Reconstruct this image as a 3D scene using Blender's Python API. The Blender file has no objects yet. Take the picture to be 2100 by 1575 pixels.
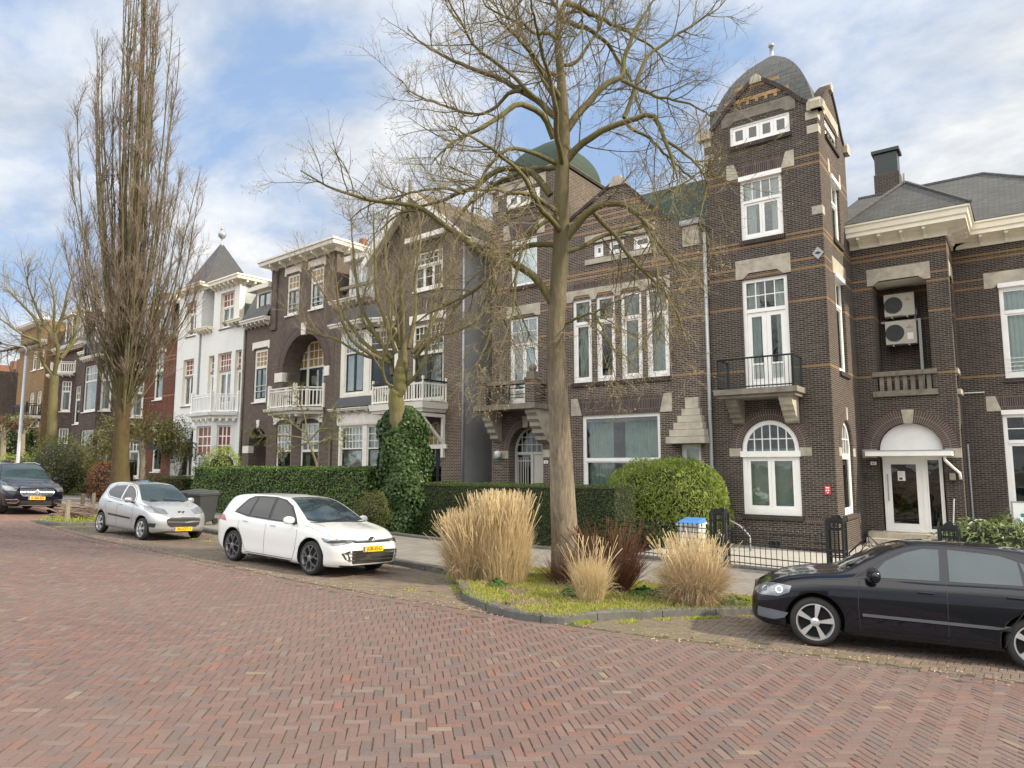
import bpy, bmesh, math, random
import numpy as np
from mathutils import Vector, Matrix, noise
from mathutils.geometry import tessellate_polygon
from mathutils.bvhtree import BVHTree
R=math.radians; pi=math.pi
scene=bpy.context.scene; COL=scene.collection
random.seed(7)
# ---------------------------------------------------------------- camera numbers (recovered from the photograph)
FPX=1440.; PITCH=R(6.6); YAW=R(36.4); EYE=2.0
F_=np.array([-math.sin(YAW)*math.cos(PITCH),math.cos(YAW)*math.cos(PITCH),math.sin(PITCH)])
R_=np.array([math.cos(YAW),math.sin(YAW),0.]); U_=np.cross(R_,F_)
def ray(u,v): return F_+R_*(u-1050)/FPX+U_*(787.5-v)/FPX
GA,GB=-.0255,-.045
def ground_z(x,y):
    xx=max(-60.,min(12.,x)); yy=max(-6.,min(17.6,y))
    return GA*xx+GB*yy
def G(u,v,dz=0.):
    "photo pixel -> point on the sloping ground"
    r=ray(u,v); t=(dz-EYE)/(r[2]-GA*r[0]-GB*r[1]); P=r*t
    return (P[0],P[1],ground_z(P[0],P[1])+dz)
def DP(u,v,d):
    P=ray(u,v)*d; return (P[0],P[1],P[2]+EYE)
def K(cx,cy,s): return lambda x,y:(cx+x/s,cy+y/s)
# ---------------------------------------------------------------- nodes
def new_mat(name):
    m=bpy.data.materials.new(name); m.use_nodes=True; nt=m.node_tree
    for n in list(nt.nodes): nt.nodes.remove(n)
    out=nt.nodes.new('ShaderNodeOutputMaterial'); b=nt.nodes.new('ShaderNodeBsdfPrincipled')
    nt.links.new(b.outputs[0],out.inputs[0]); return m,nt,b,out
def N(nt,t,**kw):
    n=nt.nodes.new(t)
    for k,v in kw.items():
        if hasattr(n,k): setattr(n,k,v)
    return n
def L(nt,a,b): nt.links.new(a,b)
def mixc(nt,fac,a,b,mode='MIX'):
    n=nt.nodes.new('ShaderNodeMix'); n.data_type='RGBA'; n.blend_type=mode
    for sock,val in ((n.inputs[0],fac),(n.inputs[6],a),(n.inputs[7],b)):
        if isinstance(val,(int,float)): sock.default_value=val
        elif isinstance(val,(tuple,list)): sock.default_value=(*val[:3],1)
        else: nt.links.new(val,sock)
    return n.outputs[2]
def math_(nt,op,a,b=None,c=None):
    n=nt.nodes.new('ShaderNodeMath'); n.operation=op
    for i,x in enumerate((a,b,c)):
        if x is None: continue
        if isinstance(x,(int,float)): n.inputs[i].default_value=x
        else: nt.links.new(x,n.inputs[i])
    return n.outputs[0]
def noise_(nt,vec,scale,detail=3,rough=.55,dist=0):
    n=nt.nodes.new('ShaderNodeTexNoise'); n.inputs['Scale'].default_value=scale; n.inputs['Detail'].default_value=detail
    n.inputs['Roughness'].default_value=rough; n.inputs['Distortion'].default_value=dist
    if vec is not None: nt.links.new(vec,n.inputs['Vector'])
    return n.outputs[0]
def ramp(nt,fac,stops):
    n=nt.nodes.new('ShaderNodeValToRGB'); e=n.color_ramp.elements
    while len(e)<len(stops): e.new(.5)
    for i,(p,c) in enumerate(stops):
        e[i].position=p; e[i].color=(*c,1) if isinstance(c,(tuple,list)) else (c,c,c,1)
    nt.links.new(fac,n.inputs[0]); return n.outputs[0]
def bump(nt,b,h,s=.3,d=.01):
    n=nt.nodes.new('ShaderNodeBump'); n.inputs['Strength'].default_value=s; n.inputs['Distance'].default_value=d
    nt.links.new(h,n.inputs['Height']); nt.links.new(n.outputs[0],b.inputs['Normal'])
def objco(nt): return nt.nodes.new('ShaderNodeTexCoord').outputs['Object']
def uvco(nt): return nt.nodes.new('ShaderNodeTexCoord').outputs['UV']
def plain(name,c,rough=.6,var=.18,scale=6.,metal=0.,spec=.5,bmp=0.,coat=0.):
    m,nt,b,o=new_mat(name); co=objco(nt)
    nz=noise_(nt,co,scale,4,.6); nz2=noise_(nt,co,scale*.13,2)
    lo=tuple(x*(1-var) for x in c); hi=tuple(min(1,x*(1+var)) for x in c)
    col=ramp(nt,math_(nt,'ADD',math_(nt,'MULTIPLY',nz,.6),math_(nt,'MULTIPLY',nz2,.4)),[(.3,lo),(.7,hi)])
    L(nt,col,b.inputs['Base Color']); b.inputs['Roughness'].default_value=rough; b.inputs['Metallic'].default_value=metal
    b.inputs['Specular IOR Level'].default_value=spec
    if coat: b.inputs['Coat Weight'].default_value=coat; b.inputs['Coat Roughness'].default_value=.03
    if bmp: bump(nt,b,noise_(nt,co,scale*6,4),bmp,.01)
    return m
def brick_mat(name,c1,c2,mortar,bands=(),bandc=(.40,.235,.09),bw=.215,rh=.0625,ms=.006,dirt=.35,var2=(.30,.20,.16),dz=0.):
    m,nt,b,o=new_mat(name); uv=uvco(nt)
    br=nt.nodes.new('ShaderNodeTexBrick'); L(nt,uv,br.inputs['Vector'])
    br.inputs['Scale'].default_value=1; br.inputs['Brick Width'].default_value=bw; br.inputs['Row Height'].default_value=rh
    br.inputs['Mortar Size'].default_value=ms; br.inputs['Mortar Smooth'].default_value=.25; br.inputs['Bias'].default_value=-.1
    br.inputs['Color1'].default_value=(*c1,1); br.inputs['Color2'].default_value=(*c2,1); br.inputs['Mortar'].default_value=(*mortar,1)
    # a second per-brick tint
    br2=nt.nodes.new('ShaderNodeTexBrick'); L(nt,uv,br2.inputs['Vector'])
    for k in ('Scale','Brick Width','Row Height','Mortar Smooth'): br2.inputs[k].default_value=br.inputs[k].default_value
    br2.inputs['Mortar Size'].default_value=0; br2.inputs['Bias'].default_value=-.55
    br2.inputs['Color1'].default_value=(0,0,0,1); br2.inputs['Color2'].default_value=(1,1,1,1)
    mo=math_(nt,'SUBTRACT',1.,br.outputs['Fac'])
    col=mixc(nt,math_(nt,'MULTIPLY',math_(nt,'MULTIPLY',br2.outputs[0],mo),.55),br.outputs[0],var2)
    big=noise_(nt,uv,.45,4,.6); fine=noise_(nt,uv,9,3)
    mps=nt.nodes.new('ShaderNodeMapping'); mps.inputs['Scale'].default_value=(2.2,.28,1); L(nt,uv,mps.inputs[0]); strk=noise_(nt,mps.outputs[0],1.,5,.65)
    pale=noise_(nt,uv,.9,5,.7)
    if bands:
        sep=nt.nodes.new('ShaderNodeSeparateXYZ'); L(nt,uv,sep.inputs[0]); tot=None
        for z0,z1 in bands:
            k=math_(nt,'COMPARE',sep.outputs[1],(z0+z1)/2,(z1-z0)/2)
            tot=k if tot is None else math_(nt,'ADD',tot,k)
        yb=mixc(nt,fine,tuple(x*.75 for x in bandc),tuple(x*1.25 for x in bandc))
        col=mixc(nt,math_(nt,'MULTIPLY',math_(nt,'MINIMUM',tot,1.),math_(nt,'ADD',math_(nt,'MULTIPLY',mo,.85),.1)),col,yb)
    col=mixc(nt,math_(nt,'MULTIPLY',ramp(nt,big,[(.35,0.),(.7,1.)]),dirt),col,(.035,.028,.026))
    col=mixc(nt,math_(nt,'MULTIPLY',ramp(nt,strk,[(.5,0.),(.72,1.)]),dirt*1.6),col,(.022,.018,.017))
    col=mixc(nt,math_(nt,'MULTIPLY',ramp(nt,pale,[(.56,0.),(.75,1.)]),dirt*.6),col,tuple(min(1,x*1.1+.04) for x in c2))
    col=mixc(nt,math_(nt,'MULTIPLY',ramp(nt,fine,[(.45,0.),(.8,1.)]),.25),col,tuple(min(1,x*1.7) for x in c2))
    L(nt,col,b.inputs['Base Color']); b.inputs['Roughness'].default_value=.85; b.inputs['Specular IOR Level'].default_value=.3
    bump(nt,b,math_(nt,'ADD',mo,math_(nt,'MULTIPLY',fine,.3)),.35,.006)
    return m
def tile_mat(name,c1,c2,gap,bw=.3,rh=.15,ms=.008,rough=.7):
    m,nt,b,o=new_mat(name); uv=uvco(nt)
    br=nt.nodes.new('ShaderNodeTexBrick'); L(nt,uv,br.inputs['Vector'])
    br.inputs['Scale'].default_value=1; br.inputs['Brick Width'].default_value=bw; br.inputs['Row Height'].default_value=rh
    br.inputs['Mortar Size'].default_value=ms; br.inputs['Color1'].default_value=(*c1,1); br.inputs['Color2'].default_value=(*c2,1); br.inputs['Mortar'].default_value=(*gap,1)
    big=noise_(nt,uv,.8,4)
    col=mixc(nt,math_(nt,'MULTIPLY',ramp(nt,big,[(.4,0.),(.75,1.)]),.35),br.outputs[0],tuple(x*.6 for x in c1))
    L(nt,col,b.inputs['Base Color']); b.inputs['Roughness'].default_value=rough
    bump(nt,b,math_(nt,'SUBTRACT',1.,br.outputs['Fac']),.5,.01); return m
def glass_mat(name,tint=(.85,.9,.88),refl=1.0,dark=.0):
    m,nt,b,o=new_mat(name); nt.nodes.remove(b)
    tr=N(nt,'ShaderNodeBsdfTransparent'); tr.inputs[0].default_value=(*tint,1)
    gl=N(nt,'ShaderNodeBsdfGlossy'); gl.inputs['Roughness'].default_value=.02; gl.inputs[0].default_value=(refl,refl,refl,1)
    lw=N(nt,'ShaderNodeFresnel'); lw.inputs[0].default_value=1.75
    nz=noise_(nt,objco(nt),1.3,2); bn=N(nt,'ShaderNodeBump'); bn.inputs['Strength'].default_value=.25; bn.inputs['Distance'].default_value=.03
    L(nt,nz,bn.inputs['Height']); L(nt,bn.outputs[0],gl.inputs['Normal'])
    mx=N(nt,'ShaderNodeMixShader'); L(nt,math_(nt,'ADD',math_(nt,'MULTIPLY',lw.outputs[0],.75),.01),mx.inputs[0]); L(nt,tr.outputs[0],mx.inputs[1]); L(nt,gl.outputs[0],mx.inputs[2]); L(nt,mx.outputs[0],o.inputs[0])
    return m
# ---------------------------------------------------------------- mesh builder
class Face:
    "a vertical plane: o = origin (x,y), ang = direction of its s axis, depth d goes into the building"
    def __init__(s,o,ang=0.):
        s.o=np.array(o,float); a=R(ang); s.t=np.array([math.cos(a),math.sin(a)]); s.i=np.array([-math.sin(a),math.cos(a)]); s.ang=a
    def P(s,x,z,d=0.):
        q=s.o+s.t*x+s.i*d; return (q[0],q[1],z)
    def px(s,u,v,d=0.):
        r=ray(u,v); t=(s.o@s.i+d)/(r[:2]@s.i); P=r*t; return float((P[:2]-s.o)@s.t),float(P[2]+EYE)
    def rect(s,tl,br,d=0.):
        a=s.px(*tl,d); b=s.px(*br,d); return (a[0],b[0],b[1],a[1])   # s0,s1,z0,z1
    def sub(s,x,d,ang): 
        q=s.P(x,0,d); return Face((q[0],q[1]),math.degrees(s.ang)+ang)
class MB:
    def __init__(s): s.v=[]; s.f=[]; s.mi=[]; s.cur=0
    def add(s,vs,fs):
        n=len(s.v); s.v.extend(vs)
        for f in fs: s.f.append([n+i for i in f]); s.mi.append(s.cur)
        return s
    def quad(s,a,b,c,d): return s.add([a,b,c,d],[[0,1,2,3]])
    def poly(s,pts): return s.add(list(pts),[list(range(len(pts)))])
    def hexa(s,p): # 8 points: 4 bottom ccw, 4 top ccw
        return s.add(p,[[3,2,1,0],[4,5,6,7],[0,1,5,4],[1,2,6,5],[2,3,7,6],[3,0,4,7]])
    def box(s,x0,x1,y0,y1,z0,z1):
        return s.hexa([(x0,y0,z0),(x1,y0,z0),(x1,y1,z0),(x0,y1,z0),(x0,y0,z1),(x1,y0,z1),(x1,y1,z1),(x0,y1,z1)])
    def fbox(s,F,s0,s1,z0,z1,d0,d1):
        P=F.P; return s.hexa([P(s0,z0,d0),P(s1,z0,d0),P(s1,z0,d1),P(s0,z0,d1),P(s0,z1,d0),P(s1,z1,d0),P(s1,z1,d1),P(s0,z1,d1)])
    def fprism(s,F,poly,d0,d1):
        n=len(poly); a=[F.P(x,z,d0) for x,z in poly]; b=[F.P(x,z,d1) for x,z in poly]
        fs=[]
        for t in tessellate_polygon([[Vector((x,z,0)) for x,z in poly]]): fs.append(list(t)); fs.append([n+i for i in reversed(t)])
        for i in range(n): j=(i+1)%n; fs.append([i,j,n+j,n+i])
        return s.add(a+b,fs)
    def fwall(s,F,outer,holes=(),reveal=.12,d=0.):
        loops=[outer]+list(holes); flat=[p for l in loops for p in l]
        tri=tessellate_polygon([[Vector((x,z,0)) for x,z in l] for l in loops])
        s.add([F.P(x,z,d) for x,z in flat],[list(t) for t in tri])
        for k,h in enumerate(holes):
            rv=reveal[k] if isinstance(reveal,(list,tuple)) else reveal
            n=len(h)
            for i in range(n):
                j=(i+1)%n; s.quad(F.P(*h[i],d),F.P(*h[j],d),F.P(*h[j],d+rv),F.P(*h[i],d+rv))
        return s
    def tube(s,pts,rad,n=8,cap=True):
        pts=[np.array(p,float) for p in pts]; m=len(pts); rad=[rad]*m if isinstance(rad,(int,float)) else list(rad)
        base=len(s.v); prev=None
        for i,p in enumerate(pts):
            t=pts[min(i+1,m-1)]-pts[max(i-1,0)]; t/= (np.linalg.norm(t)+1e-9)
            if prev is None: a=np.cross(t,[0,0,1.]); a=np.cross(t,[1.,0,0]) if np.linalg.norm(a)<.1 else a
            else: a=prev-t*(prev@t)
            a/=np.linalg.norm(a)+1e-9; prev=a; b=np.cross(t,a)
            for k in range(n):
                q=2*pi*k/n; s.v.append(tuple(p+rad[i]*(a*math.cos(q)+b*math.sin(q))))
        for i in range(m-1):
            for k in range(n):
                k2=(k+1)%n; s.f.append([base+i*n+k,base+i*n+k2,base+(i+1)*n+k2,base+(i+1)*n+k]); s.mi.append(s.cur)
        if cap:
            s.f.append([base+k for k in reversed(range(n))]); s.mi.append(s.cur)
            s.f.append([base+(m-1)*n+k for k in range(n)]); s.mi.append(s.cur)
        return s
    def lathe(s,c,prof,n=16,ax=(0,0,1)):
        "prof: list of (r, h) along ax"
        ax=Vector(ax).normalized(); a=ax.orthogonal().normalized(); b=ax.cross(a); c=Vector(c); base=len(s.v)
        for r,h in prof:
            for k in range(n):
                q=2*pi*k/n; s.v.append(tuple(c+ax*h+(a*math.cos(q)+b*math.sin(q))*r))
        for i in range(len(prof)-1):
            for k in range(n):
                k2=(k+1)%n; s.f.append([base+i*n+k,base+i*n+k2,base+(i+1)*n+k2,base+(i+1)*n+k]); s.mi.append(s.cur)
        return s
    def ball(s,c,r,n=12,sq=1.):
        return s.lathe((c[0],c[1],c[2]),[(r*math.sin(pi*i/8)+1e-4,-r*sq*math.cos(pi*i/8)) for i in range(9)],n)
    def sweep(s,prof,path,closed=False):
        "prof [(out,z)] swept along a plan path [(x,y)] (outside on the right of travel)"
        m=len(path); base=len(s.v); k=len(prof)
        for i in range(m):
            p=np.array(path[i],float)
            a=np.array(path[i-1],float) if (i>0 or closed) else None; b=np.array(path[(i+1)%m],float) if (i<m-1 or closed) else None
            ds=[]
            if a is not None: e=p-a; ds.append(e/np.linalg.norm(e))
            if b is not None: e=b-p; ds.append(e/np.linalg.norm(e))
            ns=[np.array([e[1],-e[0]]) for e in ds]
            nn=sum(ns); nn/=np.linalg.norm(nn); sc=1/max(.3,nn@ns[0])
            for o,z in prof: q=p+nn*o*sc; s.v.append((q[0],q[1],z))
        for i in range(m if closed else m-1):
            j=(i+1)%m
            for q in range(k-1):
                s.f.append([base+i*k+q,base+j*k+q,base+j*k+q+1,base+i*k+q+1]); s.mi.append(s.cur)
        if not closed:
            s.f.append([base+q for q in range(k)]); s.mi.append(s.cur)
            s.f.append([base+(m-1)*k+q for q in reversed(range(k))]); s.mi.append(s.cur)
        return s
    def build(s,name,mat,parent=None,smooth=False,uv=True,label=None,fixn=False,bevel=0):
        me=bpy.data.meshes.new(name)
        me.from_pydata(s.v,[],s.f)
        mats=mat if isinstance(mat,(list,tuple)) else [mat]
        for m in mats: me.materials.append(m)
        if len(mats)>1: me.polygons.foreach_set('material_index',s.mi)
        if fixn:
            bm=bmesh.new(); bm.from_mesh(me); bmesh.ops.remove_doubles(bm,verts=bm.verts,dist=1e-5); bmesh.ops.recalc_face_normals(bm,faces=bm.faces)
            bm.to_mesh(me); bm.free()
        if smooth: me.polygons.foreach_set('use_smooth',[True]*len(me.polygons))
        if uv and len(me.polygons): set_uv(me)
        o=bpy.data.objects.new(name,me); COL.objects.link(o)
        if parent is not None:

            me.transform(wmat(parent).inverted()); o.parent=parent
        if label: o['label']=label
        if bevel:
            md=o.modifiers.new('b','BEVEL'); md.width=bevel; md.segments=2; md.limit_method='ANGLE'
        return o
WM={}
def wmat(o):
    m=Matrix.LocRotScale(o.location,o.rotation_euler,o.scale)
    return (wmat(o.parent)@m) if o.parent else m
def set_uv(me):
    n=len(me.polygons); nl=len(me.loops)
    co=np.empty(len(me.vertices)*3,np.float32); me.vertices.foreach_get('co',co); co=co.reshape(-1,3)
    vi=np.empty(nl,np.int32); me.loops.foreach_get('vertex_index',vi)
    nm=np.empty(n*3,np.float32); me.polygons.foreach_get('normal',nm); nm=nm.reshape(-1,3)
    tt=np.empty(n,np.int32); me.polygons.foreach_get('loop_total',tt)
    fn=np.repeat(nm,tt,axis=0); P=co[vi]
    h=np.hypot(fn[:,0],fn[:,1]); flat=h<.25; hh=np.where(h<1e-6,1,h)
    tx=-fn[:,1]/hh; ty=fn[:,0]/hh
    sg=np.where(np.abs(tx)>.3,np.sign(tx),np.sign(ty)); sg[sg==0]=1; tx*=sg; ty*=sg
    u=P[:,0]*tx+P[:,1]*ty; v=P[:,2]/np.maximum(h,.25)
    u=np.where(flat,P[:,0],u); v=np.where(flat,P[:,1],v)
    uvl=me.uv_layers.new(name='UVMap'); uvl.data.foreach_set('uv',np.stack([u,v],1).astype(np.float32).ravel())
def tag(o,label=None,cat=None,group=None,kind=None):
    if label: o['label']=label
    if cat: o['category']=cat
    if group: o['group']=group
    if kind: o['kind']=kind
    return o
def thing(name,label,cat,loc=(0,0,0),rz=0.,group=None):
    o=bpy.data.objects.new(name,None); COL.objects.link(o); o.location=loc; o.rotation_euler=(0,0,rz); o.empty_display_size=.3
    return tag(o,label,cat,group)
def copy_tree(o,parent=None):
    c=o.copy(); COL.objects.link(c); c.parent=parent
    for ch in list(o.children): copy_tree(ch,c)
    return c
def text_mesh(name,txt,size,mat,mw,parent=None,depth=.002,bold=0.,sx=1.,align='CENTER'):
    "mw: world matrix; the text lies in its local xy plane"
    cu=bpy.data.curves.new(name,'FONT'); cu.body=txt; cu.size=size; cu.align_x=align; cu.align_y='CENTER'; cu.extrude=depth; cu.offset=bold
    t=bpy.data.objects.new(name,cu); COL.objects.link(t); bpy.context.view_layer.update()
    me=bpy.data.meshes.new_from_object(t.evaluated_get(bpy.context.evaluated_depsgraph_get()))
    bpy.data.objects.remove(t); me.materials.clear(); me.materials.append(mat)
    me.transform(Matrix.Diagonal((sx,1,1,1))); me.transform(mw)
    o=bpy.data.objects.new(name,me); COL.objects.link(o)
    if parent is not None: me.transform(wmat(parent).inverted()); o.parent=parent
    return o
def arc(cx,cz,r,a0,a1,n=14,rz=None):
    rz=r if rz is None else rz
    return [(cx+r*math.cos(R(a0+(a1-a0)*i/n)),cz+rz*math.sin(R(a0+(a1-a0)*i/n))) for i in range(n+1)]
def rpoly(r): s0,s1,z0,z1=r; return [(s0,z0),(s1,z0),(s1,z1),(s0,z1)]
def archpoly(r,spring=None,n=16):
    "opening with a half-round (or elliptical) head reaching z1"
    s0,s1,z0,z1=r; w=(s1-s0)/2; sp=z1-w if spring is None else spring
    return [(s0,z0),(s1,z0)]+arc((s0+s1)/2,sp,w,0,180,n,z1-sp)
# ---------------------------------------------------------------- materials
M={}
M['white']=plain('white_paint',(.82,.82,.80),.45,.07,3)
M['cream']=plain('cream_paint',(.80,.76,.64),.45,.07,3)
M['offwhite']=plain('aged_white_paint',(.76,.74,.67),.55,.12,4)
M['stone']=plain('pale_sandstone',(.40,.365,.30),.85,.42,3.2,bmp=.3)
M['stone_dirty']=plain('weathered_stone',(.19,.17,.14),.88,.5,3.5,bmp=.3)
M['darkmetal']=plain('black_iron',(.012,.014,.016),.4,.2,8)
M['zinc']=plain('grey_zinc',(.33,.35,.37),.45,.12,5,metal=.3)
M['darkgreen']=plain('dark_green_paint',(.012,.022,.020),.35,.2,5)
M['black']=plain('dark_interior',(.008,.008,.009),.9,.1)
M['slate']=tile_mat('grey_shingles',(.075,.078,.076),(.105,.108,.104),(.02,.02,.02),.32,.15,.007)
M['slate_dark']=tile_mat('dark_slates',(.042,.045,.05),(.06,.064,.07),(.015,.015,.018),.22,.14,.006,.5)
M['slate_green']=tile_mat('green_shingles',(.012,.038,.024),(.028,.056,.034),(.006,.014,.010),.3,.15,.007)
M['rooftile']=tile_mat('brown_roof_tiles',(.10,.075,.052),(.14,.105,.072),(.03,.022,.016),.22,.3,.012)
M['glass']=glass_mat('window_glass')
M['glass_dark']=glass_mat('dark_window_glass',(.35,.38,.38))
M['curtain']=plain('white_net_curtain',(.62,.66,.66),.9,.1,3)
M['lace']=plain('grey_green_curtain',(.40,.47,.45),.9,.12,4)
M['amber']=plain('amber_leaded_glass',(.30,.20,.06),.25,.2,9)
M['redglass']=plain('red_brown_leaded_glass',(.22,.07,.035),.2,.25,9)
M['blind']=plain('grey_blind',(.36,.42,.38),.8,.05,4)
M['blueblind']=plain('frosted_blue_glass',(.10,.13,.17),.4,.1,4)
def curtain_sheet(F,s0,s1,z0,z1,d,amp=.035,wl=.13,seed=0):
    b=MB(); n=max(4,int((s1-s0)/.03)); rn=random.Random(seed)
    ph=[rn.uniform(-.4,.4) for _ in range(n+1)]
    pts=[(s0+(s1-s0)*i/n, d+amp*math.sin(2*pi*(s0+(s1-s0)*i/n)/wl+ph[i])) for i in range(n+1)]
    for (a,da),(c,dc) in zip(pts[:-1],pts[1:]): b.quad(F.P(a,z0,da),F.P(c,z0,dc),F.P(c,z1,dc),F.P(a,z1,da))
    return b
def window(F,r,parent,rec=.09,fr=.065,transom=None,top=(1,1),low=(1,1),fm='white',sm=None,glass='glass',topglass=None,
           curtain=None,sill=None,arch=None,label=None,name='window',panel=0.,bar=.028,box=False,thick=.07,midpost=False,casew=.05,cover=(0.,1.)):
    """F face, r=(s0,s1,z0,z1); transom = height fraction of the transom; top/low = (columns, rows) of lights"""
    s0,s1,z0,z1=r; d=rec; fmn=M[fm]; smn=M[sm] if sm else fmn
    b=MB(); t=thick
    zt=z0+(z1-z0)*transom if transom else z1-fr
    if arch is not None: # arch = spring height
        w=(s1-s0)/2; c=(s0+s1)/2; hr=z1-arch
        o=arc(c,arch,w,0,180,18,hr); i_=arc(c,arch,w-fr,0,180,18,hr-fr)
        for k in range(18):
            for (p,q) in (((o[k],o[k+1]),(i_[k],i_[k+1])),):
                P=F.P; b.hexa([P(*p[0],d),P(*p[1],d),P(*q[1],d),P(*q[0],d),P(*p[0],d+t),P(*p[1],d+t),P(*q[1],d+t),P(*q[0],d+t)])
        b.fbox(F,s0,s0+fr,z0,arch,d,d+t); b.fbox(F,s1-fr,s1,z0,arch,d,d+t)
    else:
        b.fbox(F,s0,s0+fr,z0,z1,d,d+t); b.fbox(F,s1-fr,s1,z0,z1,d,d+t); b.fbox(F,s0+fr,s1-fr,z1-fr,z1,d,d+t)
    b.fbox(F,s0+fr,s1-fr,z0,z0+fr*1.3,d,d+t)
    if transom: b.fbox(F,s0+fr,s1-fr,zt-fr*.5,zt+fr*.5,d-.012,d+t)
    def hz(x): # inner top height at x
        if arch is None: return z1-fr
        w=(s1-s0)/2-fr; q=max(0,1-((x-(s0+s1)/2)/w)**2); return arch+(z1-arch-fr)*math.sqrt(q)
    a0,a1=s0+fr,s1-fr
    # top lights
    if transom:
        tb=zt+fr*.5
        for k in range(1,top[0]):
            x=a0+(a1-a0)*k/top[0]; ww=bar*(1.6 if midpost and top[0]%2==0 and k==top[0]//2 else 1)
            b.fbox(F,x-ww/2,x+ww/2,tb,hz(x),d+.015,d+t-.012)
        H=(z1-fr)-tb
        for k in range(1,top[1]):
            z=tb+H*k/top[1]; q0,q1=a0,a1
            if arch is not None and z>arch:
                w=((s1-s0)/2-fr)*math.sqrt(max(0,1-((z-arch)/(z1-arch-fr))**2)); c=(s0+s1)/2; q0,q1=c-w,c+w
            b.fbox(F,q0,q1,z-bar/2,z+bar/2,d+.017,d+t-.014)
    # lower casements
    lt=(zt-fr*.5) if transom else None
    sb=MB() if sm else b
    lz0=z0+fr*1.3; 
    for k in range(low[0]):
        x0=a0+(a1-a0)*k/low[0]; x1=a0+(a1-a0)*(k+1)/low[0]
        top_=lt if lt is not None else None
        if top_ is None and arch is not None: continue
        tz=top_ if top_ is not None else z1-fr
        cw=casew; dd=d+.02
        sb.fbox(F,x0+.003,x0+cw,lz0,tz,dd,d+t+.01); sb.fbox(F,x1-cw,x1-.003,lz0,tz,dd,d+t+.01)
        sb.fbox(F,x0+cw,x1-cw,tz-cw,tz-.002,dd+.002,d+t+.008); sb.fbox(F,x0+cw,x1-cw,lz0+.002,lz0+cw,dd+.002,d+t+.008)
        if panel:
            pz=lz0+(tz-lz0)*panel; sb.fbox(F,x0+cw,x1-cw,lz0+cw,pz,dd+.022,d+t); sb.fbox(F,x0+cw,x1-cw,pz-.03,pz+.03,dd+.004,d+t+.006)
        for j in range(1,low[1]):
            z=lz0+(tz-lz0)*j/low[1]; sb.fbox(F,x0+cw,x1-cw,z-bar/2,z+bar/2,dd+.01,d+t-.01)
    if box: b.fbox(F,s0-.02,s1+.02,z1-.02,z1+.13,-.06,d+.03)
    w=b.build(name,fmn,parent,label=label)
    if sm and sb.v: sb.build('sash',smn,w)
    g=MB(); gz=d+t*.55
    outline=archpoly((a0,a1,z0+fr,z1-fr*.9),arch) if arch is not None else rpoly((a0,a1,z0+fr,z1-fr))
    if topglass and transom:
        g.fprism(F,[p if p[1]<zt else (p[0],zt) for p in outline] if arch is None else rpoly((a0,a1,z0+fr,zt)),gz,gz+.004)
        g.build('pane',M[glass],w)
        g2=MB()
        if arch is None: g2.fprism(F,rpoly((a0,a1,zt+.002,z1-fr)),gz,gz+.004)
        else: g2.fprism(F,archpoly((a0,a1,zt+.002,z1-fr*.9),arch),gz,gz+.004)
        g2.build('pane',M[topglass],w)
    else:
        g.fprism(F,outline,gz,gz+.004); g.build('pane',M[glass],w)
    if curtain:
        cm,kind=(curtain if isinstance(curtain,tuple) else (curtain,'full'))
        zc0=z0+fr; zc1=(z1-fr) if arch is None else arch
        dd=d+.22; c=MB(); W_=a1-a0
        segs={'full':[(0,1)],'sides':[(0,.3),(.72,1)],'left':[(0,.6)],'wide':[(0,.36),(.52,1)],'flat':[(0,1)]}[kind]
        for q0,q1 in segs:
            sh=curtain_sheet(F,a0+W_*q0,a0+W_*q1,zc0,zc1,dd,.003 if kind=='flat' else .03,seed=int(s0*10)); c.add(sh.v,sh.f)
        c.build('curtain',M[cm],w)
    if sill:
        sl=MB()
        if sill=='brick': sl.fbox(F,s0-.05,s1+.05,z0-.14,z0-.004,-.07,rec)
        elif sill=='dark': sl.fbox(F,s0-.06,s1+.06,z0-.05,z0-.004,-.07,rec)
        else: sl.fbox(F,s0-.08,s1+.08,z0-.07,z0-.004,-.08,rec)
        sl.build('sill',{'brick':M['sillbrick'],'dark':M['slatesill'],'white':M['white'],'stone':M['stone']}[sill],w)
    return w
M['sillbrick']=brick_mat('sill_brick',(.028,.021,.022),(.05,.037,.037),(.15,.13,.11),bw=.062,rh=.4,ms=.006,var2=(.10,.07,.06))
M['slatesill']=plain('dark_stone_sill',(.12,.13,.14),.5,.15,6)
# ---------------------------------------------------------------- ground
def sheet(name,mat,xs,ys,dz,kind='structure'):
    b=MB(); nx,ny=len(xs),len(ys)
    vs=[(x,y,ground_z(x,y)+dz) for y in ys for x in xs]; fs=[[j*nx+i,j*nx+i+1,(j+1)*nx+i+1,(j+1)*nx+i] for j in range(ny-1) for i in range(nx-1)]
    b.add(vs,fs); o=b.build(name,mat); o['kind']=kind; return o
M['soil']=plain('garden_soil',(.085,.065,.045),.95,.35,3,bmp=.4)
sheet('ground',M['soil'],[-900,-300,-60,-30,12,300,900],[-900,-300,-6,6,17.6,60,300,900],-.05)
KS=K(820,940,2.838)
isl_out=[G(*KS(*p))[:2] for p in ((300,680),(340,752),(375,822),(500,882),(640,927),(820,957),(960,966),(1080,948),(1300,930),(1440,930),(1740,915),(2040,910))]
def road_edge(x):
    xs=[-80,-45,-30,-24,-19.5,-10.6,-6.8,-4.5,-2.2,-.25,3,8,14]; ys=[14.5,11.2,9.7,9.0,8.45,8.25,8.55,8.95,9.7,10.1,10.9,12.3,14]
    return float(np.interp(x,xs,ys))
def inpoly(x,y,P):
    r=False; n=len(P); j=n-1
    for i in range(n):
        if (P[i][1]>y)!=(P[j][1]>y) and x<(P[j][0]-P[i][0])*(y-P[i][1])/(P[j][1]-P[i][1])+P[i][0]: r=not r
        j=i
    return r
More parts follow.
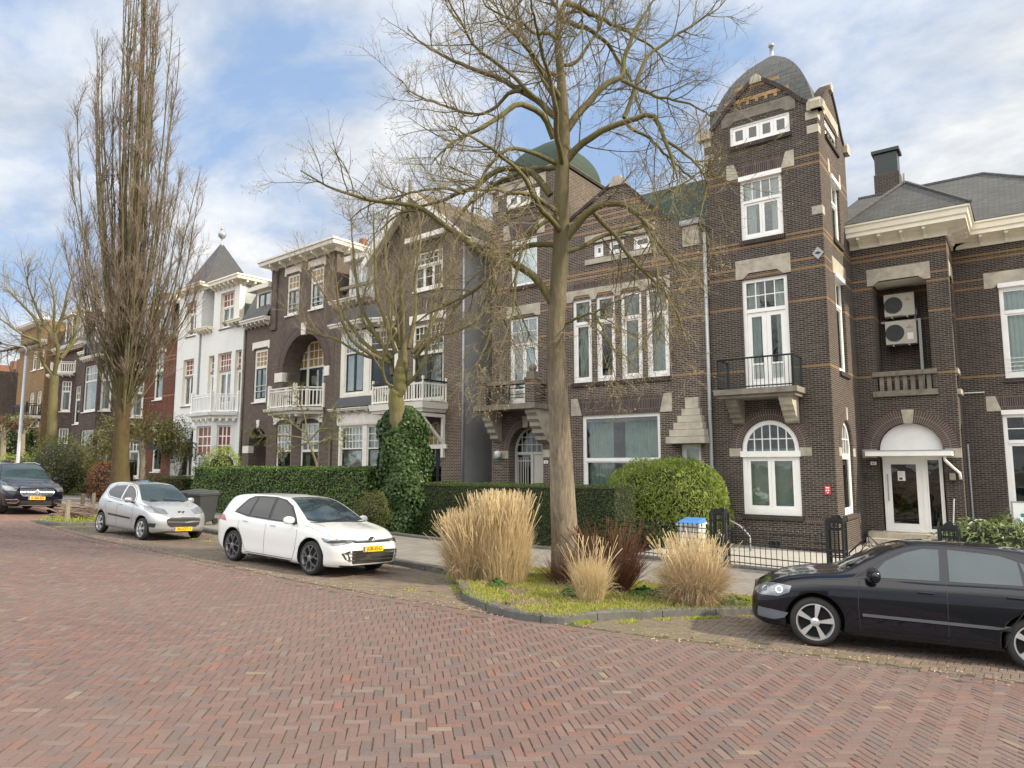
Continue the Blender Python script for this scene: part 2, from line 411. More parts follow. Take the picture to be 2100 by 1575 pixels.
WALKK=11.35      # y of the sidewalk kerb behind the parking bays
def walk_edge(x): return float(np.interp(x,[-80,-45,-30,-19,-11.5,-9.8],[17.5,14.2,12.6,11.75,11.4,11.15]))
isl2_out=[G(*p)[:2] for p in ((300,1052),(150,1066),(100,1066),(79,1073),(98,1077.5),(136,1079),(191,1078),(240,1080),(262,1082))]
def smooth(pts,n=4):
    "Catmull-Rom"
    P=[np.array(p,float) for p in pts]; P=[2*P[0]-P[1]]+P+[2*P[-1]-P[-2]]; out=[]
    for i in range(1,len(P)-2):
        for k in range(n):
            t=k/n; a,b,c,d=P[i-1],P[i],P[i+1],P[i+2]
            out.append(tuple(.5*((2*b)+(-a+c)*t+(2*a-5*b+4*c-d)*t*t+(-a+3*b-3*c+d)*t**3)))
    out.append(tuple(P[-2])); return out
# kerb line: along the walk, round the planted island, behind the black car
kerb_path=[(x,walk_edge(x)) for x in (-80,-60,-45,-36,-28,-22,-19,-15,-11.5)]+smooth(isl_out,3)+[(-2.5,12.75),(0,13.3),(5,14.6),(12,16.6)]
# paving bricks as real geometry ------------------------------------------------
def paving(name,rects,colf,bed,extra_bed=None,mat=None,jit=.0018,dz=0.,gap=.0016,ch=.0062):
    n=len(rects); rn=np.random.RandomState(5)
    C=np.array([(r[0],r[1]) for r in rects]); A=np.array([r[2] for r in rects]); Lh=np.array([r[3]/2-gap for r in rects]); Wh=np.array([r[4]/2-gap for r in rects])
    C=C+rn.normal(0,.0022,C.shape); A=A+rn.normal(0,.012,n)
    ca,sa=np.cos(A),np.sin(A); h=rn.normal(0,jit,n); tx=rn.normal(0,.008,n); ty=rn.normal(0,.012,n)
    V=np.zeros((n,8,3)); q=[(-1,-1),(1,-1),(1,1),(-1,1)]
    for k,(i,j) in enumerate(q):
        for lvl,(inset,zo) in enumerate(((0,-.0075),(ch,0.))):
            lx_=i*(Lh-inset); wy=j*(Wh-inset)
            x=C[:,0]+lx_*ca-wy*sa; y=C[:,1]+lx_*sa+wy*ca
            z=GA*x.clip(-60,12)+GB*y.clip(-6,17.6)+dz+zo+(h+tx*lx_+ty*wy if lvl else 0)
            V[:,k+4*lvl]=np.stack([x,y,z],1)
    F=[]; base=np.array([[4,5,6,7],[0,1,5,4],[1,2,6,5],[2,3,7,6],[3,0,4,7]])
    F=(np.arange(n)[:,None,None]*8+base[None]).reshape(-1,4)
    cols=np.array([colf(c[0],c[1],rn) for c in C])
    V=V.reshape(-1,3); nv=len(V)
    # bed
    bx,by=bed; X,Y=np.meshgrid(bx,by); bz=GA*X.clip(-60,12)+GB*Y.clip(-6,17.6)+dz-.0068
    BV=np.stack([X,Y,bz],-1).reshape(-1,3); nx=len(bx); bf=np.array([[nv+j*nx+i,nv+j*nx+i+1,nv+(j+1)*nx+i+1,nv+(j+1)*nx+i] for j in range(len(by)-1) for i in range(nx-1)])
    me=bpy.data.meshes.new(name); AV=np.concatenate([V,BV]); AF=np.concatenate([F,bf])
    me.vertices.add(len(AV)); me.vertices.foreach_set('co',AV.astype(np.float32).ravel())
    me.loops.add(len(AF)*4); me.loops.foreach_set('vertex_index',AF.astype(np.int32).ravel())
    me.polygons.add(len(AF)); me.polygons.foreach_set('loop_start',np.arange(len(AF),dtype=np.int32)*4)
    me.update(calc_edges=True); me.polygons.foreach_set('use_smooth',[False]*len(AF))
    at=me.color_attributes.new('brick_tone','FLOAT_COLOR','POINT')
    cc=np.ones((len(AV),4),np.float32); cc[:nv,:3]=np.repeat(cols,8,axis=0); lowv=(np.arange(nv)%8)<4; cc[:nv][lowv,:3]=(.042,.034,.026); cc[nv:,:3]=(-1,-1,-1); cc[nv:,3]=0
    at.data.foreach_set('color',cc.ravel()); me.materials.append(mat)
    o=bpy.data.objects.new(name,me); COL.objects.link(o); o['kind']='structure'; return o
def paver_mat(name,joint,moss,mossamt):
    m,nt,b,o=new_mat(name); co=objco(nt)
    at=nt.nodes.new('ShaderNodeAttribute'); at.attribute_name='brick_tone'
    sp=nt.nodes.new('ShaderNodeSeparateColor'); L(nt,at.outputs['Color'],sp.inputs[0])
    isbed=math_(nt,'LESS_THAN',sp.outputs[0],-.2)
    fine=noise_(nt,co,60,4,.65); mid=noise_(nt,co,4,5,.65); big=noise_(nt,co,.28,6,.62)
    c=mixc(nt,math_(nt,'MULTIPLY',ramp(nt,fine,[(.3,0.),(.75,1.)]),.4),at.outputs['Color'],(.24,.20,.18))
    c=mixc(nt,math_(nt,'MULTIPLY',ramp(nt,mid,[(.35,0.),(.75,1.)]),.42),c,(.115,.085,.075))
    c=mixc(nt,math_(nt,'MULTIPLY',ramp(nt,big,[(.42,0.),(.60,1.)]),.3),c,(.17,.135,.12))
    mm=math_(nt,'MULTIPLY',ramp(nt,math_(nt,'ADD',math_(nt,'MULTIPLY',big,.6),math_(nt,'MULTIPLY',mid,.4)),[(.47,0.),(.6,1.)]),mossamt)
    c=mixc(nt,mm,c,moss)
    jc=mixc(nt,ramp(nt,big,[(.4,0.),(.6,1.)]),joint,moss)
    c=mixc(nt,isbed,c,jc)
    L(nt,c,b.inputs['Base Color']); b.inputs['Roughness'].default_value=.75; b.inputs['Specular IOR Level'].default_value=.35
    bump(nt,b,fine,.35,.004); return m
M['road']=paver_mat('clinker_paving',(.06,.05,.038),(.07,.07,.025),0.)
M['bay']=paver_mat('mossy_clinker_paving',(.05,.05,.022),(.12,.125,.04),.45)
PAL=[((.170,.100,.086),7),((.148,.094,.086),6),((.19,.118,.098),5),((.135,.104,.102),3.),((.21,.10,.075),1.2),((.20,.15,.13),2),((.12,.10,.10),1.5),((.26,.105,.07),.2),((.25,.21,.15),.2),((.165,.15,.145),.5)]
pw=np.array([p[1] for p in PAL]); pw=pw/pw.sum()
def roadcol(x,y,rn):
    c=np.array(PAL[rn.choice(len(PAL),p=pw)][0]); return c*np.array([.98,.93,.95])*rn.uniform(.74,.90)
def baycol(x,y,rn):
    c=np.array([(.14,.11,.085),(.165,.125,.095),(.12,.10,.085),(.19,.13,.10)][rn.randint(4)]); return c*rn.uniform(.8,1.15)
def herring(x0,x1,y0,y1,inside,ang,Lb=.207,Wb=.083):
    Q_=Lb/Wb; out=[]; ca,sa=math.cos(ang),math.sin(ang); cx,cy=(x0+x1)/2,(y0+y1)/2; rad=math.hypot(x1-x0,y1-y0)/2
    n=int(rad/Wb)+4
    for m in range(-n,n):
        for k in range(int(-n/Q_)-2,int(n/Q_)+2):
            ox,oy=m+Q_*k,m-Q_*k
            if abs(ox)>n+3 or abs(oy)>n+3: continue
            for (hx,hy,a) in ((ox+Q_/2,oy+.5,0),(ox+.5,oy+1+Q_/2,pi/2)):
                lx_,ly_=hx*Wb,hy*Wb; x=cx+lx_*ca-ly_*sa; y=cy+lx_*sa+ly_*ca
                if x0<x<x1 and y0<y<y1 and inside(x,y): out.append((x,y,ang+a,Lb,Wb))
    return out
def visible(x,y,m=60):
    d=np.array([x,y,ground_z(x,y)-EYE]); dep=d@F_
    if dep<.8: return False
    u=1050+FPX*(d@R_)/dep; v=787.5-FPX*(d@U_)/dep
    return -m-150/dep<u<2100+m+150/dep and v<1575+m+600/dep
rects=herring(-26,4.5,-1.5,12,lambda x,y: y<road_edge(x)-.33 and visible(x,y),R(45.))
# three straight edge courses
xs=np.arange(-26,6,.208)
for r_ in range(3):
    for x in xs:
        y0=road_edge(x); y1=road_edge(x+.2); 
        if visible(x,y0): rects.append((x+.1+(r_%2)*.1,(y0+y1)/2-.275+r_*.083,math.atan2(y1-y0,.2),.208,.083))
paving('road',rects,roadcol,(np.linspace(-26,6,30),np.linspace(-3,10.2,12)),mat=M['road'])
# far part of the road: one sheet with the same brick colours
M['roadfar']=brick_mat('far_clinker_paving',(.17,.11,.095),(.25,.15,.12),(.10,.075,.06),bw=.2,rh=.1,ms=.004,dirt=.15,var2=(.3,.14,.1))
sheet('road',M['roadfar'],[-300,-120,-60,-40,-26],[-12,0,6,9,14],-.012)
sheet('road',M['roadfar'],[-26,-10,0,6,30,80],[-30,-12,-3],-.012)
def inbay(x,y):
    if not visible(x,y): return False
    e=road_edge(x)
    if y<e+.03: return False
    if x<-9.6: ok=y<walk_edge(x)-.02
    else: ok=False
    if ok and -26.5<x<-20.5 and inpoly(x,y,isl2_out): ok=False
    if x>-9.7:
        # between road edge and island / rear kerb
        yk=np.interp(x,[p[0] for p in IK],[p[1] for p in IK]) if x>IK[0][0] else 13
        ok=(x<-6.2 and y<KL(x)) or (x>-5.4 and y<yk)
    return ok
IK=sorted([p for p in kerb_path if p[0]>-5.7 and p[1]>8.9],key=lambda p:p[0])
def KL(x):
    pts=sorted([p for p in smooth(isl_out,3)[:16]],key=lambda p:p[0]); return float(np.interp(x,[p[0] for p in pts],[p[1] for p in pts]))
rb=herring(-24,4.5,7.8,13.8,inbay,R(0))
paving('parking_bay',rb,baycol,(np.linspace(-26,6,30),np.linspace(8.2,14.4,8)),mat=M['bay'],dz=-.002)
sheet('parking_bay',brick_mat('far_bay_paving',(.14,.11,.09),(.17,.13,.10),(.09,.08,.05),bw=.2,rh=.1,ms=.004,dirt=.2),[-80,-45,-26.],[9.,11,14.5],-.014)
# kerbs
M['kerb']=plain('grey_kerb_concrete',(.10,.10,.095),.85,.3,7,bmp=.25)
def kerb(path,name='kerb',w=.16,h=.115):
    pts=[]; P_=[np.array(p) for p in path]
    b=MB(); base=[(0,-.1),(0,h-.03),(-.025,h),(-w,h),(-w,-.1)]; k=len(base); m=len(P_)
    for i,p in enumerate(P_):
        a=P_[max(i-1,0)]; c=P_[min(i+1,m-1)]; t=(c-a)/np.linalg.norm(c-a); n=np.array([t[1],-t[0]])
        z=ground_z(p[0],p[1])
        for o,dz in base: q=p+n*o; b.v.append((q[0],q[1],z+dz))
    for i in range(m-1):
        for q in range(k-1): b.f.append([i*k+q,(i+1)*k+q,(i+1)*k+q+1,i*k+q+1]); b.mi.append(0)
    # joints
    o=b.build(name,M['kerb'],fixn=True); o['kind']='structure'
    j=MB(); acc=0
    for i in range(m-1):
        l=np.linalg.norm(P_[i+1]-P_[i]); acc+=l
        if acc>.95 and -24<P_[i][0]<4:
            acc=0; p=P_[i]; t=(P_[i+1]-p)/l; n=np.array([t[1],-t[0]]); z=ground_z(p[0],p[1]); F=Face((p[0],p[1]),math.degrees(math.atan2(t[1],t[0])))
            j.fbox(F,-.005,.005,z-.05,z+h-.015,-.004,.0); j.fbox(F,-.005,.005,z+h,z+h+.003,.03,w-.005)
    if j.v: q=j.build('kerb_joint',M['black'],o)
    return o
dense=[]
for p,q in zip(kerb_path[:-1],kerb_path[1:]):
    l=math.dist(p,q); n=max(1,int(l/.25)) if -30<p[0]<6 else 1
    dense+=[(p[0]+(q[0]-p[0])*i/n,p[1]+(q[1]-p[1])*i/n) for i in range(n)]
dense.append(kerb_path[-1]); kerb(dense)
kerb(smooth(isl2_out,3))
# pavement (raised sheet) and island
M['walk']=tile_mat('pavement_slabs',(.185,.175,.16),(.225,.21,.19),(.09,.085,.07),.3,.3,.006,.85)
b=MB(); H_=.105
wx=[-80,-60,-45,-36,-28,-22,-19,-15,-11.5,-9.9]
WY=14.75
def wback(x): return float(np.interp(x,[-80,-30,-20,-14.5,-10,12],[22,16.9,16.0,15.9,17.3,19.0]))
def strip(b,pa,pb):
    for (p,q),(r,s) in zip(zip(pa[:-1],pa[1:]),zip(pb[:-1],pb[1:])):
        b.quad(*[(x,y,ground_z(x,y)+H_) for x,y in (p,q,s,r)])
strip(b,[(x,walk_edge(x)+.02) for x in wx],[(x,wback(x)) for x in wx])
xs2=sorted(list(np.linspace(-9.9,12,23))+[-3.96,-3.94])
ikb=lambda x: (13.15 if x<-3.95 else float(np.interp(x,[-4.,-2.5,0,5,12],[12.25,12.8,13.35,14.65,16.65]))) if x>-9.6 else 11.4
strip(b,[(x,ikb(x)) for x in xs2],[(x,wback(x)) for x in xs2])
b.build('pavement',M['walk'])['kind']='structure'
isl=smooth(isl_out,3)+[(-3.9,13.2),(-9.2,13.2),(-9.75,12.2)]
M['islesoil']=plain('verge_soil',(.12,.10,.055),.95,.4,4,bmp=.5)
def flatpoly(name,pts,dz,mat):
    b=MB(); v=[Vector((x,y,0)) for x,y in pts]; t=tessellate_polygon([v])
    b.add([(x,y,ground_z(x,y)+dz) for x,y in pts],[list(k) for k in t]); o=b.build(name,mat,fixn=False); o['kind']='structure'; return o
flatpoly('verge',isl,.09,M['islesoil']); flatpoly('verge',smooth(isl2_out,3),.085,M['islesoil'])
# forecourt behind the railings, edging kerb of the gardens
M['forecourt']=plain('forecourt_concrete',(.36,.35,.32),.85,.12,2)
b=MB(); strip_=[(x,wback(x)+.12) for x in np.linspace(-9.2,12,12)]
b2_=MB()
for p,q in zip(strip_[:-1],strip_[1:]): b2_.quad(*[(x,y,ground_z(x,y)+.08) for x,y in (p,q,(q[0],29.5),(p[0],29.5))])
b2_.build('forecourt',M['forecourt'])['kind']='structure'
kerb([(x,wback(x)-.0) for x in np.linspace(-40,12,60)],'garden_kerb',.1,.19)
# ---------------------------------------------------------------- corner house with the tower
def band(F,pts,d=0.):
    "px points along the TOP and BOTTOM edges of a brick band -> (z0,z1)"
    z=sorted(F.px(u,v,d)[1] for u,v in pts); n=len(z)//2
    return (sum(z[:n])/n,sum(z[n:])/len(z[n:]))
T=Face((0,22.6))                    # plane of the tower front
XL,XR=-8.41,-4.72
D1=4.08                             # porch front plane (depth behind the tower front)
DW=6.2                              # wing front plane
PX=-1.82
A=K(1420,150,4.5);B=K(1420,480,4.5);C=K(1420,800,4.5);D=K(1740,360,4.375);E_=K(1740,720,4.375)
def zz(k,x,y,d=0.): return T.px(*k(x,y),d)[1]
BANDS1=[(zz(A,1175,738),zz(A,1175,717)),(zz(A,1175,822),zz(A,1175,797)),(zz(A,1205,1443),zz(A,1205,1416)),(zz(A,1205,1487),zz(A,1205,1464)),
        (zz(B,1218,208),zz(B,1218,187)),(zz(B,1220,294),zz(B,1220,271)),(zz(B,1235,590),zz(B,1235,568)),(zz(B,1265,1216),zz(B,1265,1195))]
BANDS1=[((a+b)/2-.033,(a+b)/2+.033) for a,b in BANDS1]
porchb=[(( zz(D,45,1262,D1))-.03,(zz(D,45,1262,D1))+.03)]
M['brick1']=brick_mat('purple_brown_brick',(.022,.017,.018),(.046,.035,.034),(.23,.20,.16),BANDS1,bandc=(.30,.17,.06),ms=.0085,dirt=.22,var2=(.14,.10,.085))
hz0=ground_z(-6,20)-.6
H1=thing('corner_tower_house','dark brick villa with tall square tower, grey bell shaped roof and yellow brick bands','house',(XL,22.6,hz0))
def stone(F,r,d0=-.012,d1=.1,name='stone_block',mat='stone',par=None):
    return MB().fbox(F,*r,d0,d1).build(name,M[mat],par or H1)
def lintel(F,r,par,cut=(.12,.1),d0=-.02,name='lintel',mat='stone'):
    s0,s1,z0,z1=r; c,h=cut; w=s1-s0
    p=[(s0,z0),(s0+c*w,z0),(s0+c*w+h*1.2,z0+h),(s1-c*w-h*1.2,z0+h),(s1-c*w,z0),(s1,z0),(s1,z1),(s0,z1)]
    return MB().fprism(F,p,d0,.12).build(name,M[mat],par)
# --- tower front: measured rectangles
w_top=T.rect(A(340,492),A(900,550)); w_top=(w_top[0],w_top[1],T.px(*A(890,543))[1],T.px(*A(890,345))[1])
w_2=T.rect(A(432,1010),A(843,1478)); w_2=(w_2[0],w_2[1],T.px(*A(843,1480))[1],T.px(*A(818,912))[1])
w_fd=(T.px(*B(452,440))[0],T.px(*B(895,900))[0],T.px(*B(915,1400))[1],T.px(*B(875,362))[1])
w_ar=(T.px(*C(462,700))[0],T.px(*C(993,700))[0],T.px(*C(1007,1165))[1],T.px(*C(725,276))[1])
spr=T.px(*C(975,535))[1]
gz=ground_z(-6.5,22)-.2
cx=(XL+XR)/2; sh=13.35; pk=T.px(*A(600,60))[1]
# gable outline: ogee shoulders
def gable(x0,x1,sh,pk):
    c=(x0+x1)/2; w=(x1-x0)/2
    prof=[(1,0),(.86,.02),(.74,.12),(.62,.29),(.48,.5),(.32,.70),(.16,.86),(.07,.95)]
    return [(c+w*a,sh+(pk-sh)*b) for a,b in prof]+[(c-w*a,sh+(pk-sh)*b) for a,b in reversed(prof)]
out=[(XL,gz-.5),(XR,gz-.5)]+gable(XL,XR,sh,pk)
walls=MB()
holes=[rpoly(w_top),rpoly(w_2),rpoly(w_fd),archpoly(w_ar,spr)]
walls.fwall(T,out,holes,[.1,.12,.14,.14])
# right side of the tower
TS=Face((XR,22.6),90)     # s = depth from the front corner
def sidepx(k,x,y):
    u,v=k(x,y); return TS.px(u,v)
sw1=(*[sidepx(A,1218,410)[0],sidepx(A,1330,600)[0]],w_top[2],w_top[3])
sw1=(TS.px(*A(1220,500))[0],TS.px(*A(1330,620))[0],w_top[2]+.05,w_top[3]-.02)
sw2=(TS.px(*A(1290,1300))[0],TS.px(*A(1362,1300))[0],w_2[2],w_2[3])
sw3=(TS.px(*B(1340,900))[0],TS.px(*B(1425,1000))[0],TS.px(*B(1437,1300))[1],TS.px(*B(1405,500))[1]+.1)
sw4=(TS.px(*C(1400,800))[0]-.12,TS.px(*C(1500,900))[0],w_ar[2],w_ar[3])
out2=[(0,gz-.5),(DW+.3,gz-.5),(DW+.3,10.),(4.08,10.),]+gable(0,4.08,sh,pk)[0:0]
g2=[(x,z) for x,z in gable(0,4.08,sh,pk)]
out2=[(0,gz-.5),(DW+.3,gz-.5),(DW+.3,9.),(4.08,9.)]+g2
walls.fwall(TS,out2,[rpoly(sw1),rpoly(sw2),rpoly(sw3),archpoly(sw4,spr)],.13)
# left side and back of the tower
TL_=Face((XL,22.6),90); walls.fwall(TL_,[(0,gz),(4.08,gz)]+g2)
TB=Face((0,22.6+4.08)); walls.fwall(TB,[(XL,8.),(XR,8.)]+gable(XL,XR,sh,pk))
# --- porch block and wing
PF=Face((0,22.6+D1)); WF=Face((0,22.6+DW)); PS=Face((PX,22.6),90)
PTOP=T.px(*D(860,540),D1)[1]; 
lg=(PF.px(*D(235,1400))[0],PF.px(*D(715,1200))[0],PF.px(*E_(500,375))[1]+.02,PF.px(*D(600,905))[1])
pa=(PF.px(*E_(270,900))[0],PF.px(*E_(850,900))[0],gz-.2,PF.px(*E_(560,640))[1]); paspr=PF.px(*E_(560,885))[1]
walls.fwall(PF,[(XR,gz-.5),(PX,gz-.5),(PX,PTOP+.25),(XR,PTOP+.25)],[rpoly(lg),archpoly(pa,paspr)],[1.3,.35])
plg=(D1+.35,D1+1.2,lg[2],lg[3]); 
ps_ar=(D1+.45,D1+1.25,gz+1.,pa[3]-.05)
walls.fwall(PS,[(D1,gz-.5),(DW,gz-.5),(DW,PTOP+.25),(D1,PTOP+.25)],[rpoly(plg),archpoly(ps_ar,ps_ar[3]-.4)],.25)
WR=2.75
ww1=(WF.px(*D(1360,1200))[0],WF.px(*D(1360,1200))[0]+2.15,WF.px(*E_(1410,245))[1],WF.px(*D(1345,1010))[1]+.02)
ww2=(WF.px(*E_(1405,900))[0],WF.px(*E_(1405,900))[0]+2.15,WF.px(*E_(1475,1465))[1],WF.px(*E_(1395,565))[1])
walls.fwall(WF,[(PX,gz-.5),(WR,gz-.5),(WR,PTOP+.25),(PX,PTOP+.25)],[rpoly(ww1),rpoly(ww2)],.13)
walls.fwall(Face((WR,22.6+DW),90),[(0,gz),(8,gz),(8,PTOP),(0,PTOP)])
walls.fwall(Face((0,22.6+DW+8)),[(XL,gz),(WR,gz),(WR,9.5),(XL,9.5)])
# interior floor slabs, dark
walls.build('wall',M['brick1'],H1)
fl=MB()
plain('interior_plaster',(.25,.22,.18),.9)
for z0,z1 in ((4.05,4.2),(8.1,8.25),(12.,12.1)): MB().box(XL+.1,XR-.1,22.75,26.6,z0,z1).build('floor_slab',bpy.data.materials['interior_plaster'],H1)
MB().box(XL+.05,XR-.2,26.75,26.85,gz,12.).build('inner_wall',bpy.data.materials['interior_plaster'],H1)
# yellow stepped gable decoration
M['ybrick']=brick_mat('yellow_brick',(.36,.21,.08),(.46,.28,.11),(.30,.26,.2),ms=.006,dirt=.2,var2=(.5,.33,.16))
yb=MB(); zc=T.px(*A(600,200))[1]
for k,(hw,dz) in enumerate(((1.02,0.),(.72,.42))): yb.fbox(T,cx-hw,cx+hw,zc+dz-.1,zc+dz+.02,-.008,.02)
for k in range(-3,4): yb.fbox(T,cx+k*.3-.05,cx+k*.3+.05,zc-.22,zc-.1,-.008,.02)
yb.build('gable_band',M['ybrick'],H1)
# gable copings: brick on edge
def coping(F,prof,par,th=.13,w=(-.05,.28),mat='sillbrick'):
    b=MB()
    for (x0,z0),(x1,z1) in zip(prof[:-1],prof[1:]):
        dx,dz=x1-x0,z1-z0; l=math.hypot(dx,dz); nx,nz=-dz/l*th,dx/l*th
        if nz<0: nx,nz=-nx,-nz
        P=F.P; b.hexa([P(x0,z0,w[0]),P(x1,z1,w[0]),P(x1,z1,w[1]),P(x0,z0,w[1]),P(x0+nx,z0+nz,w[0]),P(x1+nx,z1+nz,w[0]),P(x1+nx,z1+nz,w[1]),P(x0+nx,z0+nz,w[1])])
    return b.build('coping',M[mat],par)
coping(T,gable(XL,XR,sh,pk)[1:-1],H1); coping(TS,g2[1:-1],H1)
for (Fq,x,s) in ((T,XL,-1),(T,XR,1),(TS,0,-1),(TS,4.08,1)):
    b=MB(); b.fprism(Fq,[(x-.28 if s>0 else x-.2,sh-.22),(x+.2 if s>0 else x+.28,sh-.22),(x+.22 if s>0 else x+.28,sh+.02),(x+.1 if s>0 else x+.2,sh+.14),(x-.2 if s>0 else x-.1,sh+.14),(x-.28 if s>0 else x-.22,sh+.02)],-.14,.16)
    b.build('shoulder_stone',M['stone'],H1)
for Fq,c in ((T,cx),(TS,2.04)):
    MB().fprism(Fq,[(c-.2,pk-.12),(c+.2,pk-.12),(c+.14,pk+.1),(c,pk+.2),(c-.14,pk+.1)],-.09,.25).build('apex_stone',M['stone'],H1)
# quoin stones
for (Fq,x0,x1,z) in ((T,XR-.36,XR+.012,sh-.45),(T,XR-.33,XR+.012,zz(A,1140,507)-.1),(T,XL-.01,XL+.32,zz(A,140,770)-.2),(T,XR-.3,XR+.012,zz(A,1170,1260)-.1),(T,XL-.01,XL+.25,sh-.45)):
    stone(Fq,(x0,x1,z-.02,z+.24),-.012,.3)
# top window
ls=T.rect(A(290,412),A(925,305)); lst=(w_top[0]-.28,w_top[1]+.2,w_top[3]+.02,w_top[3]+.5)
lintel(T,lst,H1,(.12,.13),mat='stone_dirty')
window(T,w_top,H1,rec=.05,fr=.07,low=(4,1),casew=.1,glass='glass_dark',curtain=('blueblind','flat'),sill='brick',label='row of four small lights under the tower gable')
lintel(TS,(sw1[0]-.25,sw1[1]+.25,sw1[3]+.02,sw1[3]+.48),H1)
window(TS,sw1,H1,rec=.05,low=(4,1),casew=.08,glass='glass_dark',curtain=('blueblind','flat'),sill='brick',label='small tower window on the sunlit side')
# flat brick arch with skew-back stones
M['soldier']=brick_mat('soldier_brick',(.05,.034,.036),(.085,.06,.06),(.27,.23,.19),bw=.0625,rh=.33,ms=.006,var2=(.2,.14,.12))
def flat_arch(F,r,par,skew=.16,st=.26,d=-.008):
    s0,s1,z0,z1=r
    MB().fprism(F,[(s0,z0),(s1,z0),(s1+skew,z1),(s0-skew,z1)],d,.08).build('brick_arch',M['soldier'],par)
    for a,sg in ((s0,-1),(s1,1)):
        MB().fprism(F,[(a,z0-.02),(a+sg*skew,z1+.02),(a+sg*(skew+st),z1+.02),(a+sg*(skew+st),z0-.02)][::(1 if sg<0 else -1)],-.016,.1).build('springer_stone',M['stone'],par)
def aw2(F,r): return r
flat_arch(T,(w_2[0],w_2[1],w_2[3]+.13,w_2[3]+.62),H1)
window(T,w_2,H1,rec=.06,fr=.1,transom=.64,top=(4,1),low=(2,1),midpost=True,casew=.08,curtain=('curtain','sides'),sill='brick',box=True,label='white casement window on the third floor of the tower')
flat_arch(TS,(sw2[0],sw2[1],sw2[3]+.13,sw2[3]+.55),H1,.1,.2)
window(TS,sw2,H1,rec=.08,fr=.09,transom=.66,top=(2,1),low=(1,1),curtain=('curtain','full'),sill='brick',box=True)
# french window and balcony
lintel(T,(T.px(*B(400,380))[0],T.px(*B(907,300))[0],w_fd[3]+.03,w_fd[3]+.66),H1,(.13,.17))
window(T,w_fd,H1,rec=.07,fr=.12,transom=.705,top=(4,2),low=(2,1),casew=.14,panel=.27,curtain=('curtain','sides'),name='french_window',bar=.03)
lintel(TS,(sw3[0]-.3,sw3[1]+.3,sw3[3]+.05,sw3[3]+.6),H1,(.12,.12))
window(TS,sw3,H1,rec=.1,fr=.1,transom=.72,top=(2,1),low=(1,1),curtain=('curtain','full'),sill='brick',box=True)
bx1=T.px(*B(1025,1160))[0]; 
bd=-.95; bx0=T.px(*B(232,1180),bd)[0]; bx1=T.px(*B(920,1100),bd)[0]
bz=T.px(*B(920,1400),bd)[1]; rz=T.px(*B(920,1105),bd)[1]
BL=MB(); BL.fbox(T,bx0-.12,bx1+.12,bz-.17,bz,bd-.12,0); BL.fbox(T,bx0-.04,bx1+.04,bz-.27,bz-.17,bd-.02,0)
bal=BL.build('balcony_slab',M['stone_dirty'],H1)
rl=MB()
def rails(b,pts,z0,z1,step=.115,r=.010,post=.022):
    for (p,q) in zip(pts[:-1],pts[1:]):
        p=np.array(p);q=np.array(q);l=np.linalg.norm(q-p);n=max(1,int(l/step))
        for i in range(n+1):
            c=p+(q-p)*i/n; b.tube([(c[0],c[1],z0),(c[0],c[1],z1)],r if 0<i<n else post,4)
        for z,rr in ((z1,.028),(z0+.07,.02)): b.tube([(p[0],p[1],z),(q[0],q[1],z)],rr,4)
rails(rl,[(bx0,22.6),(bx0,22.6+bd),(bx1,22.6+bd),(bx1,22.6)],bz,rz)
rl.build('balcony_railing',M['darkgreen'],H1)
def console(F,s0,s1,ztop,zbot,dep,par,mat='stone'):
    "stepped carved stone bracket under a slab"
    b=MB(); n=5; H=ztop-zbot
    prof=[(0,ztop),(-dep,ztop)]
    for i in range(n):
        x=-dep*(1-i/n)**.8; x2=-dep*(1-(i+1)/n)**.8; z=ztop-H*(i+.55)/n; z2=ztop-H*(i+1)/n
        prof+=[(x,z),(x+.03,z-.02),(x2-.03 if i<n-1 else 0,z2)]
    # prof in (depth,z) ; build prism across s
    pts=[(d,z) for d,z in prof]; k=len(pts)
    a=[F.P(s0,z,d) for d,z in pts]; c=[F.P(s1,z,d) for d,z in pts]
    fs=[]
    for t in tessellate_polygon([[Vector((d,z,0)) for d,z in pts]]): fs.append(list(t)); fs.append([k+i for i in reversed(t)])
    for i in range(k): j=(i+1)%k; fs.append([i,j,k+j,k+i])
    b.add(a+c,fs); return b.build('bracket',M[mat],par)
kz=T.px(*C(1045,300),-.1)[1]
console(T,bx0+.15,bx0+.5,bz-.27,kz,.8,H1,'stone_dirty'); console(T,bx1-.5,bx1-.12,bz-.27,kz,.8,H1,'stone')
# arched ground floor window
def ring_arch(F,c,spring,r0,r1,par,zs=1.,d=-.008,name='brick_arch',mat='archbrick'):
    b=MB(); a=arc(c,spring,r0,0,180,22,r0*zs); q=arc(c,spring,r1,0,180,22,r1*zs)
    b.fprism(F,a+q[::-1],d,.08); return b.build(name,M[mat],par)
M['archbrick']=plain('arch_brick',(.075,.05,.048),.85,.35,40)
arR=(w_ar[1]-w_ar[0])/2
ring_arch(T,(w_ar[0]+w_ar[1])/2,spr,arR+.02,arR+.33,H1,(w_ar[3]-spr)/arR)
def voussoirs(F,c,spring,r0,r1,n,par,zs=1.):
    b=MB()
    for k in range(1,n):
        a=pi*k/n; ca,sa=math.cos(a),math.sin(a)*zs
        p0=(c+r0*ca,spring+r0*sa); p1=(c+r1*ca,spring+r1*sa); nx,nz=-math.sin(a)*.006,math.cos(a)*.006
        b.fprism(F,[(p0[0]-nx,p0[1]-nz),(p1[0]-nx,p1[1]-nz),(p1[0]+nx,p1[1]+nz),(p0[0]+nx,p0[1]+nz)],-.0105,0)
    m=arc(c,spring,(r0+r1)/2-.006,0,180,22,((r0+r1)/2-.006)*zs); m2=arc(c,spring,(r0+r1)/2+.006,0,180,22,((r0+r1)/2+.006)*zs)
    b.fprism(F,m+m2[::-1],-.0105,0)
    return b.build('arch_joint',M['mortar'],par)
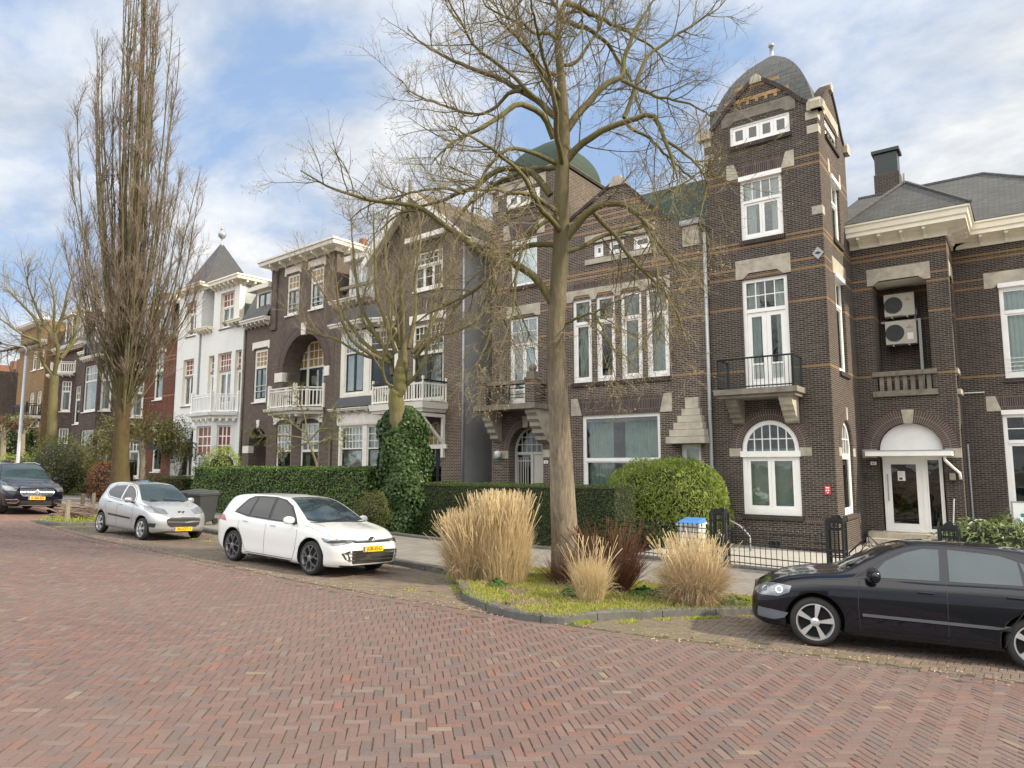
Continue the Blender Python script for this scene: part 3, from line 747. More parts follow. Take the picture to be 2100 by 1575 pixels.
M['mortar']=plain('pale_mortar',(.28,.24,.19),.9,.2,20)
voussoirs(T,(w_ar[0]+w_ar[1])/2,spr,arR+.02,arR+.33,46,H1,(w_ar[3]-spr)/arR)
for s0,s1 in ((T.px(*C(343,560))[0],w_ar[0]-.01),(w_ar[1]+.01,T.px(*C(1102,560))[0])): stone(T,(s0,s1,spr-.24,spr+.02))
window(T,w_ar,H1,rec=.05,fr=.14,transom=(spr-.22-w_ar[2])/(w_ar[3]-w_ar[2]),top=(6,2),low=(2,1),casew=.1,arch=spr,curtain=('blind','flat'),sill='brick',bar=.032,label='white arched window on the tower ground floor')
MB().fbox(T,w_ar[0]-.04,w_ar[1]+.04,spr-.26,spr-.08,-.05,.05).build('shutter_box',M['white'],H1)
MB().fbox(T,w_ar[0]+.1,w_ar[1]-.1,w_ar[2]-.62,w_ar[2]-.55,0,.01)
a4=(sw4[1]-sw4[0])/2; c4=(sw4[0]+sw4[1])/2
ring_arch(TS,c4,spr,a4+.02,a4+.3,H1,(sw4[3]-spr)/a4); stone(TS,(c4-.09,c4+.09,sw4[3]+.02,sw4[3]+.42),-.05)
for s0,s1 in ((sw4[0]-.4,sw4[0]-.01),(sw4[1]+.01,sw4[1]+.35)): stone(TS,(s0,s1,spr-.24,spr+.02))
window(TS,sw4,H1,rec=.09,fr=.12,transom=(spr-.22-w_ar[2])/(w_ar[3]-w_ar[2]),top=(4,2),low=(1,1),arch=spr,curtain=('blind','flat'),sill='brick')
# plinth course of soldier bricks and vent
zp=w_ar[2]-.02
for q0,q1 in ((XL,w_ar[0]-.07),(w_ar[1]+.07,XR+.01)): MB().fbox(T,q0,q1,zp-.2,zp,-.01,.02).build('plinth_course',M['soldier'],H1)
v=T.px(*C(757,1425)); MB().fbox(T,v[0]-.17,v[0]+.17,v[1]-.08,v[1]+.08,-.012,.02).build('air_vent',M['black'],H1)
# tower roof: square bell dome
dm=MB(); zb=sh-.3; zt=T.px(1582,116,2.04)[1]-.05; Hh=zt-zb; c2=(cx,22.6+2.04)
lev=[]; n=14
for i in range(n+1):
    t=i/n; w=1.70*(max(0,1-t**2.0))**.8+ (.10*(1-t)**6)
    lev.append((w if i<n else .1, zb+Hh*t))
for (w0,z0),(w1,z1) in zip(lev[:-1],lev[1:]):
    q=[(-1,-1),(1,-1),(1,1),(-1,1)]
    for k in range(4):
        a,b_=q[k],q[(k+1)%4]
        dm.quad((c2[0]+a[0]*w0,c2[1]+a[1]*w0*1.08,z0),(c2[0]+b_[0]*w0,c2[1]+b_[1]*w0*1.08,z0),(c2[0]+b_[0]*w1,c2[1]+b_[1]*w1*1.08,z1),(c2[0]+a[0]*w1,c2[1]+a[1]*w1*1.08,z1))
roof=dm.build('tower_roof',M['slate'],H1)
MB().lathe((c2[0],c2[1],zt-.1),[(.16,0),(.1,.1),(.07,.15),(.06,.5),(.1,.52),(.1,.62),(.01,.63)],12).build('finial',M['zinc'],roof,smooth=True)
MB().box(XL+.02,XL+.3,23.2,23.5,sh+.5,sh+1.1).build('roof_vent',M['darkgreen'],roof)
# --- porch: loggia, balustrade, arch, canopy, door
lintel(PF,(PF.px(*D(165,950))[0],PF.px(*D(735,900))[0],lg[3]-.13,lg[3]+.45),H1,(.1,.14),d0=-.03)
lb=MB(); lb.fbox(PF,lg[0]-.3,PX-.25,lg[2]-.06,lg[3],1.3,1.4)
lb.build('loggia_wall',M['brick1'],H1)
MB().fbox(PF,lg[0],lg[1],lg[3]-.02,lg[3]+.05,.13,1.3).build('loggia_ceiling',M['offwhite'],H1)
MB().fbox(PF,lg[0]-.3,PX-.1,lg[2]-.2,lg[2]-.03,.01,1.3).build('loggia_floor',M['stone_dirty'],H1)
bs=MB(); bt=PF.px(*E_(500,190))[1]; b0,b1=PF.px(*E_(215,215))[0],PF.px(*E_(797,175))[0]
bs.fbox(PF,b0,b1,bt-.1,bt+.06,-.06,.2)
bs2z=PF.px(*E_(500,375))[1]; c0,c1=PF.px(*E_(225,390))[0],PF.px(*E_(808,360))[0]
bs.fbox(PF,c0,c1,bs2z-.1,bs2z+.09,-.1,.22)
for i in range(7):
    x=lg[0]+(lg[1]-lg[0])*(i+.5)/7; bs.fbox(PF,x-.065,x+.065,bs2z+.09,bt-.1,.02,.15)
bs.build('balustrade',M['stone_dirty'],H1)
ra=(pa[1]-pa[0])/2; ca=(pa[0]+pa[1])/2; zsp=(pa[3]-paspr)/ra
M['brickplain']=M['archbrick']
ring_arch(PF,ca,paspr,ra+.0,ra+.45,H1,zsp); voussoirs(PF,ca,paspr,ra,ra+.45,50,H1,zsp)
MB().fprism(PF,[(ca-.13,pa[3]-.03),(ca+.13,pa[3]-.03),(ca+.19,pa[3]+.43),(ca-.19,pa[3]+.43)],-.05,.1).build('keystone',M['stone'],H1)
MB().fprism(PF,archpoly((pa[0]+.02,pa[1]-.02,paspr,pa[3]-.02),paspr+.001),.2,.26).build('fanlight_panel',M['white'],H1)
stone(PF,(ca+ra+.05,ca+ra+.5,paspr-.27,paspr+.03)); stone(PF,(ca-ra-.5,ca-ra-.05,paspr-.27,paspr+.03))
cn=MB(); cz0=PF.px(*E_(500,940),-.7)[1]; cz1=PF.px(*E_(500,895),-.7)[1]; cx0=PF.px(*E_(148,920),-.7)[0]; cx1=PF.px(*E_(925,915),-.7)[0]
cn.fbox(PF,cx0,cx1,cz0,cz1,-.7,.18); can=cn.build('canopy',M['white'],H1)
MB().fbox(PF,cx0-.02,cx1+.04,cz1+.002,cz1+.03,-.72,.18).build('canopy_cover',M['zinc'],can)
ds0,ds1=PF.px(*E_(310,1200))[0],PF.px(*E_(850,1200))[0]; dz0=PF.px(*E_(500,1590))[1]-.12; dtop=cz0-.03
dr=(ds0,ds0+(ds1-ds0)*.70,dz0,dtop)
window(PF,dr,H1,rec=.16,fr=.07,low=(1,1),casew=.17,glass='glass_dark',name='entrance_door')
window(PF,(dr[1],ds1,dz0,dtop),H1,rec=.17,fr=.05,low=(1,1),casew=.05,glass='glass_dark',name='side_window')
hd=MB(); hx=dr[0]+.14; 
hd.tube([PF.P(hx,dz0+1.0,.08),PF.P(hx,dz0+1.9,.08)],.018,6)
for z in (1.05,1.85): hd.tube([PF.P(hx,dz0+z,.08),PF.P(hx,dz0+z,.2)],.012,6)
hd.build('door_handle',M['zinc'],H1)
bk=MB(); bk.fbox(PF,pa[0]-.1,pa[1]+.1,gz,dtop+.05,1.9,2.0); bk.build('hall_wall',plain('hall_plaster',(.12,.1,.08),.9),H1)
MB().fbox(PF,pa[0]+.01,pa[1]-.01,dtop+.0,paspr-.01,.17,.24).build('door_head_panel',M['white'],H1)
nt_=MB(); q=(dr[0]+dr[1])/2; nt_.fbox(PF,q-.16,q+.12,dz0+1.55,dz0+2.0,.175,.178); notice=nt_.build('paper_notice',M['white'],H1)
# steps
st=MB()
for i in range(3): st.box(pa[0]-.35,pa[1]+.35,22.6+D1-1.35+i*.35,22.6+D1+.3,gz-.4+i*.17-.2,dz0-.34+i*.17)
st.build('doorstep',M['stone'],H1)
dp=MB()
x_,z_=PF.px(*E_(880,950),-.5); 
pts=[PF.P(cx1-.22,cz0,-.5),PF.P(cx1-.2,cz0-.15,-.48),PF.P(cx1-.02,cz0-.38,-.25),PF.P(cx1+.13,cz0-.55,-.08),PF.P(cx1+.15,cz0-.75,-.07)]
dp.tube(pts,.045,8); dp.build('canopy_drainpipe',M['white'],H1,smooth=True)
gp=MB(); 
for (a,b_) in (((PX+.06,DW-.1),None),): gp.tube([(a[0],22.6+DW-.09,gz),(a[0],22.6+DW-.09,paspr+.2)],.035,6)
gp.build('waste_pipe',M['zinc'],H1)
hr=MB(); xx,zr=PF.px(*E_(950,1330),-.05); hr.tube([PF.P(xx,zr,.0),PF.P(xx,zr,-.2),PF.P(xx-.02,zr-.9,-.9),PF.P(xx-.02,zr-1.5,-.9)],.022,6); hr.build('handrail',M['zinc'],H1)
# bands on wing use same material; lintels
lintel(WF,(ww1[0]-.4,ww1[1]+.4,ww1[3]+.02-.02,ww1[3]+.55),H1,(.09,.14))
window(WF,ww1,H1,rec=.06,fr=.12,transom=.72,top=(1,1),low=(1,1),casew=.06,curtain=('curtain','full'),sill='brick',box=True)
sb=MB()
for k in range(4): z=ww1[2]+.25+k*.14; sb.tube([WF.P(ww1[0]+.05,z,.0),WF.P(ww1[1],z,.0)],.012,5)
sb.build('guard_rail',M['white'],H1)
flat_arch(WF,(ww2[0],ww2[1],ww2[3]+.13,ww2[3]+.6),H1)
window(WF,ww2,H1,rec=.06,fr=.12,transom=.72,top=(4,2),low=(1,1),casew=.08,glass='glass_dark',curtain=('curtain','sides'),sill='brick',box=True)
# side openings of the porch
lintel(PS,(plg[0]-.2,plg[1]+.3,plg[3]-.1,plg[3]+.45),H1,(.12,.1)); stone(PS,(plg[0]-.1,plg[1]+.2,bt-.1,bt+.06),-.06,.1); stone(PS,(plg[0]-.1,plg[1]+.2,bs2z-.1,bs2z+.07),-.1,.1)
# cornice round porch and wing
Zc=PTOP
prof=[(0,Zc),(.06,Zc),(.06,Zc+.22),(.10,Zc+.30),(.62,Zc+.30),(.62,Zc+.42),(.68,Zc+.46),(.70,Zc+.62),(.76,Zc+.66),(.76,Zc+.72),(0,Zc+.74)]
path=[(XR,22.6+D1),(PX,22.6+D1),(PX,22.6+DW),(WR,22.6+DW)]
corn=MB().sweep(prof,path).build('cornice',M['cream'],H1)
def modill(F,s,z,dep=.55,par=None,mat='offwhite'):
    MB().fprism(Face((F.P(s,0,0)[0],F.P(s,0,0)[1]),math.degrees(F.ang)-90),[(0.061,z+.0),(.13,z-.0),(.16,z+.12),(dep*.85,z+.21),(dep,z+.21),(dep,z+.3),(0.061,z+.3)],-.05,.05).build('cornice_bracket',M[mat],par or H1)
for s in np.arange(XR+.35,PX,.66): modill(PF,s,Zc)
for s in np.arange(D1+.25,DW,.62): modill(Face((PX,22.6),90),s,Zc)
for s in np.arange(PX+.9,WR,.72): modill(WF,s,Zc)
# roofs: porch pyramid hip + long wing hip
zr0=Zc+.73; rf=MB()
ev=.78
_W=Face((0,22.6+DW-ev+3.9))
# wing main roof: eaves y=22.6+DW-ev , hips
ey=22.6+DW-ev; xa,xb=XR-2.5,WR+ev; yb_=ey+8.; rh=_W.px(2015,357)[1]-zr0
rx0,rx1=XR-.5,_W.px(2015,357)[0]; ry=ey+3.9
rf.poly([(xa,ey,zr0),(xb,ey,zr0),(rx1,ry,zr0+rh),(rx0,ry,zr0+rh)])
rf.poly([(xb,ey,zr0),(xb,yb_,zr0),(rx1,ry,zr0+rh)])
rf.poly([(xa,yb_,zr0),(xa,ey,zr0),(rx0,ry,zr0+rh)]); rf.poly([(xb,yb_,zr0),(xa,yb_,zr0),(rx0,ry,zr0+rh),(rx1,ry,zr0+rh)])
py=22.6+D1-ev; q0,q1=XR-.1,PX+ev; qc=(q0+q1)/2-.1; pr=1.8; pyy=ey+pr/rh*3.9
rf.poly([(q0,py,zr0),(q1,py,zr0),(qc,py+2.,zr0+pr)]); rf.poly([(q1,py,zr0),(q1+.02,ey+.05,zr0),(qc,pyy+.5,zr0+pr+.2),(qc,py+2.,zr0+pr)])
rf.poly([(q0,ey,zr0),(q0,py,zr0),(qc,py+2.,zr0+pr),(qc,pyy+.5,zr0+pr+.2)])
wr=rf.build('wing_roof',M['slate'],H1)
hp=MB(); 
for a,b_ in (((q1,py,zr0+.02),(qc,py+2.,zr0+pr+.02)),((q0,py,zr0+.02),(qc,py+2.,zr0+pr+.02)),((xb,ey,zr0+.02),(rx1,ry,zr0+rh+.02)),((rx1,ry,zr0+rh+.02),(rx0,ry,zr0+rh+.02))): hp.tube([a,b_],.07,5)
hp.build('hip_ridge',M['slate'],wr)
MB().lathe((qc,py+2.,zr0+pr-.05),[(.12,0),(.06,.1),(.04,.4),(.0,.42)],8).build('finial',M['zinc'],wr)
# chimney
chp=DP(1822,345,31.5); 
ch=MB(); X,Y,Z=chp; ch.box(X-.55,X+.45,Y-.4,Y+.45,Z-1.6,Z-.9+.55); ch.build('chimney_base',M['brick1'],H1)
ch=MB(); ch.box(X-.5,X+.4,Y-.36,Y+.4,Z-.55,Z+.62); ch.box(X-.6,X+.5,Y-.46,Y+.5,Z+.62,Z+.76); chm=ch.build('chimney',M['darkgreen'],H1)
# ---------------------------------------------------------------- middle house: small tower with the green dome, gable, wide windows
T2=Face((0,22.3)); Q=K(1160,500,4.921875); Q6=K(960,340,5.25); Q8=K(960,600,5.25); QG=K(1160,800,4.921875); QD=K(960,840,5.25); Q5=K(600,0,2.25)
def z2(k,x,y): return T2.px(*k(x,y))[1]
def x2(k,x,y): return T2.px(*k(x,y))[0]
LX=-17.45; RX=x2(QG,1395,300); ST=x2(Q6,1040,600)      # left edge, right edge, right edge of the small tower
b2=[z2(Q6,240,735),z2(Q6,240,825),z2(Q6,240,1350),z2(Q6,240,1395),z2(Q8,330,190),z2(Q8,330,272),z2(Q8,330,530),z2(Q,1380,1305)]
b2+=[z2(K(960,260,2.13),950,k) for k in (0,)][:0]
t0=z2(K(600,0,2.25),1560,925); b2+=[t0-.1,t0-.5,t0-.85]
M['brick2']=brick_mat('brown_purple_brick',(.030,.023,.023),(.066,.051,.047),(.32,.275,.22),[(z-.035,z+.035) for z in b2],bandc=(.36,.20,.09),dirt=.2,ms=.0095)
H2=thing('green_domed_house','dark brick house behind the bare lime tree, with green dome and wide ground floor window','house',(LX,22.3,ground_z(-13,20)-.5))
g2z=ground_z(-13,22)-.4
W1=[(x2(Q,*a),x2(Q,*b),0,0) for a,b in (((72,900),(262,900)),((308,900),(500,900)),((557,900),(770,900)),((815,900),(1042,900)))]
zb2=z2(Q,820,1350); zt2=z2(Q,810,455); W1=[(a,b,zb2,zt2) for a,b,_,_ in W1]
rib=[(x2(Q6,1350,900),x2(Q6,1455,900)),(x2(Q,435,80),x2(Q,590,80)),(x2(Q,680,50),x2(Q,860,50))]
rz0=z2(Q,330,185); rz1=z2(K(600,0,2.25),1600,1065)
wl1=(x2(Q6,408,400),x2(Q6,772,400),z2(Q6,410,485),z2(Q6,405,315))
wl2=(x2(Q6,462,1100),x2(Q6,742,1100),z2(Q6,465,1315),z2(Q6,462,800))
wl3=(x2(Q8,448,700),x2(Q8,752,700),z2(Q8,450,1205),z2(Q8,450,290))
door2=(x2(QD,437,600),x2(QD,808,600),g2z,z2(QD,600,185)); spr2=z2(QD,600,455)
big=(x2(QG,168,700),x2(QG,955,400),g2z+1.0,z2(QG,168,258))
smw=(x2(QG,1155,650),x2(QG,1368,650),g2z+1.6,z2(QG,1155,548))
SH2=z2(Q6,225,215); EAVE=z2(K(600,0,2.25),1880,1040)
PKX=x2(K(600,0,2.25),1500,850); PKZ=z2(K(600,0,2.25),1500,835)
wl=MB()
gl=PKX-ST; rr=x2(Q5,1720,980)
EV2=z2(Q5,1870,1030)
outer=[(LX,g2z-.6),(RX,g2z-.6),(RX,EV2),(PKX+gl*.95+.3,EV2),(PKX+gl*.8,EV2+.35),(PKX,PKZ),(ST,EV2+1.),(ST,SH2),(LX,SH2)]
holes=[rpoly(r) for r in W1]+[rpoly((a,b,rz0+.2,rz1-.15)) for a,b in rib]+[rpoly(wl1),rpoly(wl2),rpoly(wl3),archpoly(door2,spr2),rpoly(big),rpoly(smw)]
wl.fwall(T2,outer,holes,[.13]*10+[.5,.13,.25])
# chamfer down to the neighbour, tower sides, back
wl.quad(T2.P(RX,g2z-.6,0),T2.P(XL-.02,g2z-.6,.32),T2.P(XL-.02,EV2,.32),T2.P(RX,EV2,0))
S2=Face((ST,22.3),90); wl.fwall(S2,[(0,EV2-1),(4.6,EV2-1),(4.6,SH2),(0,SH2)])
Lf=Face((LX,22.3),90); wl.fwall(Lf,[(0,g2z-.6),(9,g2z-.6),(9,9.2),(4.6,9.2),(4.6,SH2),(0,SH2)])
wl.fwall(Face((0,22.3+4.6)),[(LX,8),(ST,8),(ST,SH2),(LX,SH2)])
wl.fwall(Face((0,31.3)),[(LX,g2z),(XL,g2z),(XL,10),(LX,10)])
wl.build('wall',M['brick2'],H2)
IP=bpy.data.materials['interior_plaster']
for x1,y1,z0,z1 in ((XL-.1,31.2,3.55,3.75),(XL-.1,31.2,7.95,8.15),(ST,26.8,SH2-.1,SH2)): MB().box(LX+.1,x1,22.45,y1,z0,z1).build('floor_slab',IP,H2)
MB().box(LX+.1,XL-.1,26,26.1,g2z,8).build('inner_wall',bpy.data.materials['interior_plaster'],H2)
# dome
dc=((LX+ST)/2,22.3+2.0); hw=(ST-LX)/2-.22; zb=SH2-.02
top=T2.px(1128,285,2.3)[1]-.45
for nm in (0,):
    d=MB(); n=12; lev=[(hw*(max(0,1-(i/n)**2.3))**.62,zb+(top-zb)*i/n) for i in range(n)]+[(.3,top)]
    for (w0,z0),(w1,z1) in zip(lev[:-1],lev[1:]):
        q=[(-1,-1),(1,-1),(1,1),(-1,1)]
        for k in range(4):
            a,c=q[k],q[(k+1)%4]; f=.9
            d.quad((dc[0]+a[0]*w0,dc[1]+a[1]*w0*f,z0),(dc[0]+c[0]*w0,dc[1]+c[1]*w0*f,z0),(dc[0]+c[0]*w1,dc[1]+c[1]*w1*f,z1),(dc[0]+a[0]*w1,dc[1]+a[1]*w1*f,z1))
    d.poly([(dc[0]+a*.3,dc[1]+b*.27,top) for a,b in ((-1,-1),(1,-1),(1,1),(-1,1))])
    d.build('dome_roof',M['slate_green'],H2)
cp=MB()
for p,q in (((LX-.06,22.24),(ST+.06,22.24)),((ST+.06,22.24),(ST+.06,26.9)),((LX-.06,22.24),(LX-.06,26.9))): 
    cp.tube([(p[0],p[1],SH2+.02),(q[0],q[1],SH2+.02)],.08,4)
cp.build('parapet_coping',M['stone_dirty'],H2)
# gable coping stones + green main roof
coping(T2,[(PKX+gl*.8,EV2+.35),(PKX,PKZ),(ST,EV2+1.)],H2,.12)
MB().fprism(T2,[(PKX-.35,PKZ-.18),(PKX+.35,PKZ-.18),(PKX+.15,PKZ+.18),(PKX-.15,PKZ+.18)],-.08,.3).build('apex_stone',M['stone'],H2)
r2=MB(); RZ=z2(Q5,1900,800)-.1
ya,ybk,yr=22.2,31.5,26.6
rz_=T2.px(*Q5(1890,815),4.)[1]
r2.poly([(ST+.01,22.62,EV2+.02),(XL-.02,22.62,EV2+.02),(XL-.02,yr,rz_),(ST+.01,yr,rz_)])
r2.poly([(XL-.02,ybk,EV2),(LX,ybk,EV2),(LX,yr,rz_),(XL-.02,yr,rz_)])
r2.poly([(LX,26.95,EV2),(LX,yr+.4,rz_),(LX,ybk,EV2)])
r2.poly([(PKX+gl*.9,22.5,EV2+.15),(PKX,22.45,PKZ-.04),(PKX,yr-.2,PKZ-.04),(PKX+gl*.9,25.,EV2+1.2)])
r2.poly([(PKX,22.45,PKZ-.04),(ST+.02,22.5,EV2+1.),(ST+.02,25.5,EV2+1.2),(PKX,yr-.2,PKZ-.04)])
r2.build('roof',M['slate_green'],H2)
gt=MB(); gt.fbox(T2,PKX+gl*.95+.2,XL-.05,EV2-.02,EV2+.16,-.12,.35); gt.build('gutter',M['zinc'],H2)
stone(T2,(x2(Q5,1800,1080),RX+.02,EV2-.75,EV2-.05),-.05,.2,par=H2)
stone(T2,(LX-.06,LX+.3,SH2-1.25,SH2-.8),-.03,.2,par=H2); stone(T2,(LX-.12,LX+.2,SH2-.4,SH2-.1),-.1,.2,par=H2)
stone(T2,(LX-.03,LX+.22,z2(Q6,235,1240),z2(Q6,235,1190)),-.03,.2,par=H2)
# windows
lintel(T2,(wl1[0]-.35,wl1[1]+.3,wl1[3]+.02,wl1[3]+.5),H2)
window(T2,wl1,H2,rec=.05,fr=.1,low=(3,1),casew=.09,glass='glass_dark',curtain=('blueblind','flat'),sill='brick')
flat_arch(T2,(wl2[0],wl2[1],wl2[3]+.03,wl2[3]+.6),H2,.12,.25)
window(T2,wl2,H2,rec=.07,fr=.07,transom=.8,top=(1,1),low=(1,1),casew=.04,curtain=('curtain','full'),sill='brick')
lintel(T2,(wl3[0]-.15,wl3[1]+.12,wl3[3]+.02,wl3[3]+.5),H2)
window(T2,wl3,H2,rec=.07,fr=.1,transom=.69,top=(3,2),low=(2,1),casew=.09,panel=.2,curtain=('curtain','full'),name='french_window')
for i,r in enumerate(W1):
    window(T2,r,H2,rec=.07,fr=.11,transom=.71,top=(1,1),low=(1,1) if i!=1 else (1,1),casew=.07,curtain=('curtain','full') if i in (0,3) else ('lace','left') if i==2 else None,glass='glass',sill='brick')
sl=(x2(Q,12,500),x2(Q,1052,350),zt2+.02,z2(Q,1045,315))
p=[(sl[0],sl[3])]; 
pp=[(sl[0],sl[2]-.1)]
for a,b,_,_ in W1: pp+=[(a-.02,sl[2]-.1),(a+.1,sl[2]+.12),(b-.1,sl[2]+.12),(b+.02,sl[2]-.1)]
pp+=[(sl[1],sl[2]-.1),(sl[1],sl[3]),(sl[0],sl[3])]
if pp[0]==pp[1]: pp=pp[1:]
MB().fprism(T2,pp,-.025,.05).build('lintel',M['stone'],H2)
MB().fbox(T2,sl[0]+.3,sl[1]-.3,sl[3]+.01,sl[3]+.24,-.006,.02).build('soldier_course',M['soldier'],H2)
MB().fbox(T2,rib[0][0]-.35,rib[2][1]+.2,rz0-.05,rz0+.15,-.06,.1).build('sill_stone',M['stone'],H2)
MB().fbox(T2,rib[0][0]-.35,rib[2][1]+.2,rz1-.1,rz1+.2,-.04,.1).build('lintel',M['stone'],H2)
for a,b in rib: window(T2,(a,b,rz0+.2,rz1-.15),H2,rec=.06,fr=.08,low=(1,1),casew=.07,glass='glass_dark',curtain=('blueblind','flat'))
flat_arch(T2,(big[0]-.0,big[1]+.0,big[3]+.02,big[3]+.62),H2,.17,.28)
window(T2,big,H2,rec=.08,fr=.13,transom=.56,top=(1,1),low=(1,1),casew=.04,curtain=('lace','wide'),label='wide white framed window with pale green curtains')
window(T2,smw,H2,rec=.16,fr=.08,low=(1,1),casew=.07,curtain=('curtain','full'))
for k,(a,b,ya_,yb_2) in enumerate(((1062,1455,540,470),(1092,1447,469,400),(1130,1427,399,330),(1165,1412,329,260),(1200,1392,259,190),(1233,1372,189,78))):
    stone(T2,(x2(QG,a,500),x2(QG,b,500)-.02,z2(QG,1200,ya_),z2(QG,1200,yb_2)-.01),-.42+.055*k,.02,'stepped_cap_stone',par=H2)
wlb=MB(); wlb.fbox(T2,smw[0]-.06,smw[0]-.001,g2z,smw[3]+.02,-.02,.1)
# balcony of the small tower
by=-1.05; bxa,bxb=x2(Q8,130,1100)+.55,T2.px(*Q8(712,1000),by)[0]; byt=T2.px(*Q8(620,940),by)[1]; byb=T2.px(*Q8(620,1190),by)[1]
bxa=LX+.05
MB().fbox(T2,bxa-.1,bxb+.1,byb-.2,byb,by-.1,0).build('balcony_slab',M['stone_dirty'],H2)
for x in (bxa,bxb-.42): 
    MB().fbox(T2,x,x+.42,byb+.01,byt+.02,by,by+.42).build('balcony_pier',M['brick2'],H2)
    q=MB(); q.fbox(T2,x-.03,x+.45,byt+.02,byt+.1,by-.03,by+.45); q.fbox(T2,x+.03,x+.39,byt+.1,byt+.32,by+.03,by+.39); q.build('pier_cap',M['stone_dirty'],H2)
    MB().ball(T2.P(x+.21,byt+.47,by+.21),.16,14).build('stone_ball',M['stone_dirty'],H2,smooth=True)
q=MB(); q.fbox(T2,bxa+.42,bxb-.42,byt-.1,byt+.03,by+.08,by+.3); q.fbox(T2,bxb-.3,bxb-.12,byt-.1,byt+.03,by+.42,0); q.fbox(T2,bxa+.12,bxa+.3,byt-.1,byt+.03,by+.42,0); q.build('balcony_rail',M['stone_dirty'],H2)
q=MB(); xa_,xb_=bxa+.42,bxb-.42
for x in (xa_+.04,xa_+.75,xa_+.87,xb_-.87,xb_-.75,xb_-.04): q.tube([T2.P(x,byb,by+.2),T2.P(x,byt-.1,by+.2)],.016,4)
for z in (.25,.38,.62,.74): q.tube([T2.P(xa_,byb+z,by+.2),T2.P(xb_,byb+z,by+.2)],.016,4)
for z in (.25,.38,.62,.74): q.tube([T2.P(bxb-.2,byb+z,by+.4),T2.P(bxb-.2,byb+z,0)],.016,4)
q.build('iron_panel',M['darkmetal'],H2)
console(T2,bxa+.05,bxa+.45,byb-.2,byb-1.35,.85,H2,'stone'); console(T2,bxb-.5,bxb-.02,byb-.2,byb-1.45,.95,H2,'stone')
# arched entrance
r_=(door2[1]-door2[0])/2; c_=(door2[0]+door2[1])/2; zs_=(door2[3]-spr2)/r_
ring_arch(T2,c_,spr2,r_,r_+.42,H2,zs_); voussoirs(T2,c_,spr2,r_,r_+.42,44,H2,zs_)
MB().fprism(T2,[(c_-.11,door2[3]-.03),(c_+.11,door2[3]-.03),(c_+.15,door2[3]+.42),(c_-.15,door2[3]+.42)],-.03,.1).build('keystone',M['stone'],H2)
stone(T2,(door2[0]-.75,door2[0]-.02,spr2-.25,spr2+.05),-.02,.3,par=H2); stone(T2,(door2[1]+.01,door2[1]+.45,spr2-.22,spr2+.06),-.02,.3,par=H2)
stone(T2,(x2(QD,1075,340),x2(QD,1116,340),z2(QD,1080,380),z2(QD,1080,315)),-.02,.3,par=H2)
tzz=(z2(QD,600,468)-door2[2])/(door2[3]-door2[2])
M['greypaint']=plain('pale_grey_paint',(.50,.49,.44),.5,.06)
window(T2,door2,H2,rec=.42,fr=.1,transom=tzz,top=(6,3),low=(1,1),casew=.02,arch=spr2,fm='greypaint',glass='glass_dark',name='door_frame',bar=.035)
dd=MB(); mx=x2(QD,625,600); dd.fbox(T2,mx-.06,mx+.06,door2[2],spr2,.40,.5); dd.fbox(T2,mx+.08,door2[1]-.12,door2[2]+.3,spr2-.12,.43,.47)
dd.fbox(T2,mx+.16,mx+.62,spr2-1.05,spr2-.28,.418,.43)
drr=dd.build('front_door',M['greypaint'],H2)
q=MB(); q.fbox(T2,mx+.2,mx+.58,spr2-1.75,spr2-1.2,.424,.429); q.fbox(T2,mx+.7,door2[1]-.16,spr2-1.75,spr2-1.2,.424,.429); q.fbox(T2,mx+.2,mx+.58,spr2-1.95,spr2-1.83,.424,.429); q.build('door_light',M['black'],drr)
q=MB(); cq=mx+.39; zq=spr2-1.5
q.tube([T2.P(cq+.1*math.cos(a),zq+.1*math.sin(a),.415) for a in np.linspace(0,2*pi,13)],.012,4)
for sg in (-1,1): q.tube([T2.P(cq+sg*x,zq+z,.415) for x,z in ((.0,-.1),(.1,-.22),(.16,-.25)) ],.012,4); q.tube([T2.P(cq+sg*x,zq+z,.415) for x,z in ((.02,.1),(.04,.2),(.11,.26),(.15,.2),(.11,.16)) ],.012,4)
q.build('door_grille',M['greypaint'],drr)
q=MB()
for k in range(5): x=door2[0]+.2+k*(mx-.08-door2[0]-.2)/5; q.tube([T2.P(x,spr2-1.95,.40),T2.P(x,spr2-.2,.40)],.018,5)
for z in (.35,1.75): q.tube([T2.P(door2[0]+.1,spr2-z,.40),T2.P(mx,spr2-z,.40)],.018,5)
q.build('window_grille',M['greypaint'],H2)
MB().fbox(T2,door2[0]+.12,mx-.06,door2[2],spr2-2.0,.45,.5).build('door_side_panel',M['greypaint'],H2)
# wall lamp and number plate
q=MB(); lx,lz=T2.px(*QD(318,480),-.2); 
lp=thing('wall_lantern','green capped white wall lantern left of the arched entrance','lamp',T2.P(lx,lz,0))
q.lathe(T2.P(lx,lz-.18,-.2),[(.02,0),(.1,.06),(.14,.22),(.1,.3),(.02,.32)],12); q.build('lamp_globe',plain('opal_glass',(.7,.72,.70),.2,.05),lp,smooth=True)
q=MB(); q.lathe(T2.P(lx,lz-.24,-.2),[(.001,0),(.09,.02),(.1,.09),(.02,.1)],12); q.tube([T2.P(lx,lz-.1,0),T2.P(lx,lz-.22,-.2)],.02,6); q.build('lamp_base',plain('verdigris',(.03,.13,.10),.5,.2),lp)
# downpipe between the houses
dpz=[T2.px(*Q(1433,50),.25),T2.px(*QG(1495,780),.25)]
q=MB(); xq=XL-.0; q.tube([(XL-.06,22.49,g2z),(XL-.06,22.49,EV2-.3)],.06,10)
for z in np.arange(0,9,1.9): q.tube([(XL-.06,22.49,z),(XL-.06,22.49,z+.05)],.075,10)
q.build('downpipe',plain('light_grey_pipe',(.42,.45,.47),.4,.1),H2,smooth=True)
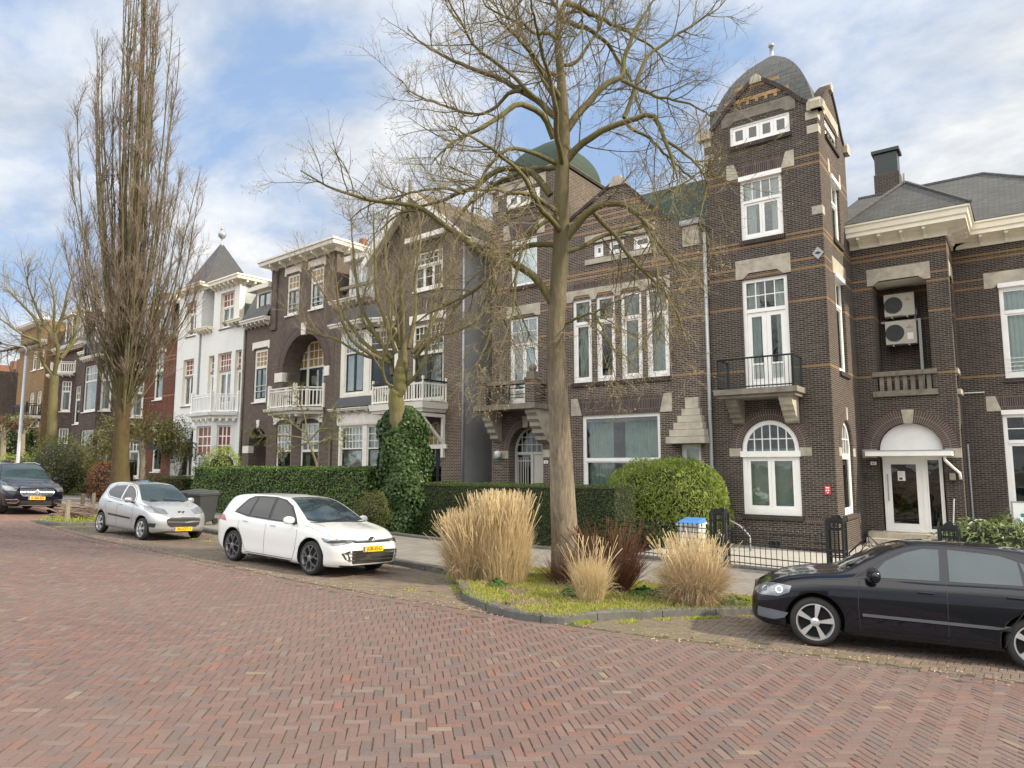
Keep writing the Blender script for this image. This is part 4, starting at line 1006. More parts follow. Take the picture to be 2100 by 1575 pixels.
# ---------------------------------------------------------------- the terrace to the left (turned 3.6 degrees)
LB=Face((-19.1,22.2),-3.6)
def gz_at(s): q=LB.P(s,0,-1); return ground_z(q[0],q[1])-.15
def lx(k,x,y,d=0.): return LB.px(*k(x,y),d)[0]
def lz(k,x,y,d=0.): return LB.px(*k(x,y),d)[1]
def cornice(path,z,par,h=.3,out=.45,mat='cream',brk=.5,bmat=None,name='cornice'):
    prof=[(0,z),(.05,z),(.05,z+h*.35),(out*.85,z+h*.4),(out*.9,z+h*.75),(out,z+h*.8),(out,z+h),(0,z+h+.03)]
    MB().sweep(prof,path).build(name,M[mat],par)
    if brk:
        for p,q in zip(path[:-1],path[1:]):
            p=np.array(p);q=np.array(q);l=np.linalg.norm(q-p);F=Face(tuple(p),math.degrees(math.atan2(q[1]-p[1],q[0]-p[0])))
            if l<.35: continue
            n=max(1,int(l/brk))
            for i in range(n):
                s=l*(i+.5)/n; P=F.P
                b=MB(); w=.055; pr=[(-.05,z-.12),(-.13,z-.08),(-out*.75,z+h*.1),(-out*.78,z+h*.4),(-.05,z+h*.4)]
                a=[P(s-w,zq,d) for d,zq in pr]; c=[P(s+w,zq,d) for d,zq in pr]; k=len(pr)
                b.add(a+c,[[0,1,2,3,4][::-1],[5,6,7,8,9]]+[[j,(j+1)%k,k+(j+1)%k,k+j] for j in range(k)])
                b.build('cornice_bracket',M[bmat or mat],par)
def plan(*pts): return [tuple(LB.P(s,0,d)[:2]) for s,d in pts]
def seg(p,q): 
    l=math.hypot(q[0]-p[0],q[1]-p[1]); return Face(p,math.degrees(math.atan2(q[1]-p[1],q[0]-p[0]))),l
def reveals(F,r,dep,par,mat='cream'):
    s0,s1,z0,z1=r; b=MB(); b.fbox(F,s0+.001,s0+.012,z0,z1,-.004,dep); b.build('reveal',M[mat],par)
    b=MB(); b.fbox(F,s0+.012,s1-.001,z1-.012,z1-.001,-.004,dep); b.build('reveal',M[mat],par)
def balusters(path,z0,z1,par,mat='offwhite',step=.15,r=.022,post=.06,top=.05,topmat=None,hole=True):
    b=MB(); 
    for i,(p,q) in enumerate(zip(path[:-1],path[1:])):
        F,l=seg(p,q); n=max(2,int(l/step))
        for k in range(1,n): s=l*k/n; b.fbox(F,s-r,s+r,z0+.1,z1-.12,-.012,.012)
        b.fbox(F,0,l,z0+.05,z0+.11,-.03,.03); b.fbox(F,0,l,z1-.2,z1-.13,-.025,.025)
        if not topmat: b.fbox(F,0,l,z1-.06,z1,-.04,.04)
    o=b.build('balustrade',M[mat],par)
    if topmat:
        b=MB()
        for p,q in zip(path[:-1],path[1:]): F,l=seg(p,q); b.fbox(F,0,l,z1-.07,z1,-.05,.05)
        b.build('handrail',M[topmat],par)
    for p in path:
        F=Face(p,LB.ang*57.3); q=MB(); q.fbox(F,-post,post,z0,z1+.1,-post,post); q.fprism(F,arc(0,z1+.1,post,0,180,8),-post,post); q.build('post',M[mat],par)
def small_lintel(F,r,par,mat='offwhite'):
    s0,s1,z0,z1=r; MB().fprism(F,[(s0,z0),(s0+.1,z0-.001),(s0+.16,z0+.1),(s1-.16,z0+.1),(s1-.1,z0-.001),(s1,z0),(s1,z1),(s0,z1)],-.05,.1).build('lintel',M[mat],par)
def shell(s0,s1,H,dep,gz,mat,par,front_holes=(),reveal=.13,front=None,d=0.):
    w=MB(); w.fwall(LB,front or [(s0,gz-.6),(s1,gz-.6),(s1,H),(s0,H)],front_holes,reveal,d)
    for s in (s0,s1):
        P=LB.P; w.quad(P(s,gz-.6,d),P(s,gz-.6,dep),P(s,H,dep),P(s,H,d))
    w.quad(LB.P(s0,gz-.6,dep),LB.P(s1,gz-.6,dep),LB.P(s1,H,dep),LB.P(s0,H,dep))
    w.quad(LB.P(s0,H-.05,d+.01),LB.P(s1,H-.05,d+.01),LB.P(s1,H-.05,dep),LB.P(s0,H-.05,dep))
    return w.build('wall',mat,par)
def slabs(s0,s1,dep,zs,par,gz,d0=.15):
    for z in zs: MB().fbox(LB,s0+.05,s1-.05,z,z+.15,d0,dep-.1).build('floor_slab',bpy.data.materials['interior_plaster'],par)
    MB().fbox(LB,s0+.05,s1-.05,gz,zs[-1],3.6,3.7).build('inner_wall',bpy.data.materials['interior_plaster'],par)
# ============ house 3: gable with bargeboards, bay, balcony
K5=K(660,440,5.25); K6=K(660,700,5.25)
M['brick3']=brick_mat('warm_brown_brick',(.042,.032,.027),(.088,.067,.056),(.34,.29,.22),ms=.011,dirt=.25,var2=(.2,.14,.1))
gz3=gz_at(-4)
H3=thing('gabled_house','brown brick house with steep gable, white bargeboards and balcony, behind the ivy covered tree','house',LB.P(.27,gz3,0),R(-3.6))
SL,SR=-8.75,.27; GP=-2.67; hwg=SR-GP; GPZ=LB.px(858,385)[1]-.35; EV3=LB.px(945,492)[1]+.25
gw=(lx(K5,985,700),lx(K5,1300,700),lz(K5,1000,838),lz(K5,1000,430)); 
fw=(lx(K5,972,1300),lx(K5,1312,1300),lz(K6,1090,645),lz(K5,990,1195))
en=(lx(K6,1078,1000),lx(K6,1290,1000),gz3,lz(K6,1190,858)); enz=lz(K6,1190,960)
dw=(lx(K5,262,700),lx(K5,805,700),lz(K5,270,925),lz(K5,270,560))
FL3=lz(K5,110,985)
out3=[(SL,gz3-.6),(SR,gz3-.6),(SR,EV3),(GP,GPZ),(GP-hwg,EV3),(GP-hwg,FL3),(SL,FL3)]
w3=MB(); w3.fwall(LB,out3,[rpoly(gw),rpoly(fw),archpoly(en,enz)],[.12,.14,.6])
P=LB.P
w3.quad(P(SL,gz3,0),P(SL,gz3,9),P(SL,11,9),P(SL,11,0)); w3.quad(P(SL,gz3,9),P(SR,gz3,9),P(SR,EV3,9),P(SL,EV3,9))
w3.quad(P(GP-hwg,FL3,0),P(GP-hwg,FL3,9),P(GP-hwg,EV3,9),P(GP-hwg,EV3,0))
w3.build('wall',M['brick3'],H3)
M['plaster']=plain('grey_render',(.30,.31,.31),.9,.25,.8,bmp=.05)
rs=MB(); rs.quad(P(SR,gz3-.6,0.001),P(SR,gz3-.6,12),P(SR,EV3,12),P(SR,EV3,0.001)); rs.quad(P(SR,EV3,.5),P(SR,EV3,9),P(GP,GPZ,9),P(GP,GPZ,8.9)); rs.build('side_wall',M['plaster'],H3)
slabs(SL,SR,9,(3.4,7.4,10.8),H3,gz3)
rf=MB(); ov=.5; sl_=(GPZ-EV3)/hwg
for sg in (1,-1):
    e=GP+sg*(hwg+.35); ez=EV3-sl_*.35
    rf.quad(P(e,ez+.12,-ov),P(e,ez+.12,10),P(GP,GPZ+.14,10),P(GP,GPZ+.14,-ov))
rf.build('roof',M['rooftile'],H3)
for sg in (1,-1):
    e=GP+sg*(hwg+.45); ez=EV3-sl_*.45
    b=MB(); b.fprism(LB,[(GP,GPZ-.28),(GP,GPZ+.13),(e,ez+.13),(e-sg*.05,ez-.22)],-ov-.06,-ov); b.build('bargeboard',M['offwhite'],H3)
    b=MB(); P0=[P(GP,GPZ+.0,-ov),P(GP,GPZ+.0,0),P(e,ez+.0,0),P(e,ez+.0,-ov)]; b.poly(P0); b.build('soffit',M['offwhite'],H3)
MB().fbox(LB,gw[0]-.3,gw[1]+.35,gw[3]+.5,gw[3]+.72,-.3,.02).build('gable_beam',M['offwhite'],H3)
MB().fbox(LB,GP-.05,GP+.05,GPZ-.5,GPZ+.5,-ov-.12,-ov).build('gable_finial',M['stone_dirty'],H3)
MB().fbox(LB,SR-.05,SR+.5,EV3-.5,EV3-.28,-.1,10).build('gutter',M['offwhite'],H3)
window(LB,gw,H3,rec=.06,fr=.09,transom=.66,top=(6,2),low=(3,2),casew=.07,fm='offwhite',curtain=('curtain','sides'),sill='white',bar=.03)
small_lintel(LB,(fw[0]-.15,fw[1]+.15,fw[3]+.03,fw[3]+.42),H3)
window(LB,fw,H3,rec=.08,fr=.13,transom=.62,top=(7,4),low=(2,1),casew=.1,fm='offwhite',sm='darkgreen',curtain=('curtain','full'),name='french_window',bar=.022)
q=MB()
for k in range(11): x=gw[0]+.1+k*.17; q.fprism(LB,[(x,lz(K5,1100,975)-.12),(x+.06,lz(K5,1100,975)-.12),(x+.06,lz(K5,1100,975)+.22+.1*math.sin(k/10*pi)),(x,lz(K5,1100,975)+.22+.1*math.sin(k/10*pi))],-.012,.02)
q.build('relieving_arch',M['archbrick'],H3)
# mansard storey left with the wide white window
ms=MB(); m0,m1=SL+.05,GP-hwg-.02; mt=lz(K5,210,495)
ms.fbox(LB,m0+.9,m1,FL3,mt-.02,.32,5.); ms.build('dormer_wall',M['zinc'],H3)
window(LB,(dw[0],m1,FL3+.05,mt-.25),H3,rec=.2,fr=.13,low=(5,1),casew=.06,fm='offwhite',curtain=('curtain','full'))
MB().fbox(LB,m0+.7,m1+.1,mt-.22,mt+.05,-.15,5.2).build('dormer_roof',M['offwhite'],H3)
MB().quad(P(SL,FL3+.1,.0),P(m0+.9,FL3+.1,.0),P(m0+.9,mt-.2,1.4),P(SL,mt-.2,1.4)).build('mansard_roof',M['slate_dark'],H3)
cornice(plan((SL,0),(GP-hwg-.1,0)),FL3-.2,H3,.28,.5,'offwhite',.55)
# chimney pots
q=MB(); c=LB.px(768,520,3.); q.tube([P(c[0]-1.,mt,3),P(c[0]-1.,mt+1.9,3)],.11,8); q.build('flue',M['zinc'],H3)
q=MB(); q.lathe(P(c[0]-1.,mt+1.9,3),[(.11,0),(.24,.05),(.24,.4),(.1,.5)],8); q.build('chimney_pot',plain('terracotta',(.28,.14,.08),.9,.3),H3)
# bay, two storeys
bd3=-.62; ba=lx(K6,185,900,bd3); bb=lx(K6,455,900,bd3); bc=bb+1.55
bpl=plan((ba,0),(ba,bd3),(bb,bd3),(bc,0))
def bay_storey(pl,z0,z1,par,specs,wallm='offwhite',solid=.0):
    for (p,q),sp in zip(zip(pl[:-1],pl[1:]),specs):
        F,l=seg(p,q); m=.14
        if sp is None: MB().fwall(F,[(0,z0),(l,z0),(l,z1),(0,z1)]).build('bay_wall',M[wallm],par); continue
        zz0=z0+sp.get('z',0); r=(sp.get('a',m),l-sp.get('b',m),zz0,z1-sp.get('t',.1))
        MB().fwall(F,[(0,z0),(l,z0),(l,z1),(0,z1)],[rpoly(r)],.1).build('bay_wall',M[wallm],par)
        window(F,r,par,**sp['w'])
zb0=gz3-.1; zb1=lz(K6,300,905,bd3); zb2=lz(K6,300,770,bd3); zs0=lz(K6,300,745,bd3)+.12; zs1=lz(K6,300,600,bd3); zu1=lz(K5,300,1270,bd3); zu2=lz(K5,300,1180,bd3)+.1
tf=(lz(K6,300,1155,bd3)-zb0-.8)/(zb1-.05-zb0-.8)
sp=dict(a=.16,b=.1,t=.05,z=.8,w=dict(rec=.05,fr=.06,transom=tf,top=(6,3),low=(1,1),fm='offwhite',sm='darkgreen',casew=.06,bar=.035,curtain=('curtain','flat')))
bay_storey(bpl,zb0,zb1,H3,[None,sp,dict(sp,w=dict(sp['w'],top=(4,3)))])
MB().sweep([(-.02,zb1),(.06,zb1),(.08,zb1+.1),(.08,zb2-.02),(0,zb2)],bpl).build('valance_board',M['offwhite'],H3)
cornice(bpl,zb2,H3,.2,.42,'offwhite',.5)
MB().sweep([(.36,zs0+.02),(.0,zs1),(-.1,zs1)],bpl).build('bay_skirt_roof',M['slate_dark'],H3)
tf2=(lz(K6,300,130,bd3)-zs1)/(zu1-zs1)
sp=dict(a=.3,b=.14,t=.06,z=.14,w=dict(rec=.05,fr=.07,transom=tf2,top=(7,4),low=(2,1),fm='offwhite',sm='darkgreen',casew=.07,bar=.022,curtain=('curtain','sides')))
bay_storey(bpl,zs1,zu1,H3,[None,sp,dict(sp,a=.2,w=dict(sp['w'],top=(2,3),low=(1,1),glass='glass_dark'))])
cornice(bpl,zu1+.1,H3,.32,.5,'offwhite',.5)
MB().sweep([(.45,zu1+.44),(-.1,zu1+1.2),(-.5,zu1+1.2)],bpl).build('bay_roof',M['slate_dark'],H3)
MB().poly([(x,y,zu1+.42) for x,y in bpl]).build('bay_ceiling',M['offwhite'],H3)
# balcony
bdd=-1.35; q0=bc-.2; q1=LB.px(*K6(1085,640),bdd)[0]; sz=LB.px(*K6(1085,640),bdd)[1]; tz=LB.px(*K6(1150,395),bdd)[1]
bp3=plan((q0,-.25),(q0+.15,bdd),(q1,bdd),(q1,0))
MB().sweep([(-.2,sz-.42),(.0,sz-.42),(.04,sz-.3),(.1,sz-.28),(.14,sz-.02),(.16,sz),(-.3,sz)],bp3).build('balcony_slab',M['offwhite'],H3)
MB().poly([(x,y,sz-.05) for x,y in bp3]).build('balcony_floor',M['zinc'],H3)
MB().poly([(x,y,sz-.4) for x,y in bp3]).build('balcony_soffit',M['offwhite'],H3)
balusters(bp3,sz,tz,H3,'offwhite',.16,.025,.04,topmat='darkmetal')
bq=Face(LB.P(q1-.1,0,0)[:2],LB.ang*57.3-90)  # side plane, s runs outwards
b=MB(); b.fbox(bq,0,1.5,sz-.62,sz-.48,-.06,.06); b.fbox(bq,0,.14,sz-2.3,sz-.62,-.06,.06)
b.fprism(bq,[(.12,sz-1.75),(.12,sz-1.58),(1.18,sz-.62),(1.34,sz-.62)],-.05,.05); b.build('balcony_brace',M['offwhite'],H3)
# entrance
rr_=(en[1]-en[0])/2; ring_arch(LB,(en[0]+en[1])/2,enz,rr_,rr_+.3,H3,(en[3]-enz)/rr_)
tz3=lz(K6,1190,1125)
window(LB,(en[0],en[1],gz3,en[3]),H3,rec=.35,fr=.08,transom=(tz3-gz3)/(en[3]-gz3),top=(4,3),low=(2,5),arch=enz,fm='offwhite',sm='darkgreen',glass='glass_dark',topglass='amber',casew=.09,name='door_frame',bar=.035)
MB().fbox(LB,en[0]-.05,en[1]+.35,tz3-.13,tz3+.05,-.1,.3).build('door_beam',M['offwhite'],H3)
q=MB(); q.tube([P(SR+.02,gz3,-.07),P(SR+.02,EV3-.5,-.07)],.06,8); q.build('downpipe',M['zinc'],H3,smooth=True)
dog=thing('dog_statue','dark seated dog statue on the balcony edge beside the bay','statue',P(q0-.1,zs0+.1,bd3+.05),R(160))
# ============ house 4: loggia house
K3=K(480,480,6.5625); K4=K(480,720,6.5625)
M['brick4']=brick_mat('mauve_brown_brick',(.05,.035,.032),(.095,.069,.06),(.27,.23,.19),ms=.010,dirt=.2,var2=(.20,.12,.1))
gz4=gz_at(-13); H4=thing('loggia_house','dark brick house with big arched loggia, white balcony and flat corniced roof','house',LB.P(-8.8,gz4,0),R(-3.6))
A0,A1=-17.4,-8.78; AM=lx(K3,520,800); TOP4=lz(K3,640,455); EV4=lz(K3,180,1260)
wa=(lx(K3,712,850),lx(K3,876,850),lz(K3,735,1100),lz(K3,735,565)); wb=(lx(K3,1025,800),lx(K3,1203,800),lz(K3,1040,1020),lz(K3,1040,475))
wc=(lx(K4,270,300),lx(K4,442,300),lz(K4,290,690),lz(K3,278,1570))
lgg=(lx(K4,655,300),lx(K4,1212,300),lz(K4,900,750),lz(K3,920,1345)); lsp=lz(K4,640,290)
ed=(lx(K4,197,1300),lx(K4,432,1300),gz4,lz(K4,315,1030)); esp=lz(K4,315,1290)-0.1; esp=ed[3]-(ed[1]-ed[0])/2
wd=(lx(K4,562,1300),lx(K4,765,1300),gz4+.9,lz(K4,600,985)); we=(lx(K4,888,1300),lx(K4,1135,1300),gz4+.9,lz(K4,900,975))
fr4=[(A0,gz4-.6),(A1,gz4-.6),(A1,TOP4),(AM,TOP4),(AM,EV4),(A0,EV4)]
w4=MB(); w4.fwall(LB,fr4,[rpoly(wa),rpoly(wb),rpoly(wc),archpoly(lgg,lsp),archpoly(ed,esp),rpoly(wd),rpoly(we)],[.1,.1,.1,1.2,1.4,.12,.12])
for s,h in ((A0,EV4),(A1,TOP4),(AM,TOP4)): w4.quad(P(s,gz4,.002 if s!=AM else 0),P(s,gz4,9),P(s,h,9),P(s,h,.002 if s!=AM else 0)) if s!=AM else w4.quad(P(s,EV4-.1,0),P(s,EV4-.1,9),P(s,h,9),P(s,h,0))
w4.quad(P(A0,gz4,9),P(A1,gz4,9),P(A1,TOP4,9),P(A0,TOP4,9)); w4.quad(P(AM,TOP4-.1,.1),P(A1,TOP4-.1,.1),P(A1,TOP4-.1,9),P(AM,TOP4-.1,9))
w4.build('wall',M['brick4'],H4)
slabs(A0,A1,9,(3.6,7.6,TOP4-.5),H4,gz4,1.5)
b=MB(); b.fbox(LB,AM+.02,AM+.55,lz(K3,560,1290),TOP4,-.1,.0); b.build('pilaster',M['brick4'],H4)
M['redbrown']=plain('red_brown_plaster',(.14,.06,.045),.9,.2)
b=MB(); b.fbox(LB,lgg[0]-.1,lgg[1]+.1,lgg[2],lgg[3]+.1,1.2,1.25); b.build('loggia_wall',M['brick4'],H4)
small_lintel(LB,(wa[0]-.22,wa[1]+.16,wa[3]+.0,wa[3]+.45),H4); small_lintel(LB,(wb[0]-.22,wb[1]+.16,wb[3]+.0,wb[3]+.45),H4); small_lintel(LB,(wc[0]-.22,wc[1]+.2,wc[3]+.0,wc[3]+.45),H4)
for r in (wa,wb): 
    window(LB,r,H4,rec=.05,fr=.13,transom=.64,top=(3,2),low=(2,1),fm='offwhite',sm='darkgreen',topglass='amber',casew=.07,curtain=('curtain','sides'),sill='white',bar=.05)
    q=MB(); q.tube([P(r[0]+.1,r[2]+.35,-.0),P(r[1]-.1,r[2]+.35,-.0)],.02,4); q.tube([P(r[0]+.1,r[2]+.6,-.0),P(r[1]-.1,r[2]+.6,-.0)],.02,4); q.build('guard_rail',M['offwhite'],H4)
window(LB,wc,H4,rec=.05,fr=.15,transom=.66,top=(3,3),low=(2,1),fm='offwhite',sm='darkgreen',topglass='amber',casew=.07,curtain=('curtain','sides'),sill='white',bar=.05)
q=MB(); q.tube([P(wc[0]+.1,wc[2]+.6,0),P(wc[1]-.1,wc[2]+.6,0)],.02,4); q.tube([P(wc[0]+.1,wc[2]+.9,0),P(wc[1]-.1,wc[2]+.9,0)],.02,4); q.build('guard_rail',M['offwhite'],H4)
rl_=(lgg[1]-lgg[0])/2; cl_=(lgg[0]+lgg[1])/2; ring_arch(LB,cl_,lsp,rl_,rl_+.55,H4,(lgg[3]-lsp)/rl_); voussoirs(LB,cl_,lsp,rl_,rl_+.55,50,H4,(lgg[3]-lsp)/rl_)
MB().fprism(LB,[(cl_-.2,lgg[3]-.05),(cl_+.16,lgg[3]-.05),(cl_+.2,lgg[3]+.6),(cl_-.24,lgg[3]+.6)],-.06,.1).build('keystone',M['offwhite'],H4)
for a,c in ((lgg[0]-.75,lgg[0]+.0),(lgg[1]-.0,lgg[1]+.45)): MB().fbox(LB,a,c,lsp-.5,lsp,-.04,.4).build('impost_stone',M['offwhite'],H4)
dx0,dx1=LB.px(*K4(830,300),1.1)[0],LB.px(*K4(1330,300),1.1)[0]
dx1=min(dx1,lgg[1]-.05)
window(LB,(dx0,dx0+(dx1-dx0)*.36,lgg[2]+.1,LB.px(*K3(960,1470),1.1)[1]),H4,rec=1.05,fr=.1,transom=.6,top=(3,3),low=(1,1),fm='offwhite',sm='darkgreen',topglass='amber',casew=.1,curtain=('curtain','full'),bar=.05)
window(LB,(dx0+(dx1-dx0)*.36,dx1,lgg[2]+.1,LB.px(*K3(960,1470),1.1)[1]),H4,rec=1.05,fr=.1,transom=.6,top=(5,3),low=(2,1),fm='offwhite',sm='darkgreen',topglass='amber',casew=.12,curtain=('curtain','full'),bar=.05,name='balcony_door')
# balcony white
b4=-1.0; p0=LB.px(*K4(475,700),b4)[0]; p1=LB.px(*K4(815,700),b4)[0]; fz=LB.px(*K4(815,752),b4)[1]; tz=LB.px(*K4(815,475),b4)[1]
p2=p1+1.05
bp4=plan((p0,0),(p0,b4),(p1,b4),(p2,0))
MB().sweep([(-.1,fz-.35),(.02,fz-.33),(.05,fz-.2),(.2,fz-.16),(.24,fz-.02),(-.1,fz)],bp4).build('balcony_slab',M['offwhite'],H4)
MB().poly([(x,y,fz-.02) for x,y in bp4]).build('balcony_floor',M['zinc'],H4); MB().poly([(x,y,fz-.3) for x,y in bp4]).build('balcony_soffit',M['offwhite'],H4)
balusters(bp4,fz,tz,H4,'offwhite',.17,.03,.08)
for i in range(5): s=p0+.3+i*(p1-p0-.3)/4; MB().fbox(LB,s-.06,s+.06,fz-.45,fz-.3,b4*.95,0).build('balcony_bracket',M['offwhite'],H4)
# ground floor
re=(ed[1]-ed[0])/2; ce=(ed[0]+ed[1])/2; ring_arch(LB,ce,esp,re,re+.33,H4); voussoirs(LB,ce,esp,re,re+.33,30,H4)
MB().fprism(LB,[(ce-.1,ed[3]-.03),(ce+.1,ed[3]-.03),(ce+.15,ed[3]+.42),(ce-.15,ed[3]+.42)],-.05,.1).build('keystone',M['offwhite'],H4)
iz=lz(K4,160,1325); MB().fbox(LB,lx(K4,118,1325),ed[0]+.005,iz-.2,iz+.2,-.03,.3).build('impost_stone',M['offwhite'],H4)
MB().fbox(LB,ed[0]-.1,ed[1]+.1,gz4-.5,ed[3]+.1,1.4,1.45).build('porch_wall',M['brick4'],H4)
window(LB,(ed[0]+.1,ed[1]-.1,gz4,esp+.2),H4,rec=1.2,fr=.12,transom=.7,top=(3,2),low=(2,1),fm='offwhite',sm='darkgreen',casew=.12,glass='glass_dark',name='front_door')
for r,tp in ((wd,(4,3)),(we,(3,3))):
    MB().fprism(LB,[(r[0]-.3,r[3]),(r[0]-.1,r[3]-.0)]+arc((r[0]+r[1])/2,r[3]-.0,(r[1]-r[0])/2+.02,180,0,10,.22)+[(r[1]+.3,r[3]),(r[1]+.3,r[3]+.5),(r[0]-.3,r[3]+.5)],-.04,.1).build('lintel',M['offwhite'],H4)
    window(LB,r,H4,rec=.07,fr=.12,transom=.58,top=tp,low=(1,1),fm='offwhite',sm='darkgreen',casew=.06,bar=.06,curtain=('curtain','sides'))
# cornices and roofs of house 4
cornice(plan((AM,2.),(AM,-.1),(A1,-.1),(A1,2.)),TOP4-.05,H4,.5,.6,'offwhite',.85)
cornice(plan((A0,0),(AM,0)),EV4-.05,H4,.35,.5,'offwhite',.42)
MB().quad(P(A0,EV4+.3,-.35),P(AM,EV4+.3,-.35),P(AM,EV4+2.4,.7),P(A0,EV4+2.4,.7)).build('mansard_roof',M['slate_dark'],H4)
MB().quad(P(A0,EV4+2.4,.7),P(AM,EV4+2.4,.7),P(AM,EV4+2.5,9),P(A0,EV4+2.5,9)).build('flat_roof',M['zinc'],H4)
dr4=(lx(K3,340,900),AM,lz(K3,340,1100)+.05,lz(K3,340,795))
MB().fbox(LB,dr4[0]-.02,AM-.01,dr4[2]-.1,dr4[3]+.05,.1,2.).build('dormer_wall',M['black'],H4)
window(LB,(dr4[0]-.25,AM-.01,dr4[2]-.1,dr4[3]+.1),H4,rec=0.,fr=.18,low=(2,1),fm='offwhite',sm='darkgreen',casew=.08,curtain=('curtain','full'))
MB().fprism(LB,[(lx(K3,243,745),dr4[3]+.1),(AM,dr4[3]+.1),(AM,dr4[3]+.4),(lx(K3,243,745),dr4[3]+.32)],-.3,2.).build('dormer_roof',M['offwhite'],H4)
q=MB(); sp_=lx(K4,1305,1300); q.tube([P(sp_,gz4,-.08),P(sp_,lz(K4,1305,1165),-.08)],.05,8); q.build('downpipe',M['stone_dirty'],H4,smooth=True); q=MB(); q.tube([P(A0,gz4,-.06),P(A0,EV4-.1,-.06)],.07,8); q.build('downpipe',M['stone_dirty'],H4,smooth=True)
# ============ white house
Ka=K(340,540,7.875); Kb=K(340,740,7.875)
M['whitebrick']=brick_mat('white_painted_brick',(.74,.76,.74),(.80,.82,.80),(.64,.66,.64),ms=.005,dirt=.06,var2=(.66,.69,.68))
gz5=gz_at(-22); H5=thing('white_house','white painted house with slate pyramid spire, cream window reveals and corner balcony','house',LB.P(-17.4,gz5,0),R(-3.6))
C0,C1=-26.1,-17.42; e5=lz(Ka,660,1120)+.05; t5=lz(Ka,740,350)-.15
L1=lx(Ka,590,600); R0=lx(Ka,785,600); R1=lx(Ka,1190,400)
TL5=lz(Ka,560,400); TR5=lz(Ka,1190,290)
v1=(lx(Ka,338,900),lx(Ka,492,900),lz(Ka,360,1190),lz(Ka,360,640)); v2=(lx(Ka,885,700),lx(Ka,1100,700),lz(Ka,900,1065),lz(Ka,900,490))
v3=(lx(Kb,272,300),lx(Kb,440,300),lz(Kb,300,738),lz(Ka,300,1562)); 
fz5=lz(Kb,720,820,-1.)
v4=(lx(Kb,680,300),lx(Kb,768,300),fz5+.05,lz(Ka,690,1500)); v5=(lx(Kb,825,300),lx(Kb,1045,300),fz5+.02,lz(Ka,835,1462)); v6=(lx(Kb,1105,300),lx(Kb,1208,300),fz5+.05,lz(Ka,1110,1408))
dd5=(lx(Kb,75,1300),lx(Kb,438,1300),gz5,lz(Kb,250,1090))
outl=[(C0,gz5-.6),(C1,gz5-.6),(C1,lz(Ka,1280,1000)),(R1,lz(Ka,1280,1000)),(R1,TR5),(R0,TR5),(R0,e5+.25),(L1,e5+.25),(L1,TL5),(C0,TL5)]
w5=MB(); w5.fwall(LB,outl,[rpoly(r) for r in (v1,v2,v3,v4,v5,v6,dd5)],[.22]*6+[.3])
w5.quad(P(L1,e5,0),P(L1,e5,1.1),P(L1,TL5,1.1),P(L1,TL5,0)); w5.quad(P(R0,e5,0),P(R0,e5,1.1),P(R0,TR5,1.1),P(R0,TR5,0)); w5.quad(P(L1,e5,1.1),P(R0,e5,1.1),P(R0,TR5,1.1),P(L1,TR5,1.1))
for s in (C0,C1): w5.quad(P(s,gz5,.002),P(s,gz5,9),P(s,e5,9),P(s,e5,.002))
w5.quad(P(C0,e5-.1,0),P(C0,e5-.1,9),P(C0,TL5,9),P(C0,TL5,0)); w5.quad(P(C0,gz5,9),P(C1,gz5,9),P(C1,TR5,9),P(C0,TR5,9))
w5.build('wall',M['whitebrick'],H5)
slabs(C0,C1,9,(3.5,7.6,10.6),H5,gz5)
MB().quad(P(C0,TL5,.1),P(R1,TR5,.1),P(R1,TR5,9),P(C0,TL5,9)).build('flat_roof',M['zinc'],H5)
MB().fbox(LB,R1-.01,R1+.12,lz(Ka,1240,900),TR5,-.01,.3).build('corner_board',M['cream'],H5)
MB().quad(P(R1+.02,e5-.6,.3),P(R1+.02,e5-.6,9),P(R1+.02,TR5,9),P(R1+.02,TR5,.3)).build('dormer_cheek',plain('pale_zinc',(.45,.5,.5),.3,.2,2,metal=.6),H5)
MB().quad(P(R1,lz(Ka,1280,1000)+.1,-.3),P(C1,lz(Ka,1280,1000)+.1,-.3),P(C1,TR5-1,1.6),P(R1,TR5-1,1.6)).build('roof_slope',M['slate_dark'],H5)
cornice(plan((C0,0),(L1,0),(L1,.9)),TL5-.15,H5,.42,.45,'cream',.55)
cornice(plan((R0-.02,0),(R1+.1,0),(R1+.1,5.)),TR5-.12,H5,.45,.5,'cream',.5)
cornice(plan((L1-.15,0),(R0+.0,0)),e5-.05,H5,.3,.4,'cream',.42); ez_=lz(Ka,1150,985)-.05
cornice(plan((lx(Ka,1065,900),0),(C1,0)),ez_,H5,.3,.4,'cream',.42)
for r,kw in ((v1,dict(transom=.66,top=(3,2),low=(2,1))),(v2,dict(transom=.6,top=(4,2),low=(2,1),midpost=True)),(v3,dict(transom=.66,top=(3,3),low=(2,1))),(v4,dict(transom=.66,top=(2,3),low=(1,1))),(v6,dict(transom=.66,top=(2,3),low=(1,1)))):
    window(LB,r,H5,rec=.17,fr=.09,fm='white',topglass='redglass',casew=.06,curtain=('curtain','sides'),sill='dark' if r in (v1,v2,v3) else None,bar=.045,**kw); reveals(LB,r,.17,H5)
window(LB,v5,H5,rec=.17,fr=.09,transom=.68,top=(5,3),low=(2,1),fm='white',topglass='redglass',casew=.1,panel=.22,curtain=('curtain','sides'),name='french_window',bar=.045); reveals(LB,v5,.17,H5)
